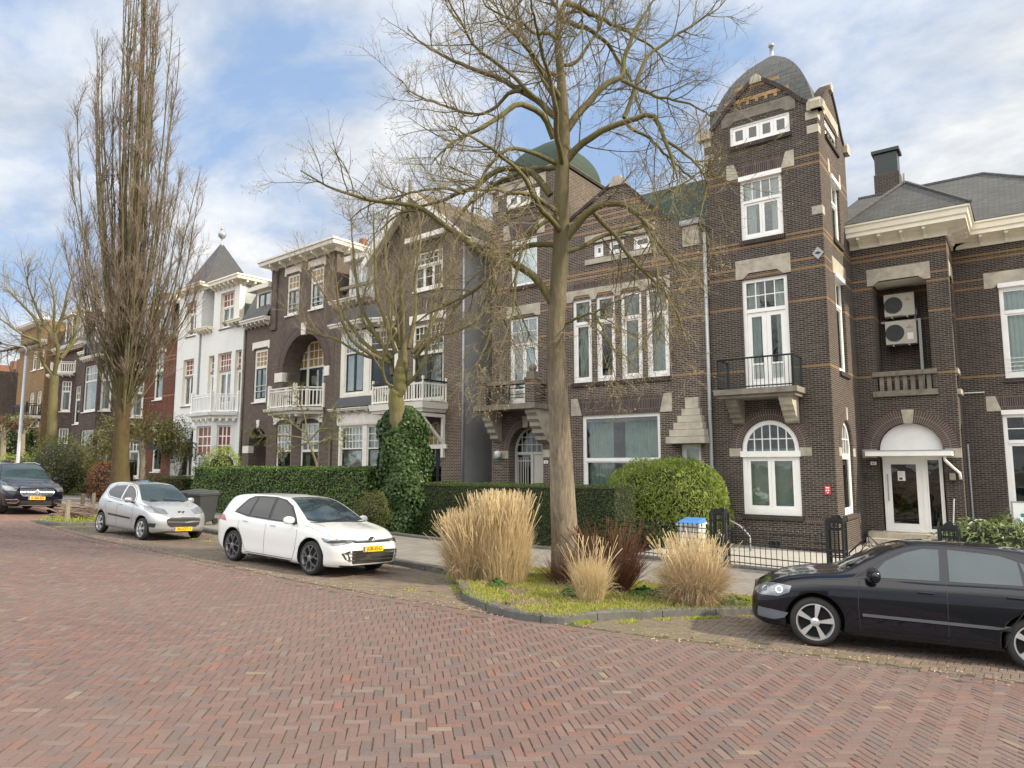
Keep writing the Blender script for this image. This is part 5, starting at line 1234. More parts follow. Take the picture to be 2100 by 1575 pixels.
# spire
bz5=TL5+.25; sr_=LB.px(426,580,.0)[0]; hs=1.62; tip=LB.px(450,499,hs)
base=[P(sr_-2*hs,bz5,-.1),P(sr_,bz5,-.1),P(sr_,bz5,2*hs+.2),P(sr_-2*hs,bz5,2*hs+.2)]
s5=MB(); tp_=P(sr_-hs,tip[1],hs)
for i in range(4): s5.poly([base[i],base[(i+1)%4],tp_])
spx=s5.build('spire_roof',M['slate_dark'],H5)
MB().lathe(tp_,[(.12,-.25),(.05,.05),(.04,.2),(.16,.3),(.25,.42),(.27,.55),(.2,.7),(.08,.78),(.13,.86),(.13,.94),(.04,1.05),(.03,1.3),(.01,1.75),(0,1.76)],12).build('finial',M['zinc'],spx,smooth=True)
# bay and balcony with right cant
b5=-1.0; u0=LB.px(*Kb(430,700),b5)[0]; u1=LB.px(*Kb(738,700),b5)[0]; u2=u1+1.2; zt=LB.px(*Kb(738,528),b5)[1]
bp5=plan((u0,0),(u0,b5),(u1,b5),(u2,-.0)); fz5=LB.px(*Kb(738,825),b5)[1]
MB().sweep([(-.1,fz5-.4),(.02,fz5-.38),(.05,fz5-.22),(.22,fz5-.18),(.26,fz5-.02),(-.1,fz5)],bp5).build('balcony_slab',M['white'],H5)
MB().poly([(x,y,fz5-.02) for x,y in bp5]).build('balcony_floor',M['zinc'],H5)
for (p,q) in ((bp5[1],bp5[2]),(bp5[2],bp5[3])):
    F,l=seg(p,q)
    for k in range(4): s=l*(k+.5)/4; MB().fbox(F,s-.06,s+.06,fz5-.52,fz5-.36,-.16,.1).build('balcony_bracket',M['cream'],H5)
balusters(bp5,fz5,zt,H5,'white',.15,.035,.08)
k5=[(.1,0),(.1,b5+.12),(u1-u0-.05,b5+.12),(u1-u0-.05+1.05,0)]
bpl5=plan(*[(u0+a,d) for a,d in k5]); zt5=lz(Kb,600,1050,b5)
sp=dict(a=.35,b=.1,t=fz5-.3-zt5,z=.6,w=dict(rec=.1,fr=.08,transom=.53,top=(3,3),low=(1,1),fm='white',topglass='redglass',casew=.06,bar=.07,curtain=('curtain','sides')))
bay_storey(bpl5,gz5-.1,fz5-.3,H5,[None,sp,dict(sp,a=.3,b=.25)],'whitebrick')
# entrance with dark awning
window(LB,dd5,H5,rec=.25,fr=.1,transom=.62,top=(8,3),low=(3,1),fm='greypaint',topglass='redglass',casew=.12,panel=.45,glass='glass_dark',name='front_door',bar=.05)
q=MB(); az=lz(Kb,300,1330); s0_=lx(Kb,-60,1350); q.fprism(LB,[(s0_,az-.4),(dd5[1]+.05,az-.4),(dd5[1]+.05,az),(s0_,az)],-.9,0.); q.build('awning',M['darkgreen'],H5)
q=MB(); q.tube([P(L1+.1,e5-.1,-.06),P(L1+.1,lz(Kb,560,540),-.06)],.055,8); q.build('downpipe',M['zinc'],H5)
# ============ houses further left, mostly behind trees
def far_house(name,label,s0,s1,H,mat,rows,dep=9.,d=0.,bay=None,mans=None,corn='offwhite',bal=None,wm='offwhite',ztweak=0.):
    gz=gz_at((s0+s1)/2); Hs=thing(name,label,'house',LB.P(s1,gz,d),R(-3.6))
    holes=[r for r in rows]; F=LB
    shell(s0,s1,H,dep,gz,mat,Hs,[rpoly(r[:4]) for r in rows],.12,d=d)
    FF=Face(LB.P(0,0,d)[:2],LB.ang*57.3)
    slabs(s0,s1,dep-.2,(3.6,H-.3),Hs,gz)
    for r in rows: window(FF,r[:4],Hs,rec=.07,fr=.1,transom=.64,top=(3,2),low=(1,1),fm=wm,curtain=('curtain','sides'),sill='white',bar=.05)
    cornice([FF.P(s0,0,0)[:2],FF.P(s1,0,0)[:2]],H-.1,Hs,.35,.5,corn,.6)
    if mans:
        h,sd,mm=mans
        MB().quad(FF.P(s0,H+.2,-.2),FF.P(s1,H+.2,-.2),FF.P(s1,H+h,1.),FF.P(s0,H+h,1.)).build('mansard_roof',M[mm],Hs)
        MB().fbox(FF,s0,s1,H+.2,H+h-.02,1.,dep).build('attic_wall',M[mm],Hs)
        for a in sd:
            MB().fbox(FF,a-.1,a+1.5,H+.3,H+h-.2,.12,1.2).build('dormer_wall',M['black'],Hs)
            window(FF,(a-.1,a+1.5,H+.3,H+h-.2),Hs,rec=.02,fr=.16,low=(2,1),fm=wm,curtain=('curtain','sides'))
            MB().fbox(FF,a-.25,a+1.65,H+h-.2,H+h+.02,-.2,1.5).build('dormer_roof',M[corn],Hs)
    if bay:
        a,c,z1,sp_=bay; pl=[FF.P(a,0,0)[:2],FF.P(a+.8,0,-.9)[:2],FF.P(c-.8,0,-.9)[:2],FF.P(c,0,0)[:2]]
        z=gz-.1
        for zn in z1:
            sp=dict(a=.22,b=.2,t=.5,z=.9,w=dict(rec=.08,fr=.1,transom=.66,top=(3,2),low=(1,1),fm=wm,curtain=('curtain','sides'),sill='white',bar=.05))
            bay_storey(pl,z,zn,Hs,[sp,sp,sp],sp_); z=zn
        cornice(pl,z-.1,Hs,.3,.35,corn,.5); MB().poly([(x,y,z+.18) for x,y in pl]).build('bay_roof',M['zinc'],Hs)
        if bal: balusters([(x*1.,y*1.) for x,y in pl],z+.2,z+1.15,Hs,bal,.16,.03,.06)
    return Hs,FF,gz
M['brickred']=brick_mat('red_brick',(.11,.034,.022),(.15,.052,.032),(.22,.15,.12),[(9.0,9.06),(9.25,9.31),(6.6,6.66)],bandc=(.38,.24,.10),ms=.004,dirt=.3,var2=(.24,.1,.07))
M['brickdk']=brick_mat('dark_brown_brick',(.05,.035,.031),(.08,.056,.05),(.18,.15,.13),ms=.005,dirt=.3)
M['brickbr']=brick_mat('orange_brick',(.20,.125,.055),(.25,.16,.075),(.2,.16,.11),ms=.004,dirt=.15,var2=(.48,.3,.14))
M['brickgy']=brick_mat('grey_brown_brick',(.10,.08,.066),(.13,.108,.09),(.17,.15,.13),ms=.004,dirt=.2)
M['brickdkplain']=M['brickdk']
Kr=K(200,640,4.92)
rw=(lx(Kr,572,700),lx(Kr,640,700)+.3,lz(Kr,572,890),lz(Kr,572,430))
zr_=lz(Kr,700,260)
Hr,FR,gzr=far_house('red_brick_house','red brick house between the white house and the tall columnar tree',-34.9,-26.15,zr_,M['brickred'],[rw,(-29.0,-27.6,gz_at(-28)+1.3,4.2)],mans=(2.6,(-28.9,-31.8),'slate_dark'),bay=(-34.2,-30.4,(4.4,8.4),'brickred'),bal='offwhite')
lint=(rw[0]-.25,rw[1]+.3,rw[3],rw[3]+.35); small_lintel(LB,lint,Hr)
ring_arch(LB,(rw[0]+rw[1])/2,rw[3]+.3,.45,.62,Hr,.6,mat='ybrick')
for q in (-28.9,-27.6): ring_arch(LB,q,4.6,.4,.55,Hr,.8,mat='ybrick'); MB().fbox(LB,q-.45,q+.45,4.3,4.6,-.03,.05).build('lintel',M['offwhite'],Hr)
for sx,w_,h_ in ((-27.0,.7,2.4),(-33.2,.6,1.8)):
    q=MB(); q.fbox(LB,sx-w_,sx+w_,zr_+2.2,zr_+2.6+h_,2.5,3.6); c_=q.build('chimney',plain('pale_chimney_render',(.50,.45,.34),.9,.15),Hr)
    for k in (-.35,.05,.4):
        MB().lathe(LB.P(sx+k,zr_+2.6+h_,3.),[(.12,0),(.1,.5),(0.01,.5)],8).build('chimney_pot',M['stone'],c_)
Hd,FD,gzd=far_house('bay_windowed_house','dark brown brick house with tall bay and arched ground floor windows at far left',-43.8,-34.95,LB.px(150,740)[1]+.3,M['brickdk'],[(-36.6,-35.4,5.,8.2)],bay=(-41.5,-36.9,(5.2,10.2),'brickdk'),mans=(3.4,(-38.5,-41.5),'slate_dark'),bal='darkmetal',d=.3)
for s_ in (-36.,-43.4): 
    q=MB(); q.fbox(LB,s_-.5,s_+.4,12.,15.6,3.,4.); q.build('chimney',M['brickdk'],Hd)
Hd2,FD2,_=far_house('second_bay_house','brown brick house with white balcony, between the yellow house and the dark bay house',-50.9,-43.85,LB.px(110,720)[1],M['brickdk'],[(-45.6,-44.4,5.4,8.6)],bay=(-49.8,-46.0,(5.6,9.6),'brickdk'),mans=(3.2,(-46.5,-49.),'slate_dark'),bal='offwhite',d=.5)
Hy,FY,gzy=far_house('yellow_brick_house','yellow orange brick house with dark balcony railing, seen past the street lamp',-58.5,-50.95,LB.px(70,712)[1]+1.9,M['brickbr'],[(-52.6,-51.4,5.4,8.6),(-54.6,-53.4,5.4,8.6),(-52.6,-51.4,10.6,12.4),(-54.6,-53.4,10.6,12.4),(-53.,-51.8,1.6,4.2)],d=-.3)
zc_=LB.px(70,717)[1]; cornice([FY.P(-58.5,0,0)[:2],FY.P(-50.95,0,0)[:2]],zc_,Hy,.4,.6,'offwhite',.6)
bpy_=[FY.P(a,0,d_)[:2] for a,d_ in ((-54.9,0),(-54.9,-1.1),(-51.2,-1.1),(-51.2,0))]; zb_=LB.px(60,857)[1]
MB().poly([(x,y,zb_) for x,y in bpy_]).build('balcony_floor',M['offwhite'],Hy); MB().sweep([(-.1,zb_-.3),(.1,zb_-.25),(.1,zb_),(-.1,zb_+.01)],bpy_).build('balcony_slab',M['offwhite'],Hy)
balusters(bpy_,zb_,zb_+1.05,Hy,'darkmetal',.16,.03,.05)
GF=Face(LB.P(-72,0,-1.)[:2],-3.6)
Hg,FG,_=far_house('grey_block','plain grey brown four storey block with red chimneys at the far left edge',-74.5,-62.5,LB.px(40,760,-1.)[1]+.6,M['brickgy'],[(-64.5-a*2.6,-63.3-a*2.6,z,z+2.1) for a in range(4) for z in (2.4,6.2,9.8)],d=-1.)
hg_=LB.px(40,760,-1.)[1]+.6
for s_ in (-63.8,-66.,-70.5): MB().fbox(LB,s_-.5,s_+.5,hg_-.1,hg_+1.5,1.,2.).build('chimney',plain('red_chimney_brick',(.20,.10,.07),.9,.2),Hg)
Hf,FF_,_=far_house('end_building','low grey brown building closing the street at the far left edge',-110,-85.,10.,M['brickgy'],[(-87.5-a*3,-86.-a*3,z,z+2) for a in range(6) for z in (3.,7.)],d=-6.,mans=(2.2,(),'rooftile'))
# ---------------------------------------------------------------- cars
def carpaint(name,c,metal=0.,rough=.35,coat=1.,dust=.35):
    m,nt,b,o=new_mat(name); co=objco(nt)
    d=noise_(nt,co,1.6,4); b.inputs['Metallic'].default_value=metal
    sp=nt.nodes.new('ShaderNodeSeparateXYZ'); L(nt,co,sp.inputs[0])
    low=ramp(nt,math_(nt,'ADD',sp.outputs[2],math_(nt,'MULTIPLY',d,.2)),[(.22,dust),(.5,0.)])   # road dust low on the sills
    L(nt,mixc(nt,low,c,tuple(x*.45+.06 for x in c)),b.inputs['Base Color'])
    L(nt,math_(nt,'ADD',rough,math_(nt,'MULTIPLY',low,.3)),b.inputs['Roughness'])
    b.inputs['Coat Weight'].default_value=coat
    if c[0]<.02: b.inputs['Specular IOR Level'].default_value=.05
    b.inputs['Coat Roughness'].default_value=.03; b.inputs['Coat IOR'].default_value=1.5
    return m
M['car_glass']=plain('car_glass',(.012,.016,.018),.03,.1,3,spec=.45)
M['car_glass_light']=plain('tinted_car_glass',(.025,.045,.055),.03,.35,1.5,spec=.8)
M['tyre']=plain('tyre_rubber',(.018,.018,.018),.8,.3,20)
M['trim']=plain('black_plastic_trim',(.02,.02,.021),.5,.15,10)
M['chrome']=plain('chrome',(.75,.76,.77),.12,.03,5,metal=1.)
M['alloy']=plain('silver_alloy',(.62,.63,.64),.3,.06,8,metal=.7)
M['alloy_dark']=plain('machined_grey_alloy',(.22,.22,.23),.3,.1,8,metal=.6)
M['plateyellow']=plain('licence_plate_yellow',(.85,.50,.02),.45,.04)
M['plateblue']=plain('plate_blue',(.03,.11,.42),.45,.05)
M['ink']=plain('black_ink',(.015,.015,.015),.6,.05)
M['lampglass']=plain('headlamp_glass',(.20,.22,.23),.06,.5,11,metal=.55,coat=1.)
M['redlamp']=plain('rear_lamp_red',(.45,.02,.02),.12,.1,5,coat=1.)
M['plastic_grey']=plain('grey_bumper_plastic',(.10,.115,.135),.5,.1)
def mono(xs,pts):
    "smooth monotone-ish interpolation of (x,value) pairs"
    px=np.array([p[0] for p in pts],float); py=np.array([p[1] for p in pts],float)
    h=np.diff(px); dl=np.diff(py)/h; m=np.zeros(len(px)); m[0],m[-1]=dl[0],dl[-1]
    for i in range(1,len(px)-1):
        m[i]=0 if dl[i-1]*dl[i]<=0 else 2*dl[i-1]*dl[i]/(dl[i-1]+dl[i])
    out=[]
    for x in xs:
        i=int(np.clip(np.searchsorted(px,x)-1,0,len(h)-1)); t=(x-px[i])/h[i]; t=min(max(t,0),1)
        out.append((1+2*t)*(1-t)**2*py[i]+t*(1-t)**2*h[i]*m[i]+t*t*(3-2*t)*py[i+1]+t*t*(t-1)*h[i]*m[i+1])
    return np.array(out)
class Car:
    def __init__(s,name,label,pos,head,spec):
        s.sp=spec; s.root=thing(name,label,'car')
        f=Vector((math.cos(head),math.sin(head),0)); n=Vector((-GA,-GB,1)).normalized()
        f=(f-n*f.dot(n)).normalized(); l=n.cross(f)
        s.root.location=(pos[0],pos[1],ground_z(pos[0],pos[1])+.0)
        s.root.rotation_euler=Matrix((f,l,n)).transposed().to_euler()
        s.body()
    def add(s,mb,name,mat,par=None,**k):
        o=mb.build(name,mat,None,**k); o.parent=par or s.root; return o
    def body(s):
        sp=s.sp; wb=sp['wb']; x0=-sp['ro']; x1=wb+sp['fo']
        t=np.linspace(0,1,92); xs=x0+(x1-x0)*(.5-.5*np.cos(pi*(t*.86+.07)))  # denser at the ends
        xs=(xs-xs[0])/(xs[-1]-xs[0])*(x1-x0)+x0
        zc=mono(xs,sp['top']); zs=np.minimum(mono(xs,sp['belt']),zc-.015); zb=mono(xs,sp['bot']); w=mono(xs,sp['plan'])
        H=sp['H']; ring=[]
        for i,x in enumerate(xs):
            W=w[i]; c=min(1,max(0,(zc[i]-zs[i])/(H-np.interp(wb*.4,[p[0] for p in sp['belt']],[p[1] for p in sp['belt']]))))
            k=1-c; wr=W*(sp['roofw']*c+.90*k); ze=zs[i]+(zc[i]-zs[i])*(.86); zm=(zb[i]+zs[i])/2
            pts=[(0,zb[i]),(W*.80,zb[i]),(W*.93,zb[i]+.02),(W*.975,zb[i]+.09),(W*.985,zb[i]+(zs[i]-zb[i])*.35),(W,zb[i]+(zs[i]-zb[i])*.62),(W*.985,zb[i]+(zs[i]-zb[i])*.88),(W*(.955),zs[i]),
                 (W*(.925*c+.94*k),zs[i]+.02*c+(zc[i]-zs[i])*.3*k),(W*(.925*c+.92*k)*.5+wr*.5+.012*c,(zs[i]+ze)/2+.02*c+.01*k),(wr,ze),(wr*.93,ze+(zc[i]-ze)*.55),(wr*.72,zc[i]-.018*1),(wr*.38,zc[i]-.004),(0,zc[i])]
            ring.append(pts)
        # resample each ring with Catmull-Rom
        R_n=[]
        for pts in ring:
            P_=[(-pts[1][0],pts[1][1])]+pts+[(-pts[-2][0],pts[-2][1])]; out=[]
            for j in range(1,len(P_)-2):
                a,b_,c_,d=[np.array(q) for q in P_[j-1:j+3]]
                for q in range(3):
                    tt=q/3; v=.5*((2*b_)+(-a+c_)*tt+(2*a-5*b_+4*c_-d)*tt*tt+(-a+3*b_-3*c_+d)*tt**3); out.append((max(v[0],0) if j>1 or q else 0,v[1]))
            out.append((0,pts[-1][1])); R_n.append(out)
        nr=len(R_n[0]); V=[]; Fc=[]
        # nose / tail rounding in side view: push rows inwards away from the bumper height
        for i,x in enumerate(xs):
            full=[(y,z) for y,z in R_n[i]]+[(-y,z) for y,z in R_n[i][-2:0:-1]]
            for y,z in full:
                xx=x
                df=max(0,(x-(x1-.5))/.5); dr=max(0,((x0+.5)-x)/.5)
                if df: xx-= df*(sp['nose'](z)+.16*(abs(y)/w[i])**2*0)
                if dr: xx+= dr*sp['tail'](z)
                V.append((xx,y,z))
        m=2*nr-2
        for i in range(len(xs)-1):
            for k in range(m): k2=(k+1)%m; Fc.append([i*m+k,(i+1)*m+k,(i+1)*m+k2,i*m+k2])
        Fc.append([k for k in range(m)]); Fc.append([(len(xs)-1)*m+k for k in reversed(range(m))])
        b=MB(); b.add(V,Fc); mats=[sp['paint'],M['black']]
        o=b.build('body',mats,None,smooth=True,uv=False); s.bodyo=o; o.parent=s.root
        bm=bmesh.new(); bm.from_mesh(o.data); bmesh.ops.remove_doubles(bm,verts=bm.verts,dist=1e-5); bmesh.ops.recalc_face_normals(bm,faces=bm.faces); s.bvh=BVHTree.FromBMesh(bm)
        bm.to_mesh(o.data); bm.free(); o.data.polygons.foreach_set('use_smooth',[True]*len(o.data.polygons))
        # wheel arches
        r=sp['r']; cut=MB(); 
        for xa in (0,wb):
            for sg in (1,-1): cut.lathe((xa,sg*1.2,r+.01),[(0.0005,-.72 if 0 else 0),(r+sp.get('arch',.055),0),(r+sp.get('arch',.055),.72),(.0005,.72)],40,ax=(0,-sg,0))
        cm=bpy.data.meshes.new('c'); cm.from_pydata(cut.v,[],cut.f); cm.materials.append(M['black']); co=bpy.data.objects.new('c',cm); COL.objects.link(co)
        bm=bmesh.new(); bm.from_mesh(cm); bmesh.ops.remove_doubles(bm,verts=bm.verts,dist=2e-3); bmesh.ops.holes_fill(bm,edges=bm.edges); bmesh.ops.recalc_face_normals(bm,faces=bm.faces); bm.to_mesh(cm); bm.free()
        par=o.parent; o.parent=None
        md=o.modifiers.new('x','BOOLEAN'); md.operation='DIFFERENCE'; md.solver='EXACT'; md.object=co; 
        try: md.material_mode='TRANSFER'
        except Exception: pass
        bpy.context.view_layer.update(); ev=o.evaluated_get(bpy.context.evaluated_depsgraph_get()); nm=bpy.data.meshes.new_from_object(ev)
        o.modifiers.clear(); o.data=nm; nm.name='body'; bpy.data.objects.remove(co); o.parent=par
        for p in nm.polygons:
            if p.material_index==1: p.use_smooth=False
        s.wheels()
    def wheels(s):
        sp=s.sp; r=sp['r']; wd=sp.get('tw',.205); k=0
        for xa in (0,sp['wb']):
            for sg in (1,-1):
                y=sg*(sp['track']); rr=r*sp.get('rim',.72)
                t=MB(); ax=(0,sg,0)
                t.lathe((xa,y-sg*wd,r),[(rr-.01,0.0),(r-.03,0),(r-.004,.03),(r,.06),(r,wd-.06),(r-.004,wd-.03),(r-.03,wd-.004),(rr+.012,wd),(rr-.008,wd-.012)],40,ax=ax)
                wo=s.add(t,'wheel',M['tyre'],smooth=True)
                q=MB(); q.lathe((xa,y-sg*.012,r),[(rr+.004,.006),(rr-.012,.006),(rr-.025,-.02),(rr-.03,-.1)],40,ax=ax)
                d=MB(); d.lathe((xa,y-sg*.085,r),[(rr,0),(0.001,0)],24,ax=ax); d2=MB()
                F=Face((xa,y),0 if sg<0 else 180)
                sty=sp['spoke']; n=sty['n']
                def wp(a,rad): return (rad*math.cos(a),r+rad*math.sin(a))
                for i in range(n):
                    a=2*pi*i/n+sty.get('ph',.2)
                    if sty['kind']=='broad':
                        q.fprism(F,[wp(a-.30,rr*.20),wp(a-.13,rr*.97),wp(a+.20,rr*.97),wp(a+.30,rr*.20)],-.004,.03)
                    elif sty['kind']=='y':
                        q.fprism(F,[wp(a-.28,rr*.17),wp(a-.06,rr*.5),wp(a+.06,rr*.5),wp(a+.28,rr*.17)],-.004,.02)
                        for e in (-1,1): q.fprism(F,[wp(a-.05*e,rr*.46),wp(a+e*.26,rr*.99),wp(a+e*.36,rr*.99),wp(a+.08*e,rr*.46)][::e],-.005,.02)
                    else:
                        q.fprism(F,[wp(a-.26,rr*.3),wp(a-.2,rr*.96),wp(a+.2,rr*.96),wp(a+.26,rr*.3)],-.006,.02)
                q.lathe((xa,y+sg*.0,r),[(rr*.24,-.03),(rr*.24,.006),(rr*.1,.014),(.001,.014)],20,ax=ax)
                for i in range(5): 
                    a=2*pi*i/5+.6; d2.lathe((xa+rr*.17*math.cos(a)*(1 if sg<0 else -1),y+sg*.006,r+rr*.17*math.sin(a)),[(.011,0),(.011,.006),(.001,.006)],8,ax=ax)
                ro=s.add(q,'rim',sp['rimmat'],wo,fixn=True); s.add(d,'brake_disc',M['black'] if sty['kind']!='cap' else M['trim'],wo)
                # dark well behind
    def proj(s,pts,direction,mat,name,off=.004,par=None,res=.05,label=None,thick=0.):
        """pts: approximate 3-D outline in car space; it is dropped onto the body along `direction` and becomes a panel just proud of it"""
        d=Vector(direction).normalized(); up=Vector((0,0,1)); u=d.cross(up)
        if u.length<.1: u=Vector((0,1,0))
        u.normalize(); v=u.cross(d).normalized() 
        q=[(Vector(p).dot(u),Vector(p).dot(v)) for p in pts]
        tri=tessellate_polygon([[Vector((a,b,0)) for a,b in q]])
        bm=bmesh.new(); vs=[bm.verts.new((a,b,0)) for a,b in q]
        for t in tri:
            try: bm.faces.new([vs[i] for i in t])
            except ValueError: pass
        for _ in range(4):
            es=[e for e in bm.edges if e.calc_length()>res]
            if not es: break
            bmesh.ops.subdivide_edges(bm,edges=es,cuts=1,use_grid_fill=False); bmesh.ops.triangulate(bm,faces=bm.faces)
        dead=[]
        for vt in bm.verts:
            o=u*vt.co.x+v*vt.co.y-d*6; h,n,_,_=s.bvh.ray_cast(o,d,12)
            if h is None: dead.append(vt); continue
            if n.dot(d)>0: n=-n
            vt.co=h+n*off
        if dead: bmesh.ops.delete(bm,geom=dead,context='VERTS')
        bmesh.ops.recalc_face_normals(bm,faces=bm.faces)
        me=bpy.data.meshes.new(name)
        for f in bm.faces:
            if f.normal.dot(d)>0: f.normal_flip()
            f.smooth=True
        bm.to_mesh(me); bm.free(); me.materials.append(mat); o=bpy.data.objects.new(name,me); COL.objects.link(o); o.parent=par or s.root
        if label: o['label']=label
        return o
    def both(s,pts,mat,name,dy=1,**k):
        for sg in (1,-1): s.proj([(x,sg*1.,z) for x,z in pts],(0,-sg,0),mat,name,**k)
    def line(s,pts,w=.007,name='panel_gap',mat=None,sides=(1,-1),closed=False):
        for sg in sides:
            a=[]; c=[]
            P_=[np.array(p,float) for p in pts]; n=len(P_)
            for i in range(n):
                t=P_[min(i+1,n-1)]-P_[max(i-1,0)]; t/=np.linalg.norm(t)+1e-9; nn=np.array([-t[1],t[0]])*w/2
                a.append(P_[i]+nn); c.append(P_[i]-nn)
            poly=a+c[::-1]; s.proj([(x,sg,z) for x,z in poly],(0,-sg,0),mat or M['ink'],name,off=.002,res=.12)
    def plate(s,txt,x,z,w=.52,h=.11,tilt=0.,y=0.):
        b=MB(); b.box(x,x+.012,y-w/2,y+w/2,z-h/2,z+h/2); p=s.add(b,'licence_plate',M['plateyellow'])
        b=MB(); b.box(x+.0125,x+.014,y-w/2+.004,y-w/2+.045,z-h/2+.004,z+h/2-.004); s.add(b,'plate_band',M['plateblue'],p)
        mw=Matrix(((0,0,1,x+.0135),(1,0,0,y+.022),(0,1,0,z),(0,0,0,1)))
        t=text_mesh('plate_text',txt,.105,M['ink'],mw,None,.001,.0016,.92); t.parent=p
    def mirror(s,x,y,z,mat,L_=.2,H_=.13):
        for sg in (1,-1):
            b=MB(); prof=[]
            for i in range(9):
                a=pi*i/8; prof.append((max(.002,H_/2*math.sin(a)**.6),-L_/2*math.cos(a)))
            b.lathe((x,sg*(y+.07),z),prof,14,ax=(-.25,sg*1,0.))
            o=s.add(b,'door_mirror',mat,smooth=True); o.data.transform(Matrix.Translation((x,0,0))@Matrix.Diagonal((.72,1,1,1))@Matrix.Translation((-x,0,0)))
            q=MB(); q.hexa([(x-.03,sg*(y-.09),z-.09),(x+.05,sg*(y-.09),z-.09),(x+.04,sg*(y+.04),z-.07),(x-.03,sg*(y+.04),z-.07),(x-.03,sg*(y-.09),z-.05),(x+.05,sg*(y-.09),z-.05),(x+.04,sg*(y+.04),z-.03),(x-.03,sg*(y+.04),z-.03)]); s.add(q,'mirror_arm',M['trim'],o,fixn=True)
    def handle(s,x,z,mat,w=.19):
        for sg in (1,-1):
            h,n,_,_=s.bvh.ray_cast(Vector((x,sg*3,z)),Vector((0,-sg,0)),6)
            if h is None: continue
            y=abs(h.y); b=MB(); b.box(x-w/2,x+w/2,min(sg*(y-.01),sg*(y+.028)),max(sg*(y-.01),sg*(y+.028)),z-.014,z+.014); s.add(b,'door_handle',mat,bevel=.008)
            s.proj([(x+a*w*.33,sg,z+c*.035) for a,c in ((-1,0),(-.6,-1),(.6,-1),(1,0),(.6,1),(-.6,1))],(0,-sg,0),mat,'handle_recess',off=-.004)
    def seam_front(s,pts,w,mat,name,par=None,off=.003):
        "thin strip on the nose given as (y,z) polyline"
        P_=[np.array(p,float) for p in pts]; n=len(P_); a=[];c=[]
        for i in range(n):
            t=P_[min(i+1,n-1)]-P_[max(i-1,0)]; t/=np.linalg.norm(t)+1e-9; nn=np.array([-t[1],t[0]])*w/2; a.append(P_[i]+nn); c.append(P_[i]-nn)
        return s.proj([(5,y,z) for y,z in a+c[::-1]],(-1,0,0),mat,name,off=off,par=par)
    def front(s,pts,mat,name,off=.004,par=None,res=.06): return s.proj([(5,y,z) for y,z in pts],(-1,0,0),mat,name,off=off,par=par,res=res)
def fx(car,y,z,off=.0):
    h,n,_,_=car.bvh.ray_cast(Vector((9,y,z)),Vector((-1,0,0)),12); return (h.x if h else car.sp['wb']+car.sp['fo'])+off
def ell(cy,cz,a,b_,n=20): return [(cy+a*math.cos(2*pi*i/n),cz+b_*math.sin(2*pi*i/n)) for i in range(n)]
def disc_badge(car,y,z,rad,mat1,mat2,marks,par=None):
    x=fx(car,y,z); b=MB(); b.lathe((x-.02,y,z),[(rad,0),(rad,.032),(rad*.84,.036),(rad*.80,.03),(.001,.03)],24,ax=(1,0,0)); o=car.add(b,'badge',mat1,par)
    q=MB()
    for p0,p1 in marks:
        q.tube([(x+.013,y+p0[0]*rad,z+p0[1]*rad),(x+.013,y+p1[0]*rad,z+p1[1]*rad)],rad*.09,4)
    car.add(q,'badge_mark',mat2,o)
VW=[((-.45,.68),(-.12,-.02)),((-.12,-.02),(0,.3)),((0,.3),(.12,-.02)),((.12,-.02),(.45,.68)),((-.72,.35),(-.3,-.7)),((-.3,-.7),(0,-.05)),((0,-.05),(.3,-.7)),((.3,-.7),(.72,.35))]
# ---- white hatchback
P1=carpaint('white_pearl_paint',(.70,.71,.70),0.,.3)
g=Car('parked_car','white hatchback with thin wide grille and dark spoked wheels, parked in the middle bay',(-14.03,9.70),0.,dict(
    wb=2.636,ro=.80,fo=.85,r=.325,H=1.475,roofw=.70,track=.87,tw=.215,rim=.76,rimmat=M['alloy_dark'],spoke=dict(n=5,kind='y',ph=.3),paint=P1,
    top=[(-.80,.92),(-.745,1.03),(-.6,1.22),(-.42,1.385),(-.15,1.44),(.35,1.47),(.9,1.475),(1.3,1.45),(1.6,1.375),(1.95,1.21),(2.3,1.02),(2.38,.99),(2.7,.935),(3.05,.86),(3.3,.775),(3.44,.70),(3.486,.66)],
    belt=[(-.80,.86),(-.5,.93),(0,.95),(1.0,.93),(2.0,.905),(2.5,.87),(3.0,.79),(3.3,.70),(3.486,.60)],
    bot=[(-.80,.34),(-.6,.24),(-.3,.2),(.4,.17),(2.2,.17),(3.0,.19),(3.3,.20),(3.486,.24)],
    plan=[(-.80,.68),(-.72,.80),(-.5,.865),(0,.893),(1.2,.895),(2.4,.893),(2.9,.875),(3.15,.83),(3.35,.74),(3.45,.64),(3.486,.56)],
    nose=lambda z:.10*max(0,(z-.5)/.3)**1.5+.05*max(0,(.33-z)/.15), tail=lambda z:.10*max(0,(.45-z)/.2)+.0))
g.both([(2.16,.925),(1.1,.945),(.4,.965),(-.12,1.03),(-.08,1.09),(.16,1.33),(.34,1.395),(.6,1.41),(1.1,1.415),(1.45,1.375),(1.75,1.26)],M['trim'],'window_surround')
g.both([(2.08,.955),(1.24,.97),(1.20,1.375),(1.43,1.345),(1.72,1.235)],M['car_glass'],'side_window',off=.009)
g.both([(1.14,.975),(.50,.995),(.55,1.37),(1.10,1.385)],M['car_glass'],'side_window',off=.009)
g.both([(.44,1.0),(-.03,1.045),(.2,1.29),(.34,1.35),(.49,1.365)],M['car_glass'],'side_window',off=.009)
g.proj([(1.40,-.50,1.4),(1.40,.50,1.4),(2.30,.72,1.0),(2.36,.45,1.0),(2.385,0,1.0),(2.36,-.45,1.0),(2.30,-.72,1.0)],(0,0,-1),M['car_glass_light'],'windscreen',res=.08)
g.proj([(-.62,-.5,1.2),(-.62,.5,1.2),(-.44,.45,1.3),(-.44,-.45,1.3)],(0,0,-1),M['car_glass'],'rear_window')
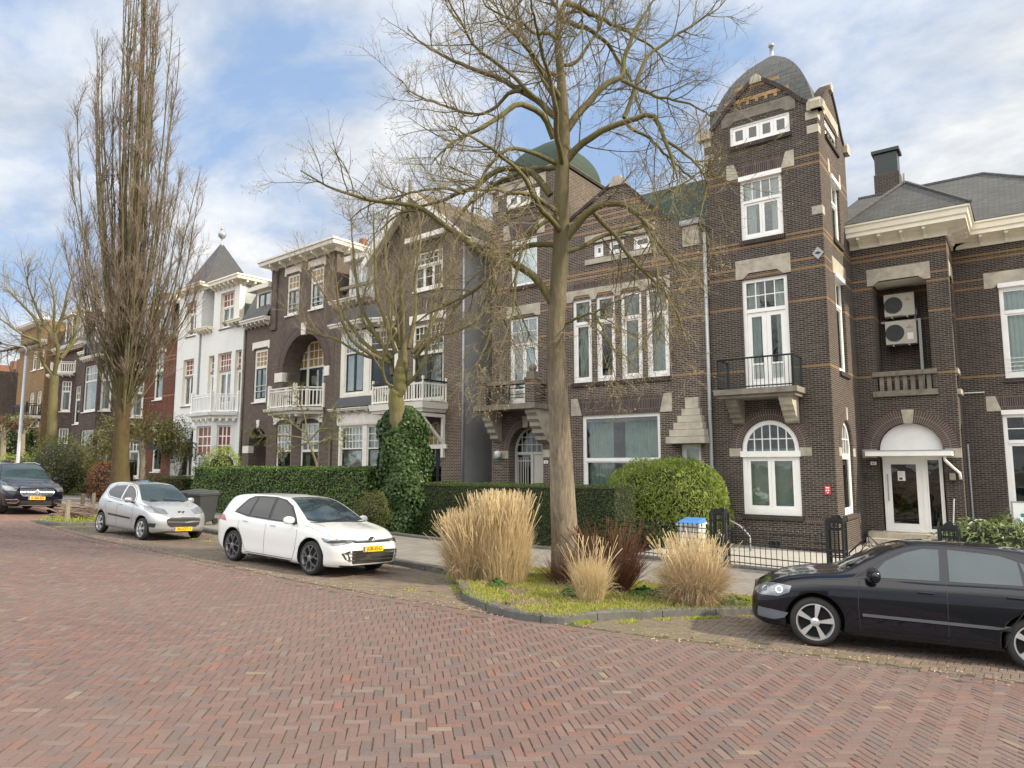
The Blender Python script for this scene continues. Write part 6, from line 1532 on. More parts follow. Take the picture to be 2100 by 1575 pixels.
g.proj([(2.40,-.73,1.0),(2.43,0,1.0),(2.40,.73,1.0),(2.35,.72,1),(2.375,0,1.),(2.35,-.72,1.)],(0,0,-1),M['trim'],'wiper_cowl')
g.line([(2.17,.93),(2.2,.70),(2.17,.45),(2.1,.26)],.009); g.line([(1.16,.96),(1.15,.6),(1.14,.26)],.009); g.line([(.2,.98),(.17,.75),(.33,.55),(.43,.36),(.5,.26)],.009)
g.line([(2.1,.25),(.5,.25)],.012); g.line([(-.7,.80),(0,.86),(1.0,.80),(2.1,.775),(3.0,.72)],.006,'body_crease',P1)
g.line([(2.35,.93),(2.7,.87),(3.05,.79),(3.3,.705)],.007)
g.handle(1.40,.86,P1); g.handle(.42,.885,P1); g.mirror(2.03,.90,1.00,P1,.24,.16)
for sg in (1,-1):
    hl=g.proj([(3.30,sg*.52,.71),(3.38,sg*.40,.705),(3.37,sg*.40,.665),(3.3,sg*.6,.615),(3.18,sg*.76,.60),(3.0,sg*.85,.665),(2.93,sg*.87,.735),(3.1,sg*.78,.715)],(-1,-sg*1.1,-.15),M['lampglass'],'headlight',off=.006)
    g.proj([(3.28,sg*.55,.69),(3.28,sg*.50,.655),(3.15,sg*.74,.635),(3.05,sg*.83,.66),(3.12,sg*.76,.69)],(-1,-sg*1.1,-.15),M['trim'],'lamp_insert',off=.010,par=hl)
    g.proj([(-.3,sg*1,.83),(-.75,sg*1,.85),(-.78,sg*1,.97),(-.45,sg*1,.95)],(0,-sg,0),M['redlamp'],'tail_light')
g.front([(-.5,.655),(.5,.655),(.5,.70),(-.5,.70)],M['trim'],'upper_grille'); g.seam_front([(-.62,.682),(0,.69),(.62,.682)],.016,M['chrome'],'light_bar',off=.009)
lgr=g.front([(-.72,.47),(-.60,.52),(.60,.52),(.72,.47),(.66,.36),(.48,.27),(-.48,.27),(-.66,.36)],M['trim'],'lower_grille')
for z in (.335,.405,.465): g.seam_front([(-.60,z+.01),(-.45,z),(.45,z),(.60,z+.01)],.018,M['chrome'],'grille_bar',par=lgr,off=.012)
g.plate('JGB-55-G',fx(g,0,.52)+.008,.54); disc_badge(g,0,.69,.075,M['trim'],M['chrome'],VW)
g.seam_front([(-.70,.235),(0,.225),(.70,.235)],.03,M['trim'],'front_splitter',off=.006)
for sg in (1,-1): g.line([(.5,.2),(2.1,.2)],.05,'side_sill',M['trim'],sides=(sg,))
q=MB(); q.tube([(.15,0,1.455),(-.03,0,1.51)],.012,5); g.add(q,'roof_aerial',M['trim'])
# ---- silver small car
P2=carpaint('silver_paint',(.46,.475,.49),.55,.33)
g=Car('parked_car','small silver hatchback with large smiling grille, parked in front of the grey bins',(-21.2,10.02),0.,dict(
    wb=2.34,ro=.44,fo=.66,r=.285,H=1.47,roofw=.66,track=.80,tw=.165,rim=.70,rimmat=M['alloy'],spoke=dict(n=6,kind='cap',ph=.2),paint=P2,
    top=[(-.44,.98),(-.36,1.16),(-.22,1.34),(0,1.42),(.5,1.468),(.9,1.47),(1.2,1.44),(1.5,1.32),(1.8,1.13),(2.02,1.0),(2.1,.975),(2.4,.905),(2.7,.80),(2.9,.70),(3.0,.63)],
    belt=[(-.44,.92),(0,.98),(.8,.93),(1.6,.88),(2.1,.85),(2.5,.79),(2.8,.68),(3.0,.55)],
    bot=[(-.44,.32),(-.25,.24),(.3,.2),(2.0,.2),(2.7,.2),(3.0,.26)],
    plan=[(-.44,.62),(-.36,.73),(-.1,.79),(.4,.805),(1.6,.812),(2.2,.812),(2.6,.78),(2.8,.71),(2.93,.60),(3.0,.48)],
    nose=lambda z:.10*max(0,(z-.5)/.3)**1.5+.04*max(0,(.33-z)/.1), tail=lambda z:.08*max(0,(.45-z)/.2)))
g.both([(1.72,.96),(1.02,.98),(.98,1.355),(1.15,1.36),(1.38,1.28),(1.62,1.12)],M['car_glass'],'side_window')
g.both([(.93,.985),(.30,1.04),(.12,1.12),(.12,1.2),(.3,1.33),(.9,1.365)],M['car_glass'],'side_window')
g.line([(1.80,.93),(1.7,.94),(.95,.955),(.28,1.01),(.08,1.1),(.08,1.22),(.28,1.365),(.95,1.395),(1.18,1.385),(1.42,1.30),(1.66,1.14),(1.80,.93)],.016,'window_trim',M['trim'])
g.proj([(1.28,-.46,1.4),(1.26,0,1.4),(1.28,.46,1.4),(1.98,.66,1.0),(2.08,.4,1.0),(2.1,0,1.0),(2.08,-.4,1.0),(1.98,-.66,1.0)],(0,0,-1),M['car_glass_light'],'windscreen',res=.08)
g.line([(1.82,.9),(1.85,.6),(1.8,.28)],.009); g.line([(.96,.96),(.96,.6),(.95,.28)],.009); g.line([(.28,1.0),(.22,.8),(.36,.6),(.42,.3)],.009)
g.line([(.45,.56),(1.75,.52)],.05,'side_moulding',M['trim']); g.line([(.4,.235),(1.95,.235)],.05,'side_sill',P2)
g.handle(1.12,.86,P2,.16); g.handle(.45,.90,P2,.16); g.mirror(1.68,.80,1.0,P2,.2,.15)
for sg in (1,-1):
    hl=g.proj([(2.62,sg*.34,.78),(2.45,sg*.62,.86),(2.30,sg*.76,.90),(2.38,sg*.78,.80),(2.6,sg*.72,.71),(2.78,sg*.5,.67),(2.82,sg*.34,.68)],(-1,-sg*.7,-.5),M['lampglass'],'headlight',off=.006)
    g.proj([(-.2,sg,.98),(-.42,sg,.90),(-.38,sg,1.1),(-.26,sg,1.3),(-.14,sg,1.3)],(0,-sg,0),M['redlamp'],'tail_light')
    g.proj([(2.8,sg*.60,.46),(2.65,sg*.74,.46),(2.65,sg*.76,.36),(2.8,sg*.64,.35)],(-1,-sg,0),M['trim'],'fog_recess')
gr=g.front([(-.47,.56),(-.40,.61),(0,.625),(.40,.61),(.47,.56),(.43,.42),(.34,.365),(0,.35),(-.34,.365),(-.43,.42)],M['trim'],'grille')
g.seam_front([(-.44,.505),(0,.49),(.44,.505)],.035,M['chrome'],'grille_bar',par=gr,off=.012)
g.plate('36-LDT-1',fx(g,0,.30)+.01,.315,.50,.105)
x=fx(g,0,.73); b=MB(); b.add([(x+.012,-.10,.77),(x+.012,.10,.77),(x+.02,.06,.70),(x+.02,0,.665),(x+.02,-.06,.70)],[[0,1,2,3,4]]); bd=g.add(b,'badge',M['trim'])
b=MB(); b.tube([(x+.03,-.03,.70),(x+.03,-.02,.74),(x+.028,.01,.76),(x+.03,.035,.745)],.012,5); b.tube([(x+.03,-.02,.74),(x+.03,-.045,.72)],.01,5); b.tube([(x+.03,.0,.755),(x+.032,.02,.69),(x+.032,.045,.70)],.011,5); b.tube([(x+.032,0,.73),(x+.034,-.005,.68)],.011,5); g.add(b,'badge_mark',M['chrome'],bd)
q=MB(); q.tube([(1.1,0,1.45),(1.0,0,1.50)],.01,5); g.add(q,'roof_aerial',M['trim'])
q=MB(); q.tube([(2.02,.5,.995),(2.0,.0,1.03),(1.98,-.1,1.035)],.009,4); q.tube([(2.02,-.1,.995),(2.0,-.45,1.02)],.009,4); g.add(q,'wiper',M['trim'])
# ---- black hatchback on the right
P3=carpaint('black_blue_paint',(.003,.0045,.010),0.,.2,1.,.05)
h3=R(180+15.7); n3=np.array([-.271,.962])
g=Car('parked_car','black hatchback with silver five spoke wheels, parked at the right beside the grassy island',(-.12-.271*.80,10.86+.962*.80),h3,dict(
    wb=2.47,ro=.69,fo=.81,r=.315,H=1.455,roofw=.66,track=.82,tw=.205,rim=.745,rimmat=M['alloy'],spoke=dict(n=5,kind='broad',ph=.12),paint=P3,
    top=[(-.69,.90),(-.62,1.05),(-.47,1.27),(-.27,1.385),(.1,1.435),(.6,1.455),(.95,1.455),(1.25,1.43),(1.5,1.35),(1.8,1.19),(2.08,1.02),(2.15,.99),(2.5,.94),(2.85,.87),(3.08,.79),(3.22,.70),(3.28,.64)],
    belt=[(-.69,.85),(-.3,.94),(.2,.945),(1.0,.925),(1.8,.90),(2.3,.875),(2.75,.80),(3.05,.70),(3.28,.58)],
    bot=[(-.69,.33),(-.5,.24),(.3,.19),(2.1,.19),(2.8,.19),(3.1,.2),(3.28,.25)],
    plan=[(-.69,.66),(-.6,.77),(-.3,.825),(.2,.84),(1.2,.843),(2.2,.842),(2.7,.825),(2.95,.79),(3.15,.70),(3.24,.60),(3.28,.50)],
    nose=lambda z:.09*max(0,(z-.5)/.3)**1.5+.05*max(0,(.33-z)/.15), tail=lambda z:.08*max(0,(.45-z)/.2)))
g.both([(1.79,.955),(1.00,.975),(.97,1.355),(1.14,1.355),(1.36,1.29),(1.6,1.165)],M['car_glass_light'],'side_window')
g.both([(.89,.978),(.10,1.0),(.12,1.275),(.3,1.335),(.87,1.365)],M['car_glass_light'],'side_window')
g.both([(.04,1.015),(-.24,1.05),(-.08,1.19),(.10,1.275)],M['car_glass_light'],'side_window')
g.line([(2.0,.93),(1.8,.935),(.95,.955),(.1,.99),(-.3,1.03),(-.12,1.22),(.2,1.335),(.6,1.385),(1.15,1.385),(1.4,1.31),(1.66,1.17),(1.85,1.04),(2.0,.93)],.014,'window_trim',M['trim'])
g.line([(1.79,.95),(1.84,1.03),(1.97,.95)],.012,'mirror_triangle',M['trim'])
g.proj([(1.33,-.47,1.4),(1.31,0,1.4),(1.33,.47,1.4),(2.03,.68,1.0),(2.1,.4,1.0),(2.13,0,1.0),(2.1,-.4,1.0),(2.03,-.68,1.0)],(0,0,-1),M['car_glass'],'windscreen',res=.08)
g.line([(1.93,.9),(1.95,.6),(1.92,.25)],.010); g.line([(.93,.95),(.93,.6),(.92,.25)],.010); g.line([(.1,.98),(.05,.8),(.22,.55),(.33,.25)],.010)
g.line([(2.05,.90),(2.45,.875),(2.8,.80),(3.05,.72)],.009)

for sg in (1,-1):
    b=MB(); X=np.linspace(.25,1.9,12); pr=[]
    for x_ in X:
        h,n_,_,_=g.bvh.ray_cast(Vector((x_,sg*3,.47)),Vector((0,-sg,0)),6); yy=abs(h.y); k=min(1,(x_-.25)/.25)
        pr.append([(x_,sg*(yy-.004),.505),(x_,sg*(yy+.016*k),.455),(x_,sg*(yy-.004),.44)])
    for a_,c_ in zip(pr[:-1],pr[1:]): b.quad(a_[0],c_[0],c_[1],a_[1]); b.quad(a_[1],c_[1],c_[2],a_[2])
    g.add(b,'body_crease',P3,fixn=False)
g.line([(3.0,.70),(2.5,.80),(1.9,.83),(.9,.85),(0,.86)],.007,'body_crease'); g.line([(.33,.215),(2.05,.215)],.035,'side_sill',M['trim'])
g.handle(1.17,.82,P3); g.handle(.2,.85,P3); g.mirror(1.78,.90,1.0,P3,.36,.20)
for sg in (1,-1):
    hl=g.proj([(3.10,sg*.42,.745),(2.93,sg*.64,.76),(2.76,sg*.80,.755),(2.80,sg*.82,.67),(2.9,sg*.76,.60),(3.12,sg*.58,.58),(3.2,sg*.44,.63)],(-1,-sg*.9,-.1),M['lampglass'],'headlight',off=.006)
    for (xx,yy,zz) in ((3.03,.60,.68),(2.86,.73,.685)):
        h,n,_,_=g.bvh.ray_cast(Vector((xx+2,sg*(yy+1.8),zz+.2)),Vector((-1,-sg*.9,-.1)),6)
        if h: 
            b=MB(); b.lathe(tuple(h-n*.01),[(.052,0),(.05,.022),(.035,.022),(.03,.012),(.001,.012)],16,ax=tuple(n)); g.add(b,'lamp_reflector',M['chrome'],hl)
    g.proj([(3.15,sg*.62,.43),(2.98,sg*.76,.42),(2.83,sg*.83,.40),(2.88,sg*.82,.33),(3.0,sg*.78,.29),(3.18,sg*.62,.30)],(-1,-sg,0),M['plastic_grey'],'fog_grille',off=.006)
gr=g.front([(-.40,.60),(.40,.60),(.42,.67),(-.42,.67)],M['trim'],'grille'); g.front([(-.45,.30),(.45,.30),(.48,.42),(-.48,.42)],M['trim'],'lower_grille'); g.seam_front([(-.4,.635),(.4,.635)],.012,M['chrome'],'grille_bar',par=gr,off=.009); disc_badge(g,0,.65,.06,M['trim'],M['chrome'],VW)
g.front([(-.26,.46),(.26,.46),(.26,.56),(-.26,.56)],M['plateyellow'],'licence_plate',off=.01)
q=MB(); q.tube([(2.06,.1,1.02),(2.0,.4,1.07),(1.9,.52,1.1)],.012,4); q.tube([(2.1,.55,.985),(2.03,.3,1.05)],.012,4); g.add(q,'wiper',M['trim'])
q=MB(); q.tube([(-.05,0,1.40),(-.22,0,1.46)],.012,5); g.add(q,'roof_aerial',M['trim'])
# ---- dark blue off-roader at the left edge
P4=carpaint('midnight_blue_paint',(.004,.006,.015),.1,.2,1.,.05)
g=Car('parked_car','dark blue large off-roader with chrome barred grille at the left edge',(-32.15,10.45),R(-4),dict(
    wb=2.984,ro=1.09,fo=.87,r=.385,H=1.776,roofw=.70,track=.94,tw=.27,rim=.70,rimmat=M['alloy'],spoke=dict(n=5,kind='y',ph=.3),paint=P4,
    top=[(-1.09,1.15),(-.98,1.5),(-.75,1.7),(0,1.77),(.8,1.776),(1.4,1.74),(1.75,1.62),(2.1,1.4),(2.42,1.2),(2.55,1.155),(3.1,1.10),(3.5,1.02),(3.72,.94),(3.854,.82)],
    belt=[(-1.09,1.08),(0,1.12),(1.5,1.1),(2.4,1.07),(3.0,1.02),(3.5,.93),(3.854,.74)],
    bot=[(-1.09,.42),(-.8,.32),(.5,.26),(2.5,.26),(3.4,.27),(3.854,.33)],
    plan=[(-1.09,.78),(-.9,.9),(-.4,.955),(1,.96),(2.8,.96),(3.3,.94),(3.6,.89),(3.78,.80),(3.854,.70)],
    nose=lambda z:.06*max(0,(z-.7)/.3)**1.5+.06*max(0,(.45-z)/.15), tail=lambda z:.05))
g.both([(2.3,1.15),(1.3,1.16),(1.25,1.63),(1.55,1.62),(1.9,1.45)],M['car_glass'],'side_window'); g.both([(1.2,1.16),(.2,1.18),(.2,1.65),(1.15,1.64)],M['car_glass'],'side_window')
g.proj([(1.62,-.6,1.6),(1.58,0,1.6),(1.62,.6,1.6),(2.38,.78,1.2),(2.5,.4,1.2),(2.53,0,1.2),(2.5,-.4,1.2),(2.38,-.78,1.2)],(0,0,-1),M['car_glass_light'],'windscreen',res=.1)
gr=g.front([(-.50,.90),(-.46,.935),(.46,.935),(.50,.90),(.50,.74),(.42,.66),(-.42,.66),(-.50,.74)],M['trim'],'grille')
for k in range(-10,11): g.seam_front([(k*.045,.67),(k*.045,.925)],.014,M['chrome'],'grille_bar',par=gr,off=.014)
g.seam_front([(-.50,.90),(-.46,.935),(.46,.935),(.50,.90),(.50,.74),(.42,.66),(-.42,.66),(-.50,.74),(-.50,.90)],.028,M['chrome'],'grille_frame',par=gr,off=.018)
disc_badge(g,0,.80,.085,M['chrome'],M['trim'],[((-.5,0),(.5,0))],gr); g.seam_front([(-.36,.68),(.36,.92)],.02,M['chrome'],'badge_bar',par=gr,off=.024)
for sg in (1,-1):
    g.proj([(3.7,sg*.55,.94),(3.5,sg*.78,.97),(3.25,sg*.93,.98),(3.32,sg*.94,.88),(3.55,sg*.86,.83),(3.75,sg*.58,.82)],(-1,-sg*.6,0),M['lampglass'],'headlight',off=.008)
    g.seam_front([(sg*.86,.52),(sg*.60,.54),(sg*.50,.49),(sg*.60,.41),(sg*.82,.42)],.03,M['chrome'],'lower_trim',off=.01)
    g.front([(sg*.78,.50),(sg*.6,.50),(sg*.55,.47),(sg*.62,.43),(sg*.78,.44)],M['trim'],'fog_recess')
g.front([(-.5,.36),(.5,.36),(.46,.5),(-.46,.5)],M['trim'],'lower_grille'); g.seam_front([(-.5,.33),(.5,.33)],.025,M['alloy'],'skid_plate',off=.012)
g.plate('R-488-BN',fx(g,0,.58)+.012,.585); g.mirror(2.2,.98,1.2,P4,.26,.18)
for sg in (1,-1):
    q=MB(); q.tube([(1.5,sg*.62,1.74),(.8,sg*.64,1.80),(-.6,sg*.64,1.77)],.018,5); g.add(q,'roof_rail',M['chrome'])
# ---------------------------------------------------------------- vegetation
RN=np.random.RandomState(11)
def leaf_mat(name,cols,trans=.25,rough=.55,spec=.4):
    m,nt,b,o=new_mat(name)
    g=nt.nodes.new('ShaderNodeNewGeometry'); st=[(i/(len(cols)-1) if len(cols)>1 else 0,c) for i,c in enumerate(cols)]
    big=noise_(nt,objco(nt),2.2,3)
    f=math_(nt,'ADD',math_(nt,'MULTIPLY',g.outputs['Random Per Island'],.7),math_(nt,'MULTIPLY',math_(nt,'SUBTRACT',big,.25),.55))
    c=ramp(nt,f,st); L(nt,c,b.inputs['Base Color']); b.inputs['Roughness'].default_value=rough; b.inputs['Specular IOR Level'].default_value=spec
    t=nt.nodes.new('ShaderNodeBsdfTranslucent'); L(nt,c,t.inputs[0]); mx=nt.nodes.new('ShaderNodeMixShader'); mx.inputs[0].default_value=trans
    L(nt,b.outputs[0],mx.inputs[1]); L(nt,t.outputs[0],mx.inputs[2]); L(nt,mx.outputs[0],o.inputs[0]); return m
M['laurel']=leaf_mat('laurel_leaves',[(.022,.05,.010),(.06,.12,.022),(.12,.20,.04),(.24,.32,.08)],.2,.4)
M['yew']=leaf_mat('yew_leaves',[(.014,.030,.008),(.034,.062,.013),(.07,.105,.022),(.15,.18,.04)],.15,.6)
M['ivy']=leaf_mat('ivy_leaves',[(.012,.03,.010),(.028,.062,.015),(.05,.095,.024),(.09,.13,.04)],.15,.45,.3)
M['bamboo']=leaf_mat('bamboo_leaves',[(.09,.14,.02),(.19,.27,.04),(.32,.39,.08),(.50,.50,.20)],.4,.5)
M['beech']=leaf_mat('dry_beech_leaves',[(.07,.028,.012),(.15,.065,.03),(.24,.12,.06)],.3,.6)
M['rhodo']=leaf_mat('rhododendron_leaves',[(.05,.08,.02),(.12,.17,.04),(.24,.28,.09)],.2,.35,.6)
M['spring']=leaf_mat('young_leaves',[(.06,.09,.015),(.13,.17,.03),(.22,.25,.05)],.4)
M['mixedhedge']=leaf_mat('olive_shrub_leaves',[(.03,.045,.012),(.08,.095,.02),(.14,.13,.035)],.3)
M['willow']=leaf_mat('weeping_twigs',[(.07,.075,.022),(.12,.12,.035),(.18,.17,.06)],.3)
M['brownshrub']=leaf_mat('brown_shrub',[(.06,.03,.02),(.12,.06,.04),(.17,.10,.06)],.2)
M['grassblade']=leaf_mat('green_grass_blades',[(.12,.18,.02),(.26,.33,.04),(.42,.46,.08),(.48,.44,.18)],.4,.7,.2)
M['straw']=leaf_mat('straw_blades',[(.44,.34,.19),(.62,.50,.30),(.76,.65,.44)],.4,.8,.15)
M['strawdark']=leaf_mat('dry_brown_blades',[(.30,.22,.13),(.48,.37,.23),(.66,.54,.36)],.35,.8,.15)
M['redtwig']=leaf_mat('red_brown_stems',[(.055,.025,.017),(.11,.05,.03),(.17,.085,.05)],.2,.8,.15)
M['weed']=leaf_mat('broad_green_leaves',[(.025,.07,.012),(.06,.14,.025),(.10,.20,.04)],.3,.45)
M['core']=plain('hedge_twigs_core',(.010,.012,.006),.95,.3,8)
M['bud']=leaf_mat('spring_buds',[(.26,.20,.07),(.38,.30,.12),(.48,.40,.18)],.2)
def bark(name,c1,c2,green,ga=.5,sc=1.,zmoss=0):
    m,nt,b,o=new_mat(name); co=objco(nt); mp=nt.nodes.new('ShaderNodeMapping'); mp.inputs['Scale'].default_value=(1,1,.16); L(nt,co,mp.inputs[0])
    f=noise_(nt,mp.outputs[0],13*sc,7,.75,.9); f2=noise_(nt,co,1.1,4,.6); f3=noise_(nt,mp.outputs[0],30*sc,4,.7)
    c=ramp(nt,f,[(.32,c1),(.68,c2)]); c=mixc(nt,math_(nt,'MULTIPLY',ramp(nt,f3,[(.5,0.),(.75,1.)]),.5),c,tuple(x*.45 for x in c1))
    c=mixc(nt,math_(nt,'MULTIPLY',ramp(nt,f2,[(.42,0.),(.62,1.)]),ga),c,green)
    if zmoss:
        sp=nt.nodes.new('ShaderNodeSeparateXYZ'); L(nt,co,sp.inputs[0])
        c=mixc(nt,math_(nt,'MULTIPLY',ramp(nt,math_(nt,'ADD',math_(nt,'MULTIPLY',sp.outputs[2],.1),math_(nt,'MULTIPLY',f2,.35)),[(.55,0.),(.85,1.)]),.75),c,(.13,.115,.055))
    L(nt,c,b.inputs['Base Color']); b.inputs['Roughness'].default_value=.9; b.inputs['Specular IOR Level'].default_value=.2
    bump(nt,b,math_(nt,'ADD',f,math_(nt,'MULTIPLY',f3,.5)),1.,.035); return m
M['limebark']=bark('lime_tree_bark',(.12,.10,.075),(.33,.28,.21),(.17,.15,.09),.3,1.,1)
M['limelimb']=bark('mossy_limb_bark',(.11,.10,.055),(.21,.185,.10),(.15,.15,.04),.5)
M['twig']=plain('olive_twigs',(.21,.18,.12),.9,.3,2,spec=.2)
M['twigred']=plain('brown_twigs',(.21,.165,.135),.9,.3,2,spec=.2)
M['poplarbark']=bark('dark_poplar_bark',(.06,.042,.025),(.12,.085,.045),(.11,.105,.035),.6)
M['poplarlimb']=bark('olive_poplar_limb',(.11,.10,.06),(.19,.17,.105),(.14,.135,.05),.45)
M['palebark']=bark('pale_grey_bark',(.22,.19,.15),(.36,.32,.25),(.12,.13,.06),.3)
def leaves(pos,nrm,length,width,name,mat,parent=None,jit=.7,droop=0.,kind=None):
    n=len(pos); pos=np.asarray(pos); nrm=np.asarray(nrm)+RN.normal(0,jit,(n,3)); nrm/=np.linalg.norm(nrm,axis=1,keepdims=True)+1e-9
    a=RN.normal(0,1,(n,3)); a[:,2]-=droop; a-=nrm*np.sum(a*nrm,1,keepdims=True); a/=np.linalg.norm(a,axis=1,keepdims=True)+1e-9; b=np.cross(nrm,a)
    l=length*RN.uniform(.6,1.25,(n,1)); w=width*RN.uniform(.7,1.2,(n,1))
    V=np.stack([pos-a*l*.5,pos+b*w*.5-a*l*.05,pos+a*l*.5,pos-b*w*.5-a*l*.05],1).reshape(-1,3)
    F=np.arange(n*4).reshape(-1,4); return npmesh(name,V,F,mat,parent,kind)
def npmesh(name,V,F,mat,parent=None,kind=None,smooth=False):
    me=bpy.data.meshes.new(name); V=np.asarray(V,np.float64)
    if parent is not None:
        mi=np.array(wmat(parent).inverted()); V=V@mi[:3,:3].T+mi[:3,3]
    me.vertices.add(len(V)); me.vertices.foreach_set('co',V.astype(np.float32).ravel())
    k=F.shape[1]; me.loops.add(F.size); me.loops.foreach_set('vertex_index',F.astype(np.int32).ravel())
    me.polygons.add(len(F)); me.polygons.foreach_set('loop_start',np.arange(len(F),dtype=np.int32)*k)
    me.update(calc_edges=True); me.polygons.foreach_set('use_smooth',[smooth]*len(F)); me.materials.append(mat)
    o=bpy.data.objects.new(name,me); COL.objects.link(o)
    if parent is not None: o.parent=parent
    if kind: o['kind']=kind
    return o
def tubes(P,Rr,sides,name,mat,parent=None,smooth=True):
    "P (N,k,3) poly-lines, Rr (N,k) radii"
    N_,k,_=P.shape; T=np.gradient(P,axis=1); T/=np.linalg.norm(T,axis=2,keepdims=True)+1e-9
    ref=np.where(np.abs(T[:,:1,2:3])>.9,np.array([[[1.,0,0]]]),np.array([[[0,0,1.]]])); a=np.cross(T,ref); a/=np.linalg.norm(a,axis=2,keepdims=True)+1e-9; b=np.cross(T,a)
    ang=np.arange(sides)*2*pi/sides
    V=P[:,:,None,:]+Rr[:,:,None,None]*(a[:,:,None,:]*np.cos(ang)[None,None,:,None]+b[:,:,None,:]*np.sin(ang)[None,None,:,None])
    i=np.arange(N_)[:,None,None]*k*sides; j=np.arange(k-1)[None,:,None]*sides; q=np.arange(sides)[None,None,:]; q2=(q+1)%sides
    F=np.stack(np.broadcast_arrays(i+j+q,i+j+q2,i+j+sides+q2,i+j+sides+q),-1).reshape(-1,4)
    return npmesh(name,V.reshape(-1,3),F,mat,parent,None,smooth)
def rot_dirs(D,ang,up=0.):
    n=len(D); r=RN.normal(0,1,(n,3)); r-=D*np.sum(r*D,1,keepdims=True); r/=np.linalg.norm(r,axis=1,keepdims=True)+1e-9
    d=D*np.cos(ang)[:,None]+r*np.sin(ang)[:,None]; d[:,2]+=up; return d/np.linalg.norm(d,axis=1,keepdims=True)
def grow(P0,D0,Ln,k,wob,bias):
    n=len(P0); P=[P0]; d=D0.copy(); st=(Ln/(k-1))[:,None]; b=np.asarray(bias)
    for i in range(k-1):
        d=d+RN.normal(0,wob,(n,3))+(b[i] if b.ndim==2 else b); d/=np.linalg.norm(d,axis=1,keepdims=True); P.append(P[-1]+d*st)
    return np.stack(P,1)
def attach(P,Rr,per,t0=.15,t1=1.,rng=None):
    N_,k,_=P.shape; idx=np.repeat(np.arange(N_),per); n=len(idx); t=(t0+(t1-t0)*RN.rand(n)**.8)*(k-1); i=np.minimum(t.astype(int),k-2); f=(t-i)[:,None]
    p=P[idx,i]*(1-f)+P[idx,i+1]*f; d=P[idx,i+1]-P[idx,i]; d/=np.linalg.norm(d,axis=1,keepdims=True)+1e-9; r=Rr[idx,i]*(1-f[:,0])+Rr[idx,i+1]*f[:,0]
    return p,d,r,idx,t/(k-1)
def resample(pts,k):
    pts=np.array(pts,float); s=np.r_[0,np.cumsum(np.linalg.norm(np.diff(pts,axis=0),axis=1))]; q=np.linspace(0,s[-1],k)
    return np.stack([np.interp(q,s,pts[:,c]) for c in range(pts.shape[1])],1)
def smooth3(pts,n=4):
    P=[np.array(p,float) for p in pts]; P=[2*P[0]-P[1]]+P+[2*P[-1]-P[-2]]; out=[]
    for i in range(1,len(P)-2):
        for q in range(n):
            t=q/n; a,b,c,d=P[i-1],P[i],P[i+1],P[i+2]; out.append(.5*((2*b)+(-a+c)*t+(2*a-5*b+4*c-d)*t*t+(-a+3*b-3*c+d)*t**3))
    out.append(P[-2]); return np.array(out)
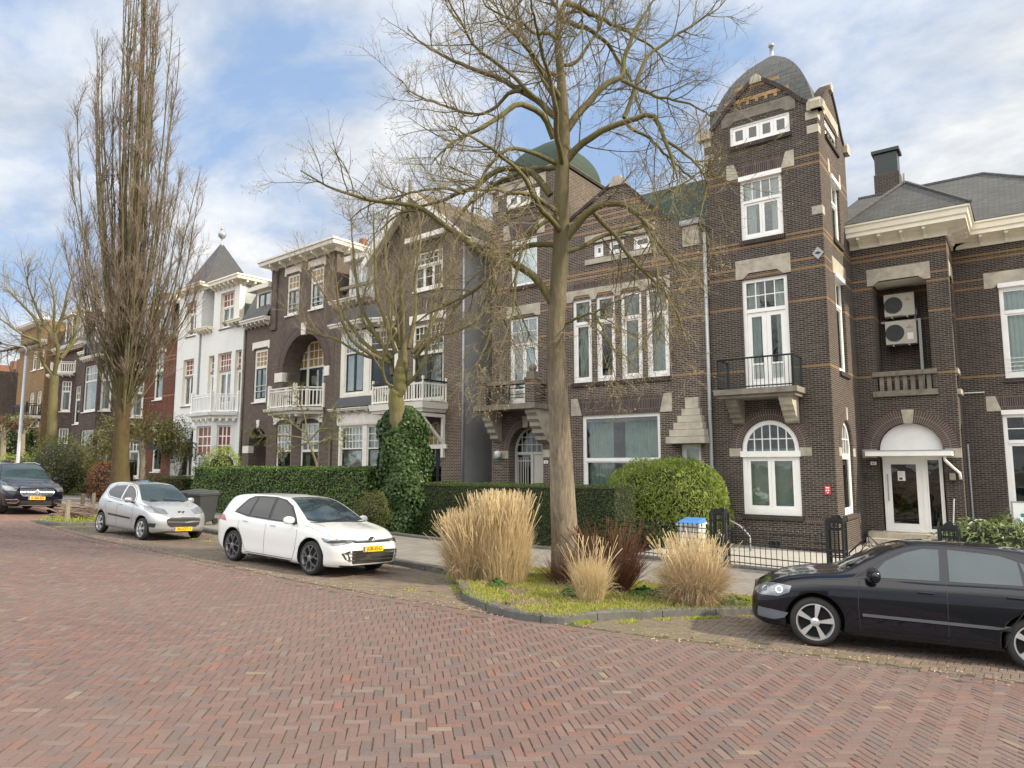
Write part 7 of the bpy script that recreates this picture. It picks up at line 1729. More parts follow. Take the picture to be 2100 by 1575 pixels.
# ---- the big bare lime tree
def lime():
    base=G(1163,1188,.09); d0=float((np.array([base[0],base[1],base[2]-EYE]))@F_)
    T=thing('lime_tree','large bare lime tree with smooth tan trunk growing from the planted island','tree',base)
    C5=K(600,0,2.25)
    tr=[(1163,1200),(1159,1120),(1153,1000),(1148,880),(1143,780),(1140,700),(1142,640),(1147,560),(1151,480),(1151,400),(1154,330),(1156,267),(1153,200),(1150,150),(1144,80),(1151,27),(1164,-10),(1172,-70),(1168,-130)]
    # real trunk: measured silhouette, straight in depth
    tp=np.array([DP(u,v,d0) for u,v in tr]); tp[:,:2]=tp[0,:2]+(tp[:,:2]-tp[0,:2])*1.0
    rad=[.35,.285,.25,.215,.195,.182,.175,.168,.16,.15,.14,.125,.105,.088,.072,.058,.045,.032,.02]
    sm=smooth3(np.c_[tp,rad],4); q=tubes(sm[None,:,:3],sm[None,:,3],16,'trunk',M['limebark'],T)
    limbs=[ # (crop points), start radius, depth swing (m at the tip, + = away)
     ([(1215,1430),(1130,1290),(1040,1220),(960,1185),(880,1170),(850,1140),(760,1075),(640,990),(560,945),(360,915),(200,880),(100,835),(20,785)],.105,-.8),
     ([(1230,1130),(1100,1128),(1000,1170),(950,1200),(900,1270),(850,1330),(780,1370),(640,1440),(540,1520)],.07,.6),
     ([(1190,900),(1130,820),(1080,790),(980,785),(900,820),(850,870),(780,900),(700,940),(640,955),(500,1000),(420,1090)],.085,.8),
     ([(790,895),(700,870),(600,880),(450,905),(330,960),(230,1020)],.03,1.3),
     ([(1205,640),(1160,540),(1100,500),(1040,490),(960,545),(900,580),(800,640),(700,700),(640,770)],.075,-1.6),
     ([(1240,560),(1180,510),(1130,460),(1060,420),(960,370),(860,345),(760,300),(680,260),(600,215),(550,160)],.085,.9),
     ([(1060,420),(1000,430),(940,490),(860,520),(760,500),(640,460),(540,420),(460,350)],.04,1.8),
     ([(1130,460),(1060,400),(980,320),(900,250),(840,200),(780,110),(740,40),(700,-40)],.045,-.7),
     ([(1265,600),(1320,520),(1380,460),(1440,400),(1520,370),(1530,300),(1560,220),(1600,150),(1660,60),(1710,-20)],.095,.7),
     ([(1520,370),(1590,410),(1660,450),(1750,470),(1850,500),(1930,560)],.04,-1.2),
     ([(1250,760),(1310,680),(1380,620),(1460,570),(1530,545),(1620,520),(1660,540),(1690,620),(1720,720),(1740,820),(1730,900)],.09,-1.0),
     ([(1530,545),(1570,450),(1600,350),(1640,270),(1740,200),(1850,130),(1940,60),(1990,0)],.05,.5),
     ([(1540,570),(1570,600),(1650,640),(1740,730),(1830,810),(1900,860)],.035,.8),
     ([(1255,1110),(1310,1040),(1370,980),(1450,950),(1540,955),(1600,1000),(1650,1060),(1700,1150),(1760,1240),(1800,1330)],.10,-1.2),
     ([(1390,980),(1440,1040),(1500,1090),(1550,1170),(1620,1250),(1700,1320),(1760,1410),(1800,1500),(1850,1620)],.055,-.4),
     ([(1260,1160),(1330,1140),(1420,1090),(1520,1050),(1620,1030),(1700,900),(1800,830),(1900,765)],.055,.9),
     ([(1225,190),(1180,150),(1130,150),(1060,110),(1000,100),(930,60),(860,-10)],.045,-.9),
     ([(1240,60),(1200,20),(1180,-40)],.04,.3),([(1262,60),(1340,60),(1350,130),(1310,180),(1270,240)],.03,-.5),
     ([(1235,300),(1300,290),(1370,200),(1420,110),(1440,0),(1450,-80)],.04,.9),
     ([(1240,480),(1170,400),(1120,300),(1080,180),(1040,60),(1010,-60)],.045,.3),
     ([(1225,760),(1150,720),(1080,690),(1000,680),(930,740),(870,860),(850,1000),(860,1140)],.05,-1.3),
     ([(1245,1500),(1330,1460),(1400,1440),(1440,1500),(1470,1580),(1480,1680)],.03,-1.0),
     ([(1230,1000),(1150,1040),(1090,1130),(1060,1250),(1040,1400),(1010,1520),(960,1650)],.04,-1.1),
     ([(960,1185),(930,1260),(940,1380),(920,1500),(880,1620),(840,1720)],.035,-.6),
     ([(1620,1030),(1660,1130),(1680,1260),(1700,1400),(1690,1520)],.035,-.9),
     ([(1700,640),(1800,700),(1880,800),(1900,920),(1880,1040)],.03,-.5)]
    A=[];Ar=[]
    for pts,r0,sw in limbs:
        n=len(pts); w3=[]
        for i,(x,y) in enumerate(pts):
            u,v=C5(x,y); w3.append(DP(u,v,d0+sw*((i/(n-1))**1.1)))
        s=smooth3(w3,4); s=resample(s,22); A.append(s); t=np.linspace(0,1,22); Ar.append(np.maximum(.011,r0*(1-t)**.8*.78+.009))
    # limbs fanning towards and away from the camera, to fill the crown in depth
    th=resample(sm[:,:3],40); 
    for i in range(8):
        k=RN.randint(18,36); az=(i%2)*pi+RN.uniform(-.9,.9)+YAW*-1
        d=np.array([[math.sin(az),math.cos(az),RN.uniform(.25,.9)]]); 
        g=grow(th[k][None],d/np.linalg.norm(d),np.array([RN.uniform(2.2,3.8)]),22,.10,(0,0,-.035)); A.append(g[0]); t=np.linspace(0,1,22); Ar.append(.05*(1-t)**.8+.010)
    A=np.array(A);Ar=np.array(Ar); cr=bpy.data.objects.new('crown',None); 
    A+=np.cumsum(RN.normal(0,.014,A.shape),axis=1)*np.minimum(1,np.linspace(0,3,22))[None,:,None]
    tubes(A,Ar,8,'limbs',M['limelimb'],T)
    p,d,r,idx,t=attach(A,Ar,13,.10,1.); n=len(p)
    ln=RN.uniform(.5,1.75,n)*(1.15-.45*t); b=np.zeros((n,3)); hi=(p[:,2]>7.2)
    bias=np.where(hi[:,None],np.array([[0,0,.05]]),np.array([[0,0,-.10]]))
    D=rot_dirs(d,RN.uniform(.5,1.15,n),.0)
    L2=growb(p,D,ln,9,.095,bias); R2=np.minimum(r*.45,.012)[:,None]*np.linspace(1,.28,9)[None]+.0022
    p,d,r,idx,t=attach(L2,R2,8,.12,1.); n=len(p); hi=p[:,2]>6.5
    L3=growb(p,rot_dirs(d,RN.uniform(.45,1.1,n),0),RN.uniform(.22,.75,n),6,.13,np.where(hi[:,None],np.array([[0,0,.07]]),np.array([[0,0,-.04]]))); R3=np.minimum(r*.7,.008)[:,None]*np.linspace(1,.45,6)[None]*.8+.0011
    p,d,r,idx,t=attach(L3,R3,4,.2,1.); n=len(p)
    L4=growb(p,rot_dirs(d,RN.uniform(.4,.95,n),.05),RN.uniform(.09,.30,n),4,.12,np.tile([[0,0,.06]],(n,1))); R4=np.full((n,4),.0021)*np.linspace(1,.7,4)
    V=[]; 
    tubes(L2,R2,5,'branches',M['limelimb'],T); tubes(L3,R3,3,'twigs',M['twig'],T,False); tubes(L4,R4,3,'twigs',M['twig'],T,False)
    e=np.concatenate([L4[:,-1],L4[:,2],L3[:,-1]]); sel=e[RN.rand(len(e))<np.where(e[:,2]<7.5,.7,.25)]
    leaves(sel,RN.normal(0,1,(len(sel),3)),.032,.020,'buds',M['bud'],T)
def growb(p,D,Ln,k,wob,bias):
    P=[p]; d=D.copy(); st=(Ln/(k-1))[:,None]
    for i in range(k-1):
        d=d+RN.normal(0,wob,d.shape)+bias; d/=np.linalg.norm(d,axis=1,keepdims=True); P.append(P[-1]+d*st)
    return np.stack(P,1)
lime()
# ---- the tall columnar tree
def column_tree():
    dd=31.; b0=DP(246,1000,dd); x0,y0=b0[0],b0[1]; gz=ground_z(x0,y0)+.1
    T=thing('columnar_tree','very tall narrow bare columnar tree rising out of the top of the photo at left','tree',(x0,y0,gz))
    def W3(u,v,off=0.): return DP(u,v,dd+off)
    trk=smooth3([(x0,y0,gz-.1,.52)]+[(*W3(u,v),r) for u,v,r in ((247,960,.36),(249,900,.32),(251,840,.29),(255,770,.25),(262,680,.21),(268,560,.17),(275,420,.13),(284,280,.10),(292,140,.07),(298,0,.045),(300,-120,.02))],4)
    tubes(trk[None,:,:3],trk[None,:,3],14,'trunk',M['poplarbark'],T)
    env=[(860,25),(800,60),(760,82),(700,112),(640,132),(560,142),(480,140),(400,134),(300,122),(200,106),(100,82),(0,64),(-80,36),(-170,4)]
    ev=[e[0] for e in env][::-1]; ew=[e[1] for e in env][::-1]
    A=[];Ar=[]; ns=74
    for i in range(ns):
        az=i*2.4+RN.uniform(-.2,.2)
        top=-150+i*14 if i<7 else RN.uniform(-120,640); v0=RN.uniform(740,885) if i>6 else 870; v0=max(v0,top+130); fr=RN.uniform(.75,1.) if i>6 else .1+.07*i
        pts=[]
        for q in range(12):
            t=q/11; v=v0+(top-v0)*t; cxp=254+36*max(0,(880-v)/880)+3*math.sin(t*5+i); w=min(np.interp(v,ev,ew),np.interp(top,ev,ew)*fr*t**.75+10*math.sin(t*pi))
            x,y,z=W3(cxp+w*math.cos(az)/1.0,v); oy=w/46.*math.sin(az); pts.append((x+F_[0]*oy,y+F_[1]*oy,z))
        s=resample(smooth3(pts,3),20); s+=np.cumsum(RN.normal(0,.022,s.shape),axis=0)*np.minimum(1,np.linspace(0,3,20))[:,None]
        A.append(s); r0=.042 if i<7 else .014+.00004*(v0-top); Ar.append(r0*(1-np.linspace(0,1,20))**.8+.012)
    A=np.array(A);Ar=np.array(Ar); tubes(A,Ar,7,'limbs',M['poplarlimb'],T)
    p,d,r,idx,t=attach(A,Ar,13,.12,1.); n=len(p)
    L2=growb(p,rot_dirs(d,RN.uniform(.25,.65,n),.1),RN.uniform(.5,1.7,n)*(1.1-.4*t),8,.09,np.tile([[0,0,.10]],(n,1))); R2=np.minimum(r*.5,.014)[:,None]*np.linspace(1,.3,8)[None]+.003
    p,d,r,idx,t=attach(L2,R2,7,.1,1.); n=len(p)
    L3=growb(p,rot_dirs(d,RN.uniform(.3,.7,n),.1),RN.uniform(.3,.9,n),5,.09,np.tile([[0,0,.09]],(n,1))); R3=np.minimum(r*.6,.009)[:,None]*np.linspace(1,.5,5)[None]+.002
    p,d,r,idx,t=attach(L3,R3,3,.15,1.); n=len(p)
    L4=growb(p,rot_dirs(d,RN.uniform(.3,.8,n),.1),RN.uniform(.12,.4,n),3,.09,np.tile([[0,0,.08]],(n,1))); R4=np.full((n,3),.0034)
    tubes(L2,R2,4,'branches',M['poplarlimb'],T); tubes(L3,R3,3,'twigs',M['twigred'],T,False); tubes(L4,R4,3,'twigs',M['twigred'],T,False)
    # short whiskers low on the trunk
    Pq=trk[None,6:26,:3]; p,d,r,_,_=attach(Pq,trk[None,6:26,3],110,0,1); n=len(p); L5=growb(p,rot_dirs(d,RN.uniform(.5,1.,n),.1),RN.uniform(.5,1.8,n),6,.12,np.tile([[0,0,.05]],(n,1))); tubes(L5,np.full((n,6),.008),3,'twigs',M['poplarlimb'],T,False)
column_tree()
# ---- pollarded tree in its ivy sleeve
def pollard():
    b=G(822,1092,.1); dd=float(np.array([b[0],b[1],b[2]-EYE])@F_)
    T=thing('pollarded_tree','pollarded bare tree with fan of upright shoots above the ivy column','tree',b)
    tr=[(822,1100,.34),(820,1000,.32),(818,900,.31),(815,850,.30),(812,810,.27),(819,800,.25),(821,775,.27),(824,755,.25),(827,735,.19),(829,712,.13),(831,695,.07)]
    s=smooth3([(*DP(u,v,dd),r) for u,v,r in tr],4); s[:,3]*=.9+.05*np.sin(np.arange(len(s))*1.9); tubes(s[None,:,:3],s[None,:,3],14,'trunk',M['limelimb'],T)
    A=[];Ar=[]
    heads=[(790,745),(800,720),(815,700),(830,690),(845,705),(855,730),(835,780),(800,770)]
    mains=[((805,735),(770,690),(745,640),(735,590),(725,520),(722,450)),((812,725),(790,660),(770,600),(765,520),(760,430)),((820,715),(800,650),(795,580),(790,500),(800,420)),((828,710),(825,640),(820,560),(825,480),(822,400)),
      ((838,715),(850,650),(848,580),(860,500),(858,420)),((846,725),(880,680),(905,640),(925,600),(935,520)),((850,735),(890,690),(950,670),(985,650)),((800,745),(750,720),(715,690),(690,640),(680,560)),((798,740),(745,700),(700,640),(665,600),(640,540)),
      ((805,770),(800,740),(780,700),(740,650),(760,560)),((835,790),(860,760),(872,720),(880,660),(905,560)),((810,800),(790,780),(785,740),(800,690),(810,600)),((822,712),(812,650),(806,600),(845,520),(870,450)),((795,740),(740,730),(680,700),(640,690),(610,650))]
    for i,m in enumerate(mains):
        sw=RN.uniform(-1.3,1.3); n=len(m); w3=[DP(u,v,dd+sw*(j/(n-1))) for j,(u,v) in enumerate(m)]; q=resample(smooth3(w3,4),16); q+=np.cumsum(RN.normal(0,.015,q.shape),axis=0)*np.minimum(1,np.linspace(0,3,16))[:,None]
        A.append(q); Ar.append((.075 if i<10 else .05)*(1-np.linspace(0,1,16))**.7+.008)
    A=np.array(A);Ar=np.array(Ar); tubes(A,Ar,7,'limbs',M['limelimb'],T)
    p,d,r,idx,t=attach(A,Ar,16,.12,1.); n=len(p)
    L2=growb(p,rot_dirs(d,RN.uniform(.3,.8,n),.15),RN.uniform(.5,1.6,n),9,.07,np.tile([[0,0,.10]],(n,1))); R2=np.minimum(r*.5,.013)[:,None]*np.linspace(1,.3,9)[None]+.002
    p,d,r,idx,t=attach(L2,R2,6,.1,1.); n=len(p)
    L3=growb(p,rot_dirs(d,RN.uniform(.35,.9,n),.1),RN.uniform(.25,.8,n),5,.1,np.tile([[0,0,.07]],(n,1))); R3=np.minimum(r*.6,.005)[:,None]*np.linspace(1,.6,5)[None]+.0014
    p,d,r,idx,t=attach(L3,R3,2,.2,1.); n=len(p)
    L4=growb(p,rot_dirs(d,RN.uniform(.4,.9,n),.05),RN.uniform(.1,.25,n),3,.1,np.tile([[0,0,.05]],(n,1)))
    tubes(L2,R2,4,'branches',M['twig'],T,False); tubes(L3,R3,3,'twigs',M['twig'],T,False); tubes(L4,np.full((n,3),.003),3,'twigs',M['twig'],T,False)
    e=L4[RN.rand(n)<.4][:,-1]; leaves(e,RN.normal(0,1,e.shape),.03,.015,'buds',M['bud'],T)
    # ivy
    I=thing('ivy','dense dark green ivy column climbing the trunk of the pollarded tree','climbing plant',b)
    zb=b[2]; zt=DP(815,832,dd)[2]; n=13000; t=RN.rand(n); a=RN.rand(n)*2*pi
    prof=np.interp(t,[0,.12,.3,.5,.7,.85,.95,1],[.95,1.15,1.1,.95,.86,.82,.62,.3])*(1+.12*np.sin(a*3+t*9)+.09*np.sin(a*5-t*17+1))
    rr=prof*(1-.18*RN.rand(n)**2); cx=np.interp(t,[0,.4,1],[.18,.05,0])
    P_=np.stack([b[0]+R_[0]*cx+rr*np.cos(a),b[1]+R_[1]*cx+rr*np.sin(a)*.9,zb+(zt-zb)*t],1); Nn=np.stack([np.cos(a),np.sin(a),np.full(n,.35)],1)
    leaves(P_,Nn,.125,.105,'foliage',M['ivy'],I,.45,.4)
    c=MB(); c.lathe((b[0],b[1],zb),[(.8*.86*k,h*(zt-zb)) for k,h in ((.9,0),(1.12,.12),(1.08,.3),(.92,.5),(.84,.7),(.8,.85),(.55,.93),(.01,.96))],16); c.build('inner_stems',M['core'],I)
pollard()
# ---- hedges and shrubs
def hedge(name,label,path,zt,th,mat,dens,ls,lw,group=None,round_=.12,cat='hedge',zb=None,bumpy=.07):
    p0=path[0]; T=thing(name,label,cat,(p0[0],p0[1],ground_z(*p0)),0,group)
    pos=[];nr=[]; core=MB()
    for (p,q) in zip(path[:-1],path[1:]):
        p=np.array(p);q=np.array(q); l=np.linalg.norm(q-p); t=(q-p)/l; inn=np.array([-t[1],t[0]])
        zg=min(ground_z(*p),ground_z(*q)); H=zt-zg
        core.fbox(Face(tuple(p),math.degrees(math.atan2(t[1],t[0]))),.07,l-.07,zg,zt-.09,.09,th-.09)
        def surf(n,kind):
            a=RN.rand(n);c=RN.rand(n)
            if kind=='f': P_=np.c_[p[0]+t[0]*l*a,p[1]+t[1]*l*a,zg+H*c]; N_=np.tile([-inn[0],-inn[1],.2],(n,1)); dd=RN.rand(n)**2*.12-.03+bumpy*np.sin(a*l*2.3)*np.cos(c*H*2.9+a*3); 
            elif kind=='t': P_=np.c_[p[0]+t[0]*l*a+inn[0]*th*c,p[1]+t[1]*l*a+inn[1]*th*c,np.full(n,zt)+bumpy*.6*np.sin(a*l*3.1)]; P_[:,2]-=RN.rand(n)**2*.1; return P_,np.tile([0,0,1.],(n,1))
            elif kind=='e': P_=np.c_[q[0]+inn[0]*th*a,q[1]+inn[1]*th*a,zg+H*c]; N_=np.tile([t[0],t[1],.2],(n,1)); P_[:,:2]-=t*(RN.rand(n)**2*.1)[:,None]; return P_,N_
            elif kind=='s': P_=np.c_[p[0]+inn[0]*th*a,p[1]+inn[1]*th*a,zg+H*c]; N_=np.tile([-t[0],-t[1],.2],(n,1)); return P_,N_
            rnd=np.clip((P_[:,2]-(zt-round_))/round_,0,1)**2*round_*.8
            P_[:,:2]+=inn*(dd+rnd)[:,None]; return P_,N_
        for k,ar in (('f',l*H),('t',l*th),('e',th*H),('s',th*H*.3)):
            n=int(ar*dens); 
            if n: a_,b_=surf(n,k); pos.append(a_); nr.append(b_)
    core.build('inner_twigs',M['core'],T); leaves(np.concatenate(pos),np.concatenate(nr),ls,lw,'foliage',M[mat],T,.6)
    return T
def blob(name,label,c,r,mat,n,ls,lw,cat='shrub',power=2.5,cut=0.,jit=.6,droop=.3,lump=.12,core=.78,group=None):
    T=thing(name,label,cat,(c[0],c[1],ground_z(c[0],c[1])),0,group)
    d=RN.normal(0,1,(n,3)); d/=np.linalg.norm(d,axis=1,keepdims=True)
    k=1/(np.sum(np.abs(d)**power,1)**(1/power)); f=(1-.22*RN.rand(n)**1.6)*(1+lump*np.sin(d[:,0]*7+d[:,2]*5)*np.cos(d[:,1]*6+1))
    P_=np.array(c)+d*(k*f)[:,None]*np.array(r); ok=P_[:,2]>ground_z(c[0],c[1])+cut; P_=P_[ok]; d=d[ok]
    leaves(P_,d/np.array(r),ls,lw,'foliage',M[mat],T,jit,droop)
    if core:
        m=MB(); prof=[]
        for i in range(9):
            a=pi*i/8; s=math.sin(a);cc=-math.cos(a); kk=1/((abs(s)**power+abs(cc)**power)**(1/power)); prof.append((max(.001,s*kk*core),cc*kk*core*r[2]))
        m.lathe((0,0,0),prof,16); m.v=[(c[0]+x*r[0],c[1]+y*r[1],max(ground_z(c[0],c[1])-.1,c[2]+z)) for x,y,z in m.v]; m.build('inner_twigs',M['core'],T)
    return T
def YF(y): return Face((0,y))
fy=16.35; F1=YF(fy); a0=F1.px(392,1000)[0]; a1=F1.px(752,1000)[0]; zt1=F1.px(480,955)[1]; zt2=F1.px(740,962)[1]
hedge('laurel_hedge','long clipped laurel hedge behind the white hatchback and the grey bins',[(a0,fy),(a1,fy)],(zt1+zt2)/2,1.1,'laurel',620,.085,.04)
F2=YF(17.0); c0=F2.px(862,1000)[0]; c1=F2.px(1250,1000)[0]; zt=F2.px(1000,992)[1]
hedge('yew_hedge','dense dark clipped yew hedge behind the straw coloured grass clumps',[(c0,16.75),(c1,17.35)],zt,1.5,'yew',1500,.04,.022,bumpy=.03,round_=.3)
bc=DP(1362,1040,22.6); gzb=ground_z(bc[0],bc[1]); bt=DP(1362,940,22.6)[2]
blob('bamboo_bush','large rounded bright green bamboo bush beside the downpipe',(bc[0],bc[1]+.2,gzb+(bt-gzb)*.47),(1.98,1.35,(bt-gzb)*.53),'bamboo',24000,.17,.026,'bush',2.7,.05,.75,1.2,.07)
q=DP(765,1045,21.3); blob('mixed_shrub','small yellow green shrub in front of the green bin beside the ivy',(q[0],q[1],q[2]-.05),(.62,.5,.62),'mixedhedge',3800,.05,.03,'shrub',2.2,0,.8,0,.2,.5)
q=DP(455,945,31.); blob('garden_shrub','feathery bright green shrub under the white house bay window',(q[0],q[1],q[2]-.2),(1.1,.7,.85),'bamboo',3000,.12,.03,'shrub',2.,0,.8,.5,.15,.6)
# far left greenery
blob('olive_shrub','big olive green shrub in the front garden behind the dark off-roader',(*DP(125,955,38.)[:2],DP(125,960,38.)[2]),(2.6,1.5,1.7),'mixedhedge',9000,.10,.05,'shrub',2.2,0,.8,.2,.2)
blob('yellow_shrub','low yellow green shrub at the foot of the street lamp',(*DP(35,958,42.)[:2],DP(35,965,42.)[2]),(2.6,1.2,1.0),'bamboo',4500,.09,.05,'shrub',2.2,0,.8,.2,.2)
blob('dark_evergreen','dark evergreen bush between the two pollards at the far left',(*DP(30,900,50.)[:2],DP(30,915,50.)[2]),(2.2,1.4,2.2),'laurel',6000,.14,.08,'shrub',2.2,0,.8,.2,.2)
Fh=YF(18.3); h0=Fh.px(125,980)[0]; h1=Fh.px(232,980)[0]; hedge('brown_green_hedge','brown and green informal hedge behind the blue lidded bin',[(h0,18.3),(h1,18.3)],Fh.px(170,945)[1],1.2,'mixedhedge',420,.08,.04,bumpy=.1)
q=DP(206,985,32.5); blob('copper_beech_hedge','rust brown beech hedge block beside the columnar tree',(q[0],q[1]+.3,q[2]-.15),(.75,.8,1.0),'beech',5200,.075,.05,'hedge',3.,0,.8,.3,.08,.75)
Fk=YF(17.6); h0=Fk.px(262,980)[0]; h1=Fk.px(330,980)[0]; hedge('low_green_hedge','low green shrubbery between the columnar tree and the white house entrance',[(h0,18.6),(h1,18.6)],Fk.px(300,975)[1]-.1,1.,'laurel',260,.09,.05,bumpy=.12)
q=DP(345,985,33.5); blob('red_brown_shrub','thin red brown bare shrub in front of the white house entrance',(q[0],q[1],q[2]-.1),(.8,.6,1.),'brownshrub',2600,.12,.008,'shrub',2.,0,.9,-.5,.2,0)
# rhododendron at the right
q=DP(2040,1120,19.8); blob('rhododendron','glossy yellow green rhododendron bush beside the entrance steps at the right',(q[0]+.2,q[1],q[2]-.2),(1.7,1.1,.95),'rhodo',5200,.15,.05,'shrub',2.4,0,.55,.3,.16,.8)
q=DP(2085,1085,21.3); blob('rhododendron','tall rhododendron bush below the sign board at the right edge',(q[0]+.5,q[1],q[2]-.5),(1.3,.9,1.1),'rhodo',3800,.15,.05,'shrub',2.3,0,.55,.3,.16,.8)
# ---- small trees
def small_tree(name,label,base,dd,trunk,mains,barkm,r0,l2,l3,leafm=None,ls=.05,nl=0,bias=.05,b2=12,b3=6,hang=0.,rtw=.004):
    T=thing(name,label,'tree',base)
    s=smooth3([(*base,trunk[0][2]*1.25)]+[(*DP(u,v,dd),r) for u,v,r in trunk],4); tubes(s[None,:,:3],s[None,:,3],10,'trunk',M[barkm],T)
    A=[];Ar=[]
    for m in mains:
        sw=RN.uniform(-1,1)*l2; n=len(m); q=resample(smooth3([DP(u,v,dd+sw*j/(n-1)) for j,(u,v) in enumerate(m)],4),12); A.append(q+np.cumsum(RN.normal(0,.02,q.shape),0)*.6); Ar.append(r0*(1-np.linspace(0,1,12))**.8+rtw*1.6)
    A=np.array(A);Ar=np.array(Ar); tubes(A,Ar,6,'limbs',M[barkm],T)
    p,d,r,_,t=attach(A,Ar,b2,.2,1.); n=len(p); L2=growb(p,rot_dirs(d,RN.uniform(.4,1.,n),.0),RN.uniform(.5,1.,n)*l2,7,.12,np.tile([[0,0,bias]],(n,1))); R2=np.minimum(r*.5,.02)[:,None]*np.linspace(1,.3,7)[None]+rtw*.7
    p,d,r,_,t=attach(L2,R2,b3,.1,1.); n=len(p); L3=growb(p,rot_dirs(d,RN.uniform(.4,1.,n),-hang*2),RN.uniform(.5,1.,n)*l3,6,.1,np.tile([[0,0,bias-hang]],(n,1))); R3=np.full((n,6),rtw*.6)
    tubes(L2,R2,4,'branches',M['twig'] if not hang else M['limelimb'],T,False); tubes(L3,R3,3,'twigs',M['twig'] if not hang else M['willow'],T,False)
    if nl:
        e=np.concatenate([L3[:,k] for k in (1,2,3,4,5)]); e=e[RN.randint(0,len(e),nl)]+RN.normal(0,.03,(nl,3)); leaves(e,np.tile([0,0,1.],(nl,1)),ls,ls*.6,'foliage',M[leafm],T,.8)
    return T
b_=DP(652,985,25.5); small_tree('young_tree','small tree with fresh green leaves in front of the arched loggia',(b_[0],b_[1],b_[2]-.6),25.5,[(650,960,.05),(640,925,.045),(632,905,.04)],
  [((632,905),(600,895),(560,890),(525,895)),((632,905),(625,870),(615,830),(600,800)),((632,905),(655,880),(670,855),(690,850)),((630,910),(600,920),(575,925)),((636,915),(665,905),(695,900)),((628,890),(590,865),(565,850))],'limelimb',.03,.6,.35,'spring',.075,1500,.02,10,5)
wb_=DP(293,1000,34.5); small_tree('weeping_tree','low weeping tree with pale trunk and olive hanging twigs before the red house',(wb_[0],wb_[1],ground_z(wb_[0],wb_[1])),34.5,[(293,985,.17),(293,945,.15),(292,920,.17),(290,905,.13)],
  [((290,905),(275,895),(250,882),(215,885),(195,900)),((292,900),(285,885),(270,872),(240,868)),((293,905),(310,892),(340,880),(370,885),(385,905)),((293,905),(320,905),(345,895),(365,890)),((291,900),(300,880),(320,868),(345,866)),((290,900),(290,885),(300,872)),((288,905),(260,900),(225,900),(205,920))],
  'palebark',.07,1.3,1.2,'willow',.12,5200,-.05,16,10,.35,.006)
fb=DP(108,930,48.); small_tree('street_tree','bare forked street tree right of the street lamp at the far left',(fb[0],fb[1],ground_z(fb[0],fb[1])),48.,[(106,900,.33),(108,850,.30),(110,800,.27),(112,770,.27)],
  [((112,775),(85,740),(80,700),(50,690),(10,660),(-20,640)),((112,770),(120,740),(140,715),(150,690),(175,660)),((112,770),(118,720),(110,670),(112,620),(100,570)),((118,745),(115,700),(85,660),(60,600),(50,560)),((125,735),(150,700),(160,640),(170,600)),((80,705),(75,660),(40,620),(10,590)),((112,690),(130,640),(140,590),(150,560)),((80,700),(40,710),(0,720),(-30,715))],
  'limelimb',.13,2.2,1.3,None,.1,0,.05,20,9,0.,.012)
for k,(u,lab) in enumerate(((6,'short knobbly pollard tree at the very left edge'),(45,'short knobbly pollard tree just right of the street lamp foot'))):
    pb=DP(u,945,46.); small_tree('knobbly_pollard',lab,(pb[0],pb[1],ground_z(pb[0],pb[1])),46.,[(u,930,.17),(u+1,905,.16),(u,890,.2)],
      [((u,893),(u-12,880),(u-20,872)),((u,893),(u+12,880),(u+22,870)),((u,893),(u+2,875),(u+4,862)),((u,893),(u-4,878),(u-8,866))],'palebark',.10,.6,.35,'beech',.12,500,.05,9,5,0.,.01)
# ---- ornamental grasses and ground cover
def blades(name,label,base,n,h,spread,mat,w=.006,droop=.5,r0=.22,wob=.05,cat='ornamental grass',plume=0,hv=.3,mat2=None,lean=(0,0)):
    T=thing(name,label,cat,base); mk=[]
    def make(n,h,spread,droop,w,k=7,rb=r0,tip=.2):
        a=RN.rand(n)*2*pi; rr=np.sqrt(RN.rand(n)); th=spread*rr*RN.uniform(.6,1.15,n)
        p=np.stack([base[0]+rb*rr*np.cos(a),base[1]+rb*rr*np.sin(a),np.full(n,base[2])],1)
        d=np.stack([np.sin(th)*np.cos(a)+lean[0],np.sin(th)*np.sin(a)+lean[1],np.cos(th)],1)
        ln=h*RN.uniform(1-hv,1+hv*.3,n); P=[p]; 
        for i in range(k-1):
            d=d+RN.normal(0,wob,(n,3)); d[:,2]-=droop*(i/(k-1))**1.5*RN.uniform(.3,1.3,n)*.45; d[:,:2]+=d[:,:2]*.04; d/=np.linalg.norm(d,axis=1,keepdims=True); P.append(P[-1]+d*(ln/(k-1))[:,None])
        P=np.stack(P,1); P[:,:,2]=np.maximum(P[:,:,2],base[2]+.01)
        side=np.cross(P[:,-1]-P[:,0],RN.normal(0,1,(n,3))); side/=np.linalg.norm(side,axis=1,keepdims=True)+1e-9
        ww=w*np.interp(np.linspace(0,1,k),[0,.5,1],[.8,1,tip])[None,:,None]*RN.uniform(.7,1.3,n)[:,None,None]
        V=np.stack([P-side[:,None]*ww/2,P+side[:,None]*ww/2],2); 
        i=np.arange(n)[:,None]*k*2; j=np.arange(k-1)[None]*2; F=np.stack([i+j,i+j+1,i+j+3,i+j+2],-1).reshape(-1,4)
        return V.reshape(-1,3),F
    V,F=make(n,h,spread,droop,w); npmesh('blades',V,F,M[mat],T)
    V,F=make(n//14,h*.85,min(.9,spread*1.8+.2),droop*1.6+1.2,w,8,r0,.4); npmesh('fallen_blades',V,F,M[mat],T)
    if plume: V,F=make(plume,h*1.5,spread*.75,.14,w*.8,7,r0*.8,3.2); npmesh('flower_stems',V,F,M[mat2 or mat],T)
    return T
def gi(u,v): return G(u,v,.09)
blades('grass_clump','wide straw coloured grass clump at the left end of the island',gi(962,1188),4200,.86,.22,'strawdark',.006,.9,.33,.09,plume=1100,mat2='straw')
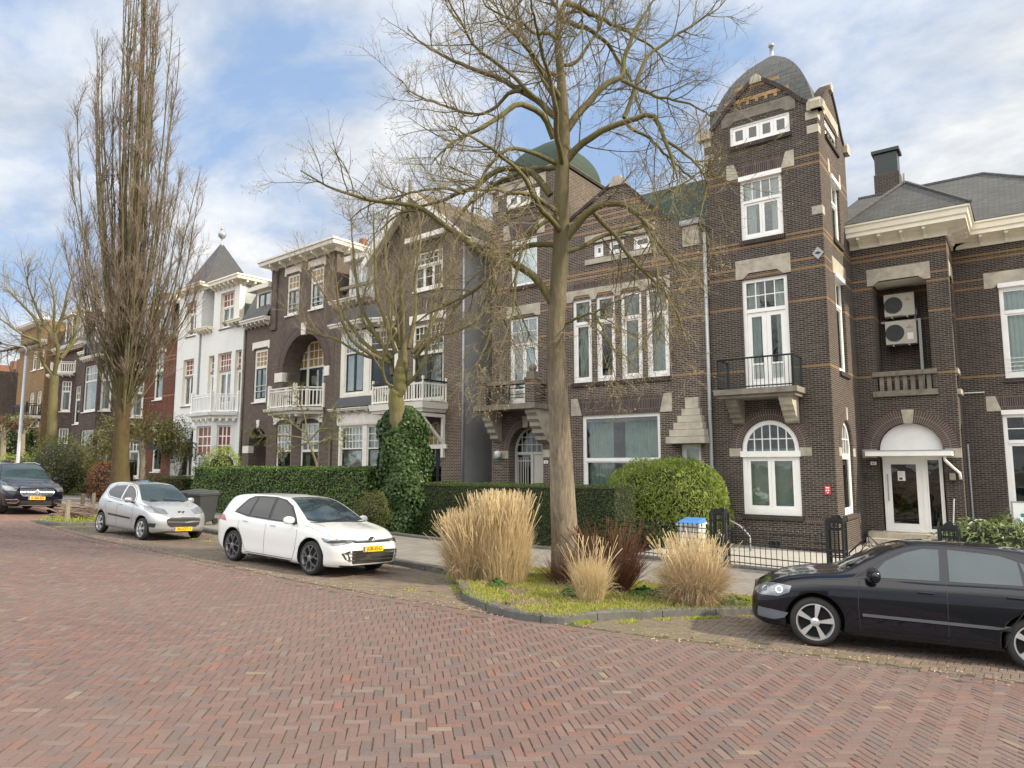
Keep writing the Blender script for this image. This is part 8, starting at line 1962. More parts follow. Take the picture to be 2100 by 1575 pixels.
blades('grass_clump','tallest upright golden grass clump on the island, left of the tree trunk',gi(1026,1190),6200,1.02,.11,'straw',.006,.3,.50,.06,plume=2200,mat2='straw',hv=.5)
blades('grass_clump','small straw grass tuft just in front of the tree trunk',gi(1212,1234),1500,.70,.22,'straw',.005,.8,.20,.09,plume=60)
blades('grass_clump','drooping beige grass clump at the right end of the island beside the black car',gi(1424,1240),6500,.80,.24,'strawdark',.005,1.5,.34,.12,plume=420,mat2='straw')
blades('bare_shrub','low thicket of bare red brown stems around the lime tree foot',gi(1245,1210),1700,.85,.6,'redtwig',.007,.12,.40,.08,'shrub',plume=180)
blades('bare_shrub','small spray of bare red brown stems left of the lime tree foot',gi(1165,1196),350,.6,.9,'redtwig',.008,.1,.3,.08,'shrub')
def inisl(P): return np.array([inpoly(x,y,isl) for x,y in P])
def cover(name,poly,n,h,w,mat,dz=.09,mask=None,label=None,cat=None):
    xs=[p[0] for p in poly]; ys=[p[1] for p in poly]; P=np.c_[RN.uniform(min(xs),max(xs),n),RN.uniform(min(ys),max(ys),n)]
    ok=np.array([inpoly(x,y,poly) and (mask is None or mask(x,y)) for x,y in P]); P=P[ok]; n=len(P)
    z=GA*P[:,0]+GB*P[:,1]+dz; a=RN.rand(n)*2*pi; l=h*RN.uniform(.4,1.4,n); ww=w*RN.uniform(.6,1.4,n); t=RN.uniform(.2,1.2,n)
    dx=np.cos(a);dy=np.sin(a); tip=np.c_[P[:,0]+dx*l*np.sin(t),P[:,1]+dy*l*np.sin(t),z+l*np.cos(t)]
    b=np.c_[P,z]; s=np.c_[-dy*ww/2,dx*ww/2,np.zeros(n)]; mid=(b+tip)/2+np.c_[np.zeros((n,2)),l*.12]
    V=np.stack([b-s*.6,b+s*.6,mid+s,tip,mid-s],1).reshape(-1,3); F=np.arange(n*5).reshape(-1,5)
    o=npmesh(name,V,F,M[mat],None,'stuff'); tag(o,label,cat); return o
def patch(x,y): return noise.noise(Vector((x*1.3,y*1.3,3)))>-.12+RN.uniform(-.15,.15)
cover('grass',isl,60000,.055,.011,'grassblade',mask=patch,label='short bright green moss and grass covering the planted island',cat='grass')
cover('dry_grass',isl,6000,.10,.005,'strawdark',label='dry straw litter scattered over the planted island',cat='dry grass')
cover('grass',smooth(isl2_out,3),9000,.07,.02,'grassblade',label='grass on the far island beside the branch pile',cat='grass')
# weeds in the gutters
gl=[]; 
for (u0,v0,u1,v1,sp_,n) in ((925,1180,960,1235,.16,1800),(1170,1278,1320,1274,.13,2600),(1320,1272,1540,1264,.08,1200),(300,1095,440,1112,.2,700),(100,1082,190,1084,.25,900),(820,1205,960,1235,.12,500),(1490,1245,1530,1250,.14,500)):
    p=np.array(G(u0,v0)[:2]);q=np.array(G(u1,v1)[:2]); t=RN.rand(n)[:,None]; P=p+(q-p)*t+RN.normal(0,sp_*.5,(n,2)); gl.append(P)
P=np.concatenate(gl); P=P[np.array([noise.noise(Vector((x*2.6,y*2.6,9)))>RN.uniform(-.25,.25) for x,y in P])]; n=len(P); z=GA*P[:,0]+GB*P[:,1]; a=RN.rand(n)*2*pi; l=.045*RN.uniform(.4,1.5,n); b=np.c_[P,z]; tip=b+np.c_[np.cos(a)*l*.7,np.sin(a)*l*.7,l*.7]; s=np.c_[-np.sin(a),np.cos(a),np.zeros(n)]*.006
o=npmesh('gutter_weeds',np.stack([b-s,b+s,tip],1).reshape(-1,3),np.arange(n*3).reshape(-1,3),M['grassblade'],None,'stuff'); tag(o,'thin yellow green weeds and moss growing in the gutters along the kerb','weeds')
def weed(u,v,r,n,lab,dz=.09,ls=.09):
    b=G(u,v,dz); T=thing('leafy_weed',lab,'weed',b); a=RN.rand(n)*2*pi; rr=r*np.sqrt(RN.rand(n)); P=np.c_[b[0]+rr*np.cos(a),b[1]+rr*np.sin(a),b[2]+.03+.14*RN.rand(n)*(1-rr/r)+.03]
    leaves(P,np.c_[np.cos(a)*.6,np.sin(a)*.6,np.ones(n)],ls,ls*.75,'leaf_rosette',M['weed'],T,.3)
weed(1172,1222,.17,110,'glossy round leaved green weed below the small straw tuft'); weed(1020,1205,.2,90,'dark green leafy weed at the foot of the golden grass'); weed(1036,1256,.13,90,'green weed growing outside the kerb in the gutter',.0,.07)
weed(1500,1240,.32,240,'spreading leafy weed between beige grass and black car nose',.09,.06); weed(1375,1218,.3,160,'low green weed between the two right hand grass clumps'); weed(985,1178,.15,60,'small dark weed between the two left grass clumps')
weed(1320,1222,.28,150,'low leafy weed in the middle right of the island')

# litter along the kerbs: dry leaves and chaff
def litter(n,x0,x1,fn,sd,dz,name,lab,sz):
    x=RN.uniform(x0,x1,n); y=np.array([fn(a) for a in x])+RN.normal(0,1,n)*sd; z=np.array([ground_z(a,b) for a,b in zip(x,y)])+dz
    P=np.c_[x,y,z]; ok=np.array([visible(a,b) for a,b in zip(x,y)]); P=P[ok]
    o=leaves(P,np.tile([0,0,1.],(len(P),1)),sz,sz*.55,name,M['strawdark'],None,.35); o['kind']='stuff'; tag(o,lab,'litter')
litter(1500,-20,4,lambda a: road_edge(a)+.12,.22,.008,'dry_litter','fine dry straw and leaf litter in the gutter along the road edge',.035)
litter(900,-22,2,lambda a: road_edge(a)-1.8,1.6,.006,'road_litter','scattered tiny pale specks of chaff on the brick road',.016)
litter(700,-18,4,lambda a: 15.2,.9,.115,'pavement_litter','thin dry leaf litter scattered on the grey pavement',.03)
# ---------------------------------------------------------------- street furniture and small things
M['galv']=plain('galvanised_steel',(.38,.39,.40),.45,.12,4,metal=.4)
M['binblack']=plain('dark_grey_bin_plastic',(.035,.038,.042),.5,.15,3)
M['bingreen']=plain('dark_green_bin_plastic',(.015,.06,.025),.5,.15,3)
M['binblue']=plain('blue_lid_plastic',(.06,.20,.48),.45,.15,3)
M['binwhite']=plain('pale_bin_wrap',(.62,.66,.66),.5,.1,3)
M['bingreenlid']=plain('lime_green_wrap',(.28,.55,.06),.5,.1,3)
# street lamp
lb=DP(36,958,31.5); lg=ground_z(lb[0],lb[1])+.1; T_=thing('street_lamp','slim pale grey street lamp with curved arm behind the dark off-roader','lamp',(lb[0],lb[1],lg))
tp=DP(61,712,31.5)[2]
q=MB(); q.tube([(lb[0],lb[1],lg),(lb[0],lb[1],lg+1.4),(lb[0],lb[1],lg+1.45),(lb[0],lb[1],tp-.3)],[.12,.12,.085,.07],10); q.build('pole',M['galv'],T_,smooth=True)
q=MB(); a_=np.array([-math.cos(YAW),-math.sin(YAW)]); arm=[(0,-.3),(.02,0),(.15,.12),(.6,.2),(1.25,.30)]
q.tube([(lb[0]+a_[0]*s,lb[1]+a_[1]*s,tp+z) for s,z in arm],.04,8); q.build('arm',M['galv'],T_,smooth=True)
F=Face((lb[0],lb[1]),math.degrees(math.atan2(a_[1],a_[0]))); q=MB(); q.fbox(F,1.2,1.85,tp+.24,tp+.36,-.11,.11); q.build('lamp_head',M['binblack'],T_,bevel=.03)
# bins
def make_bin(body,lid,name='wheelie_bin',w=.58,d=.72,h=1.07):
    t=thing(name,'x','bin'); 
    b=MB(); b.hexa([(-w*.40,-d*.36,.06),(w*.40,-d*.36,.06),(w*.40,d*.36,.12),(-w*.40,d*.36,.12),(-w/2,-d/2,h-.12),(w/2,-d/2,h-.12),(w/2,d/2,h-.12),(-w/2,d/2,h-.12)]); b.build('bin_body',M[body],t,bevel=.03)
    b=MB(); b.box(-w/2-.02,w/2+.02,-d/2-.03,d/2+.02,h-.14,h-.09); b.build('rim',M[body],t,bevel=.01)
    b=MB(); b.hexa([(-w/2-.02,-d/2-.05,h-.085),(w/2+.02,-d/2-.05,h-.085),(w/2+.02,d/2+.02,h-.085),(-w/2-.02,d/2+.02,h-.085),(-w*.42,-d*.40,h-.02),(w*.42,-d*.40,h-.02),(w*.44,d/2,h+.03),(-w*.44,d/2,h+.03)]); b.build('lid',M[lid],t,bevel=.015)
    for sg in (1,-1): b=MB(); b.lathe((sg*w*.46,d*.36,.1),[(.001,-.03),(.1,-.03),(.1,.03),(.001,.03)],16,ax=(1,0,0)); b.build('wheel',M['trim'],t)
    b=MB(); b.tube([(-w*.42,d/2+.0,h-.08),(-w*.42,d/2+.1,h-.04),(w*.42,d/2+.1,h-.04),(w*.42,d/2,h-.08)],.016,6); b.build('handle',M[body],t)
    return t
def put(t,u,v,dz,rz,label,group=None,dd=None,pos=None):
    p=pos or (DP(u,v,dd) if dd else G(u,v,dz)); z=(ground_z(p[0],p[1])+dz)
    t.location=(p[0],p[1],z); t.rotation_euler=(0,0,R(rz)); t['label']=label
    if group: t['group']=group
b1=make_bin('binblack','binblack'); put(b1,415,1076,.105,8,'dark grey wheelie bin at the end of the laurel hedge, nearest the white hatchback')
b2=copy_tree(b1); put(b2,393,1071,.105,4,'second dark grey wheelie bin half hidden by the silver car','x'); del b2['group']
b3=make_bin('binblack','binblue'); put(b3,133,1012,.1,5,'black wheelie bin with pale blue lid against the brown hedge')
b4=copy_tree(b1); put(b4,176,1013,.1,0,'black wheelie bin beside the rust brown beech hedge','x'); del b4['group']
b5=copy_tree(b3); put(b5,280,1010,.1,0,'blue lidded bin standing behind the silver hatchback roof',dd=31.)
b6=make_bin('bingreen','bingreen'); fp=YF(16.9).px(731,1020)[0]; put(b6,0,0,.1,4,'dark green wheelie bin with pink and white sticker in the hedge gap',pos=(fp,16.9,0))
q=MB(); q.box(-.17,.17,-.345,-.335,.60,.72); lab=q.build('sticker',M['ink'],b6); 
q=MB(); q.box(-.15,-.06,-.352,-.346,.635,.69); q.build('sticker_mark',plain('pink_sticker',(.65,.18,.40),.5,.05),lab); q=MB(); q.box(-.03,.14,-.352,-.346,.645,.68); q.build('sticker_mark',M['white'],lab)
fp=YF(17.3).px(772,1020)[0]; b7=copy_tree(b3); put(b7,0,0,.1,0,'black bin with bright blue lid beside the green bin and ivy',pos=(fp,17.3,0))
b8=make_bin('binwhite','binblue'); fp=YF(18.15).px(1420,1120)[0]; put(b8,0,0,.1,6,'pale bin with blue lid and lime green band behind the beige grass',pos=(fp,18.15,0))
q=MB(); q.box(-.285,.285,-.352,-.34,.72,.93); q.build('coloured_wrap',M['bingreenlid'],b8); q=MB(); q.hexa([(.05,-.36,.3),(.28,-.34,.35),(.28,-.33,.37),(.05,-.35,.32),(.1,-.37,.70),(.285,-.36,.72),(.285,-.35,.72),(.1,-.36,.70)]); q.build('coloured_wrap',M['binblue'],b8)
gate=thing('dark_gap_panel','flat black panel filling the dark gap between the laurel hedge and the ivy','gate',(YF(17.9).px(768,1000)[0],17.9,ground_z(-17,17)))
q=MB(); f=YF(17.9); s0,s1=f.px(746,1000)[0],f.px(790,1000)[0]; q.fbox(f,s0,s1,ground_z(-17,17),f.px(760,962)[1],0,.05); q.build('gap_panel',M['darkmetal'],gate)  # plain black sheet filling the dark gap in the hedge line
# iron railings -----------------------------------------------------
FY_=17.72
f=YF(FY_); 
def railing(name,label,x0,x1,peak=False,z1=None,par_y=None):
    T=thing(name,label,'fence' if not peak else 'gate',(x0,FY_,ground_z(x0,FY_)+.12)); b=MB(); zg=ground_z((x0+x1)/2,17.6)+.10
    sl=GA
    def zt(x): 
        base=zg+sl*(x-(x0+x1)/2)
        return base
    tops=[];n=max(2,int((x1-x0)/.125)); H=.98
    for i in range(n+1):
        x=x0+(x1-x0)*i/n; hh=H if not peak else .62+.42*(1-abs(2*(x-x0)/(x1-x0)-1))
        z=zt(x); q=MB(); r=.009 if 0<i<n else .016
        q.tube([(x,FY_,z+.02),(x,FY_,z+hh)],r,5,True)
        if not peak: q.lathe((x,FY_,z+hh),[(.012,-.02),(.024,.01),(.004,.045),(.0,.05)],6)
        else: pass
        q.build('bar',M['darkmetal'],T)
    q=MB()
    for h in ((.14,.30,.62,.78,.90) if not peak else (.12,.34,.56)):
        q=MB(); q.tube([(x0,FY_,zt(x0)+h),(x1,FY_,zt(x1)+h)],.013,4); q.build('rail',M['darkmetal'],T)
    if peak:
        m=(x0+x1)/2; q=MB(); q.tube([(x0,FY_,zt(x0)+.62),(m,FY_,zt(m)+1.04),(x1,FY_,zt(x1)+.62)],.02,5); q.tube([(x0+.2,FY_,zt(x0)+.62),(m,FY_,zt(m)+.92),(x1-.2,FY_,zt(x1)+.62)],.012,5); q.build('peaked_rail',M['darkmetal'],T)
    return T
def cage(label,x,w=.34,h=1.32):
    z=ground_z(x,17.6)+.1; T=thing('iron_pier',label,'gate pier',(x,FY_,z)); 
    for sx in (-1,1):
        for sy in (-1,1): MB().box(x+sx*w/2-.025,x+sx*w/2+.025,FY_+sy*w/2-.025,FY_+sy*w/2+.025,z,z+h).build('corner_post',M['darkmetal'],T)
    q=MB()
    for k in (-.25,0,.25):
        for (a,b_) in ((k*w,-w/2),(k*w,w/2),(-w/2,k*w),(w/2,k*w)): q.tube([(x+a,FY_+b_,z+.05),(x+a,FY_+b_,z+h-.05)],.011,4)
    for hz_ in (.08,.5,.62,h-.2,h-.05):
        q.box(x-w/2,x+w/2,FY_-w/2-.012,FY_-w/2+.012,z+hz_,z+hz_+.03); q.box(x-w/2,x+w/2,FY_+w/2-.012,FY_+w/2+.012,z+hz_,z+hz_+.03)
        q.box(x-w/2-.012,x-w/2+.012,FY_-w/2,FY_+w/2,z+hz_,z+hz_+.03); q.box(x+w/2-.012,x+w/2+.012,FY_-w/2,FY_+w/2,z+hz_,z+hz_+.03)
    q.build('cage_bars',M['darkmetal'],T)
    q=MB()
    for sy in (-1,1): q.fprism(Face((x,FY_+sy*(w/2+.012))),[(-w/2-.03,z+h)]+[(-w/2*.9,z+h+.04),(-w/4,z+h+.06)]+arc(0,z+h+.05,w*.24,180,0,8)+[(w/4,z+h+.06),(w/2*.9,z+h+.04),(w/2+.03,z+h)],-.012,.012)
    for sx in (-1,1): q.fprism(Face((x+sx*(w/2+.012),FY_),90),[(-w/2-.03,z+h),(-w/2*.9,z+h+.04),(-w/4,z+h+.06)]+arc(0,z+h+.05,w*.24,180,0,8)+[(w/4,z+h+.06),(w/2*.9,z+h+.04),(w/2+.03,z+h)],-.012,.012)
    q.build('crest',M['darkmetal'],T)
def fx_(u,v): return f.px(u,v)[0]
xA,xB,xC=fx_(1476,1090),fx_(1716,1110),fx_(1948,1120); x0_=fx_(1262,1085)
cage('black openwork iron pier beside the bamboo bush',xA); cage('black openwork iron pier at the tower corner, behind the black car bonnet',xB); cage('black openwork iron pier beside the rhododendron',xC)
railing('iron_railing','black spiked iron railing in front of the bamboo bush',x0_,xA-.22); railing('iron_railing','black spiked iron railing in front of the tower',xA+.22,xB-.2)
railing('iron_gate','black iron gate leaf with peaked top next to the tower corner pier',xB+.25,(xB+xC)/2-.02,True); railing('iron_gate','black iron gate leaf with peaked top next to the right hand pier',(xB+xC)/2+.02,xC-.25,True)
railing('iron_railing','black iron railing behind the black car roof at the right',xC+.25,xC+5.)
# bicycle hoops in the forecourt
for k,(dx,lab) in enumerate(((0,'grey tubular bicycle rack against the tower wall, left of the air vent'),(.55,'smaller grey bicycle hoop beside the beige grass clump'))):
    s,z=T.px(1515-k*38,1130,-1.2); gz_=ground_z(s,17.6)+.1; T_=thing('bicycle_rack',lab,'bike rack',(s,21.4-k*.7,gz_)); yq=21.4-k*.7
    MB().tube([(s-.35,yq,gz_),(s-.35,yq,gz_+.75),(s-.25,yq,gz_+.85),(s+.1,yq-.1,gz_+.7),(s+.35,yq-.2,gz_+.5),(s+.42,yq-.2,gz_+.4),(s+.42,yq-.2,gz_)],.024,8).build('hoop',M['galv'],T_,smooth=True)
q=DP(2010,1072,21.); T_=thing('bicycle_hoop','white arched hoop rising above the rhododendron at the right','bike rack',(q[0],q[1],q[2]-1.2)); ar=arc(0,0,.33,0,180,12)
MB().tube([(q[0]-.33,q[1],q[2]-1.2)]+[(q[0]+a,q[1],q[2]-.25+b_) for a,b_ in ar[::-1]]+[(q[0]+.33,q[1],q[2]-1.2)],.03,8).build('hoop',M['white'],T_,smooth=True)
# air conditioners inside the loggia
M['accase']=plain('aged_cream_plastic',(.46,.44,.38),.5,.08,4)
def ac(label,u0,v0,u1,v1):
    dp=.75; a=PF.px(u0,v0,dp); b_=PF.px(u1,v1,dp); s0,s1,z1,z0=a[0],b_[0],a[1],b_[1]
    T_=thing('air_conditioner',label,'air conditioner',PF.P((s0+s1)/2,z0,dp)); w=s1-s0
    q=MB(); q.fbox(PF,s0,s1,z0,z1,dp,dp+.34); c=q.build('casing',M['accase'],T_,bevel=.012)
    cx_,cz_=s0+w*.31,(z0+z1)/2; r=min((z1-z0)*.43,w*.3); q=MB(); q.lathe(PF.P(cx_,cz_,dp-.004),[(r,-.003),(r,.012),(r*.97,.012),(.001,.004)],28,ax=(0,-1,0)); q.build('fan_opening',M['binblack'],T_)
    q=MB(); 
    for k in range(9): x=cx_-r+2*r*(k+.5)/9; h=math.sqrt(max(0,r*r-(x-cx_)**2)); q.fbox(PF,x-.006,x+.006,cz_-h,cz_+h,dp-.025,dp-.018)
    for k in (.35,.68,1.): q.tube([PF.P(cx_+r*k*math.cos(t),cz_+r*k*math.sin(t),dp-.022) for t in np.linspace(0,2*pi,25)],.006,4)
    q.build('fan_guard',M['binblack'],T_)
    q=MB(); q.fbox(PF,s0+.01,s0+w*.62,z0+.01,z0+.02,dp-.006,dp); q.build('panel_seam',M['ink'],T_)
    return T_,s0,s1,z0,z1,dp
ax1=ac('upper cream air conditioning unit in the dark loggia recess',*D(312,1075),*D(598,1245)); ax2=ac('lower cream air conditioning unit with paper label, in the loggia recess',*D(325,1318),*D(618,1500))
RD=plain('red_mark',(.55,.04,.04),.5,.05); 
for k,(T_,s0,s1,z0,z1,dp) in enumerate((ax1,ax2)):
    cx_=s0+(s1-s0)*.78; cz=z1-(z1-z0)*.24; q=MB()
    for a in (90,210,330): p=(cx_+.025*math.cos(R(a)),cz+.025*math.sin(R(a))); q.fprism(PF,[(cx_,cz),(p[0]+.014*math.sin(R(a)),p[1]-.014*math.cos(R(a))),(p[0]+.03*math.cos(R(a)),p[1]+.03*math.sin(R(a))),(p[0]-.014*math.sin(R(a)),p[1]+.014*math.cos(R(a)))],dp-.004,dp)
    q.build('badge',RD,T_); q=MB(); q.fbox(PF,cx_-.10,cx_+.10,cz-.075,cz-.055,dp-.003,dp); q.build('badge_text',RD if k==0 else M['plateblue'],T_)
    for e in (.25,.75): q=MB(); x=s0+(s1-s0)*e; q.fbox(PF,x-.02,x+.02,z0-.06,z0-.005,dp-.05,dp+.45); q.build('wall_bracket',M['galv'],T_)
T_,s0,s1,z0,z1,dp=ax2; MB().fbox(PF,s1-.28,s1-.1,z0+.15,z0+.38,dp-.004,dp).build('paper_label',M['white'],T_)
tk=thing('pipe_duct','grey pipe trunking running down beside the air conditioning units','duct',PF.P(s1,z0-.9,.8)); q=MB(); 
q.fbox(PF,ax1[1]-.15,s1+.05,ax1[3]-.17,ax1[3]-.10,1.,1.08); q.build('duct_run',M['galv'],tk); q=MB(); q.fbox(PF,s1+.03,s1+.12,lg_z if False else PF.px(*E_(670,180),1.)[1]-.6,ax1[3]-.1,1.,1.08); q.build('duct_drop',M['galv'],tk)
q=MB(); q.tube([PF.P(s1-.05,ax1[3]-.1,.95),PF.P(s1+.02,ax1[3]+.1,.95),PF.P(s1-.02,ax1[3]+.3,.95)],.03,6); q.build('hose',M['galv'],tk)
# signs, plates, lamps on the walls
s,z=T.px(*C(1250,922)); t_=thing('alarm_box','small red alarm box with white marks on the tower wall','alarm box',T.P(s,z,0)); MB().fbox(T,s-.085,s+.085,z-.13,z+.13,-.05,0).build('box',RD,t_,bevel=.01)
q=MB(); q.fbox(T,s-.05,s+.05,z+.05,z+.09,-.053,-.051); q.fbox(T,s-.05,s-.01,z-.03,z+.01,-.053,-.051); q.fbox(T,s+.01,s+.05,z-.03,z+.01,-.053,-.051); q.fbox(T,s-.02,s+.03,z-.09,z-.06,-.053,-.051); q.build('mark',M['white'],t_)
s,z=T.px(*B(1160,175)); t_=thing('wall_shield','small grey diamond shaped shield high on the tower corner','sign',T.P(s,z,0)); MB().fprism(T,[(s-.17,z),(s,z-.2),(s+.17,z),(s,z+.2)],-.03,0).build('plate',M['zinc'],t_)
q=MB(); q.fprism(T,[(s-.1,z),(s,z-.05),(s+.1,z),(s,z+.05)],-.036,-.03); q.build('emblem',M['darkgreen'],t_)
def number(face,k,u,v,txt,label,d=0.):
    s,z=face.px(u,v,d); t_=thing('house_number',label,'house number',face.P(s,z,d)); MB().fbox(face,s-.09,s+.09,z-.055,z+.055,d-.015,d).build('plate',M['white'],t_)
    P=face.P(s,z,d-.0165); mw=Matrix(((1,0,0,P[0]),(0,0,-1,P[1]),(0,1,0,P[2]),(0,0,0,1))); text_mesh('number',txt,.09,M['ink'],mw,t_,.0008,.001)
number(PF,0,*E_(225,1007),'62','white number plate left of the glass entrance door'); number(T2,0,*QD(838,565),'64','white number plate between the arched doorway and the lime trunk')
s,z=PF.px(*E_(190,1130)); t_=thing('door_bell','pair of small black door bell boxes left of the entrance','door bell',PF.P(s,z,0))
for e in (-.09,.07): MB().fbox(PF,s+e-.045,s+e+.045,z-.08,z+.08,-.05,0).build('bell_box',M['binblack'],t_,bevel=.01)
s,z=PF.px(*E_(935,1110),-.1); t_=thing('wall_lantern','dark lantern on the brick wall right of the glass door','lamp',PF.P(s,z,0)); q=MB(); q.fbox(PF,s-.08,s+.08,z-.16,z+.06,-.2,-.06); q.build('glass_body',plain('smoky_lamp_glass',(.25,.23,.18),.15,.2),t_); MB().fbox(PF,s-.1,s+.1,z+.061,z+.12,-.22,0).build('lantern_top',M['darkmetal'],t_); MB().fbox(PF,s-.09,s+.09,z-.19,z-.161,-.21,-.05).build('lantern_base',M['darkmetal'],t_)
q=MB(); s,z=PF.px(*E_(475,1120),.17); t_=thing('paper_notice','white paper notice with small picture on the glass entrance door','notice',PF.P(s,z,.17)); bpy.data.objects.remove(notice)
dn=.16+.07*.55-.012; MB().fbox(PF,s-.11,s+.11,z-.16,z+.16,dn-.003,dn).build('sheet',M['white'],t_)
q=MB(); 
for k in range(5): q.fbox(PF,s-.08,s+.06-.02*(k%2),z+.12-k*.03,z+.127-k*.03,dn-.005,dn-.003)
q.build('print_lines',M['zinc'],t_); MB().fbox(PF,s-.07,s+.03,z-.13,z-.05,dn-.005,dn-.003).build('print_picture',M['brownshrub'],t_)
s,z=(lambda p:(p[0],p[1]))(DP(2092,1065,20.6)[0:3:2]); yS=DP(2092,1065,20.6)[1]; zg=ground_z(s,17.6); t_=thing('sign_board','white sign board with coloured dots on grey posts at the right edge','sign',(s+.3,yS,zg))
MB().box(s-.18,s+.85,yS,yS+.03,z-.48,z+.48).build('panel',M['white'],t_)
q=MB(); 
for e in (-.2,.85): q.box(s+e,s+e+.05,yS-.01,yS+.04,zg,z+.5)
q.box(s-.2,s+.9,yS-.012,yS+.042,z+.48,z+.52); q.build('post',M['zinc'],t_)
for i,(a,c,col) in enumerate(((-.02,-.02,(.15,.45,.75)),(.07,.12,(.02,.25,.22)),(.16,.24,(.85,.40,.05)),(.07,-.14,(.03,.04,.15)),(.2,.02,(.25,.04,.04)),(.28,.14,(.8,.55,.05)),(.22,-.14,(.1,.4,.25)),(.36,-.02,(.5,.05,.2)))):
    MB().lathe((s+a,yS-.002,z+c),[(.055,0),(.055,.004),(.001,.004)],16,ax=(0,-1,0)).build('dot',plain('sign_dot_%d'%i,col,.5,.03),t_)
s,z=WF.px(*E_(1110,373),-.1); t_=thing('wall_rod','short white rod projecting from the wing wall','bracket',WF.P(s,z,0)); MB().tube([WF.P(s-.3,z,-.05),WF.P(s+.35,z,-.05)],.018,6).build('rod',M['white'],t_)
# dog statue on the bay roof edge
dp_=dog.location; k6=LB.px(*K6(625,600),-.75); dz_=LB.px(*K6(625,655),-.75)[1]; P_=LB.P(k6[0],dz_,-.75); dog.location=P_; dog.rotation_euler=(0,0,0)
me=bpy.data.meshes.new('statue'); sk=[((0,0,.0),.2),((0,.02,.18),.17),((-.02,-.02,.42),.13),((-.04,-.05,.60),.085),((-.06,-.08,.72),.095),((-.12,-.16,.70),.05),((-.07,-.13,.2),.04),((-.07,-.15,0),.045),((.07,-.13,.2),.04),((.07,-.15,0),.045),((.02,.25,.02),.03),((-.02,-.06,.82),.03)]
ed=[(0,1),(1,2),(2,3),(3,4),(4,5),(2,6),(6,7),(2,8),(8,9),(0,10),(4,11)]; me.from_pydata([v for v,_ in sk],ed,[]); o=bpy.data.objects.new('statue',me); COL.objects.link(o)
md=o.modifiers.new('s','SKIN'); 
for i,(v,r) in enumerate(sk): me.skin_vertices[0].data[i].radius=(r,r)
me.skin_vertices[0].data[0].use_root=True; o.modifiers.new('ss','SUBSURF').levels=1; bpy.context.view_layer.update(); nm=bpy.data.meshes.new_from_object(o.evaluated_get(bpy.context.evaluated_depsgraph_get())); o.modifiers.clear(); o.data=nm; nm.materials.append(M['stone_dirty']); o.parent=dog
nm.materials.clear(); nm.materials.append(plain('dark_bronze',(.03,.028,.025),.6,.3))
MB().box(-.2,.2,-.25,.3,-.14,0).build('plinth',bpy.data.materials['dark_bronze'],dog); dog.location=(P_[0],P_[1],P_[2]+.14)
# branch pile and stakes on the far island
bp_=G(158,1062,.1); T_=thing('branch_pile','heap of cut bare branches on the far island behind the silver car','branch pile',bp_)
M['deadwood']=plain('cut_branches',(.22,.16,.12),.9,.35,3)
for i in range(44):
    l=RN.uniform(.6,1.9); a=RN.normal(.05,.28); c=np.array([bp_[0]+RN.normal(0,.55),bp_[1]+RN.normal(0,.3),bp_[2]+.05+RN.uniform(0,.34)]); d=np.array([math.cos(a),math.sin(a),RN.normal(0,.09)])*l/2
    MB().tube([c-d,c+RN.normal(0,.03,3),c+d],[.022,.018,.008],5).build('branch',M['deadwood'],T_)
for (u,v,lab) in ((137,1067,'thick pale wooden stake at the left front of the branch pile'),(168,1046,'brown square wooden stake behind the branch pile'),(190,1044,'pale wooden stake next to the silver car tail')):
    p=G(u,v,.1); T_=thing('wooden_stake',lab,'stake',p); q=MB(); q.tube([(p[0],p[1],p[2]),(p[0]+.02,p[1],p[2]+.35),(p[0]+.03,p[1],p[2]+.62)],[.075,.07,.065],9); q.build('post',M['palebark'] if u!=168 else M['deadwood'],T_)
# low iron fence in front of the white house, alley wall between the houses
T_=thing('alley_wall','low dark brick wall closing the narrow alley between two houses','wall',(-18.3,24.5,ground_z(-18,20)))
q=MB(); z=YF(24.5).px(975,948)[1]; q.box(-19.0,-17.5,24.5,24.7,ground_z(-18,20)-.6,z); q.build('wall_face',M['brick2'],T_); MB().box(-19.0,-17.48,24.42,24.78,z,z+.12).build('wall_cap',M['stone_dirty'],T_)
MB().box(-18.8,-17.9,24.46,24.5,ground_z(-18,20)-.4,z-.35).build('alley_door',M['black'],T_)
# ---------------------------------------------------------------- groups of like things
GR={'car':'cars parked along the kerb','house':'brick and plaster town houses in the terrace','bin':'wheelie bins beside the pavement','ornamental grass':'straw coloured grass clumps on the island','weed':'leafy weeds on the island',
 'air conditioner':'air conditioning units in the loggia','gate pier':'black openwork iron piers','hedge':'garden hedges','tree':'bare street and garden trees','stake':'wooden stakes round the branch pile','house number':'white house number plates'}
for o in list(COL.objects):
    if o.parent is None and o.get('category') in GR: o['group']=GR[o['category']]
    elif o.parent is None and o.name.startswith('iron_railing'): o['group']='black iron railings along the forecourt'
    elif o.parent is None and o.name.startswith('iron_gate'): o['group']='peaked iron gate leaves'
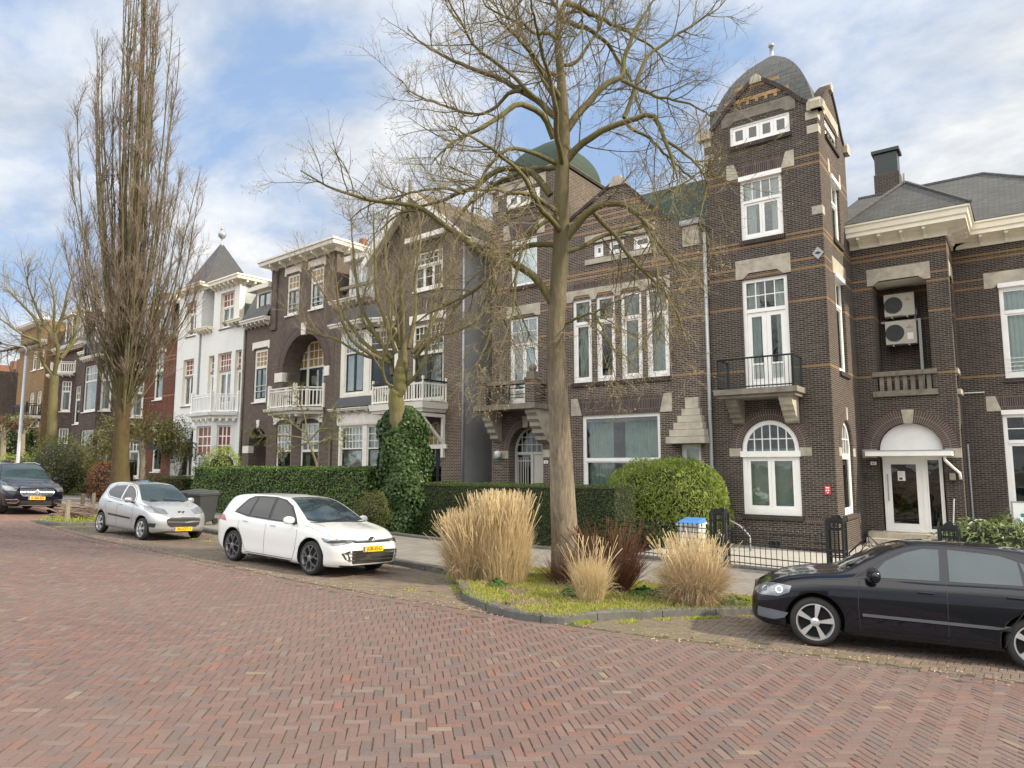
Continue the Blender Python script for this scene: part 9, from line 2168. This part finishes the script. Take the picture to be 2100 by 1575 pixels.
# ---------------------------------------------------------------- world, sun, camera
SUN_AZ=math.atan2(.94,.26)   # direction towards the sun: (x,y)=(.86,.40)
SUN_EL=R(34)
w=bpy.data.worlds.new('World'); scene.world=w; w.use_nodes=True; nt=w.node_tree
bg=nt.nodes['Background']; 
sky=nt.nodes.new('ShaderNodeTexSky'); sky.sky_type='NISHITA'; sky.sun_disc=False; sky.sun_elevation=SUN_EL; sky.sun_rotation=SUN_AZ; sky.air_density=1.0; sky.dust_density=.6; sky.ozone_density=1.6
tc=nt.nodes.new('ShaderNodeTexCoord'); sp=nt.nodes.new('ShaderNodeSeparateXYZ'); L(nt,tc.outputs['Generated'],sp.inputs[0])
zz_=math_(nt,'ADD',math_(nt,'MAXIMUM',sp.outputs[2],0.),.22)
cb=nt.nodes.new('ShaderNodeCombineXYZ'); L(nt,math_(nt,'DIVIDE',sp.outputs[0],zz_),cb.inputs[0]); L(nt,math_(nt,'DIVIDE',sp.outputs[1],zz_),cb.inputs[1])
mp=nt.nodes.new('ShaderNodeMapping'); mp.inputs['Location'].default_value=(3.1,1.7,0); mp.inputs['Rotation'].default_value=(0,0,.6); mp.inputs['Scale'].default_value=(1.,1.25,1); L(nt,cb.outputs[0],mp.inputs[0])
n1=noise_(nt,mp.outputs[0],1.35,8,.6,.3); n2=noise_(nt,mp.outputs[0],2.6,6,.6,.2)
cl=math_(nt,'ADD',math_(nt,'MULTIPLY',n1,.82),math_(nt,'MULTIPLY',n2,.18))
# brighter, fuller cloud to the right (towards the sun side)
bias=math_(nt,'MULTIPLY',math_(nt,'ADD',math_(nt,'MULTIPLY',sp.outputs[0],.8),math_(nt,'MULTIPLY',sp.outputs[1],.3)),.10)
cl2=math_(nt,'ADD',cl,bias)
lowb=math_(nt,'MULTIPLY',math_(nt,'SUBTRACT',1.,math_(nt,'MINIMUM',math_(nt,'MULTIPLY',math_(nt,'MAXIMUM',sp.outputs[2],0.),3.2),1.)),.14)
cl2=math_(nt,'ADD',cl2,lowb)
cf=ramp(nt,cl2,[(.36,.08),(.47,.62),(.57,.97)])
shade=ramp(nt,n2,[(.36,(.32,.345,.375)),(.60,(.53,.53,.525))])
skb=mixc(nt,1.,sky.outputs[0],(.13,.13,.13),'MULTIPLY')
skb2=mixc(nt,.85,skb,(.175,.265,.42))
col=mixc(nt,cf,skb2,shade)
# added sky glow high behind the camera, brightening the shaded facades
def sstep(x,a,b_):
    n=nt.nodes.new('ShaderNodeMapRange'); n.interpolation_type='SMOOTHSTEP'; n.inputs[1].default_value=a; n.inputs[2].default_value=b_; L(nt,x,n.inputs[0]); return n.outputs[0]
sky_fill=math_(nt,'MULTIPLY',sstep(sp.outputs[2],.12,.45),sstep(math_(nt,'MULTIPLY',sp.outputs[1],-1.),-.05,.45))
col=mixc(nt,sky_fill,col,(1.45,1.42,1.37))
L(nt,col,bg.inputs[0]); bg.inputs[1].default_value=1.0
sl=bpy.data.lights.new('sun','SUN'); sl.energy=3.3; sl.angle=R(2.5); sl.color=(1,.86,.66)
so=bpy.data.objects.new('sun',sl); COL.objects.link(so)
sd=Vector((math.sin(SUN_AZ)*math.cos(SUN_EL),math.cos(SUN_AZ)*math.cos(SUN_EL),math.sin(SUN_EL)))
so.rotation_euler=sd.to_track_quat('Z','Y').to_euler(); so.location=(20,0,30)
cam=bpy.data.cameras.new('camera'); co=bpy.data.objects.new('camera',cam); COL.objects.link(co)
cam.sensor_width=36; cam.lens=FPX/2100*36; cam.clip_end=2000; cam.clip_start=.05
co.location=(0,0,EYE)
m3=Matrix((R_.tolist(),U_.tolist(),(-F_).tolist())).transposed(); co.rotation_euler=m3.to_euler()
scene.camera=co
scene.view_settings.view_transform='Standard'; scene.view_settings.look='None'; scene.view_settings.exposure=.95; scene.view_settings.gamma=1
scene.cycles.max_bounces=6; scene.cycles.transparent_max_bounces=12
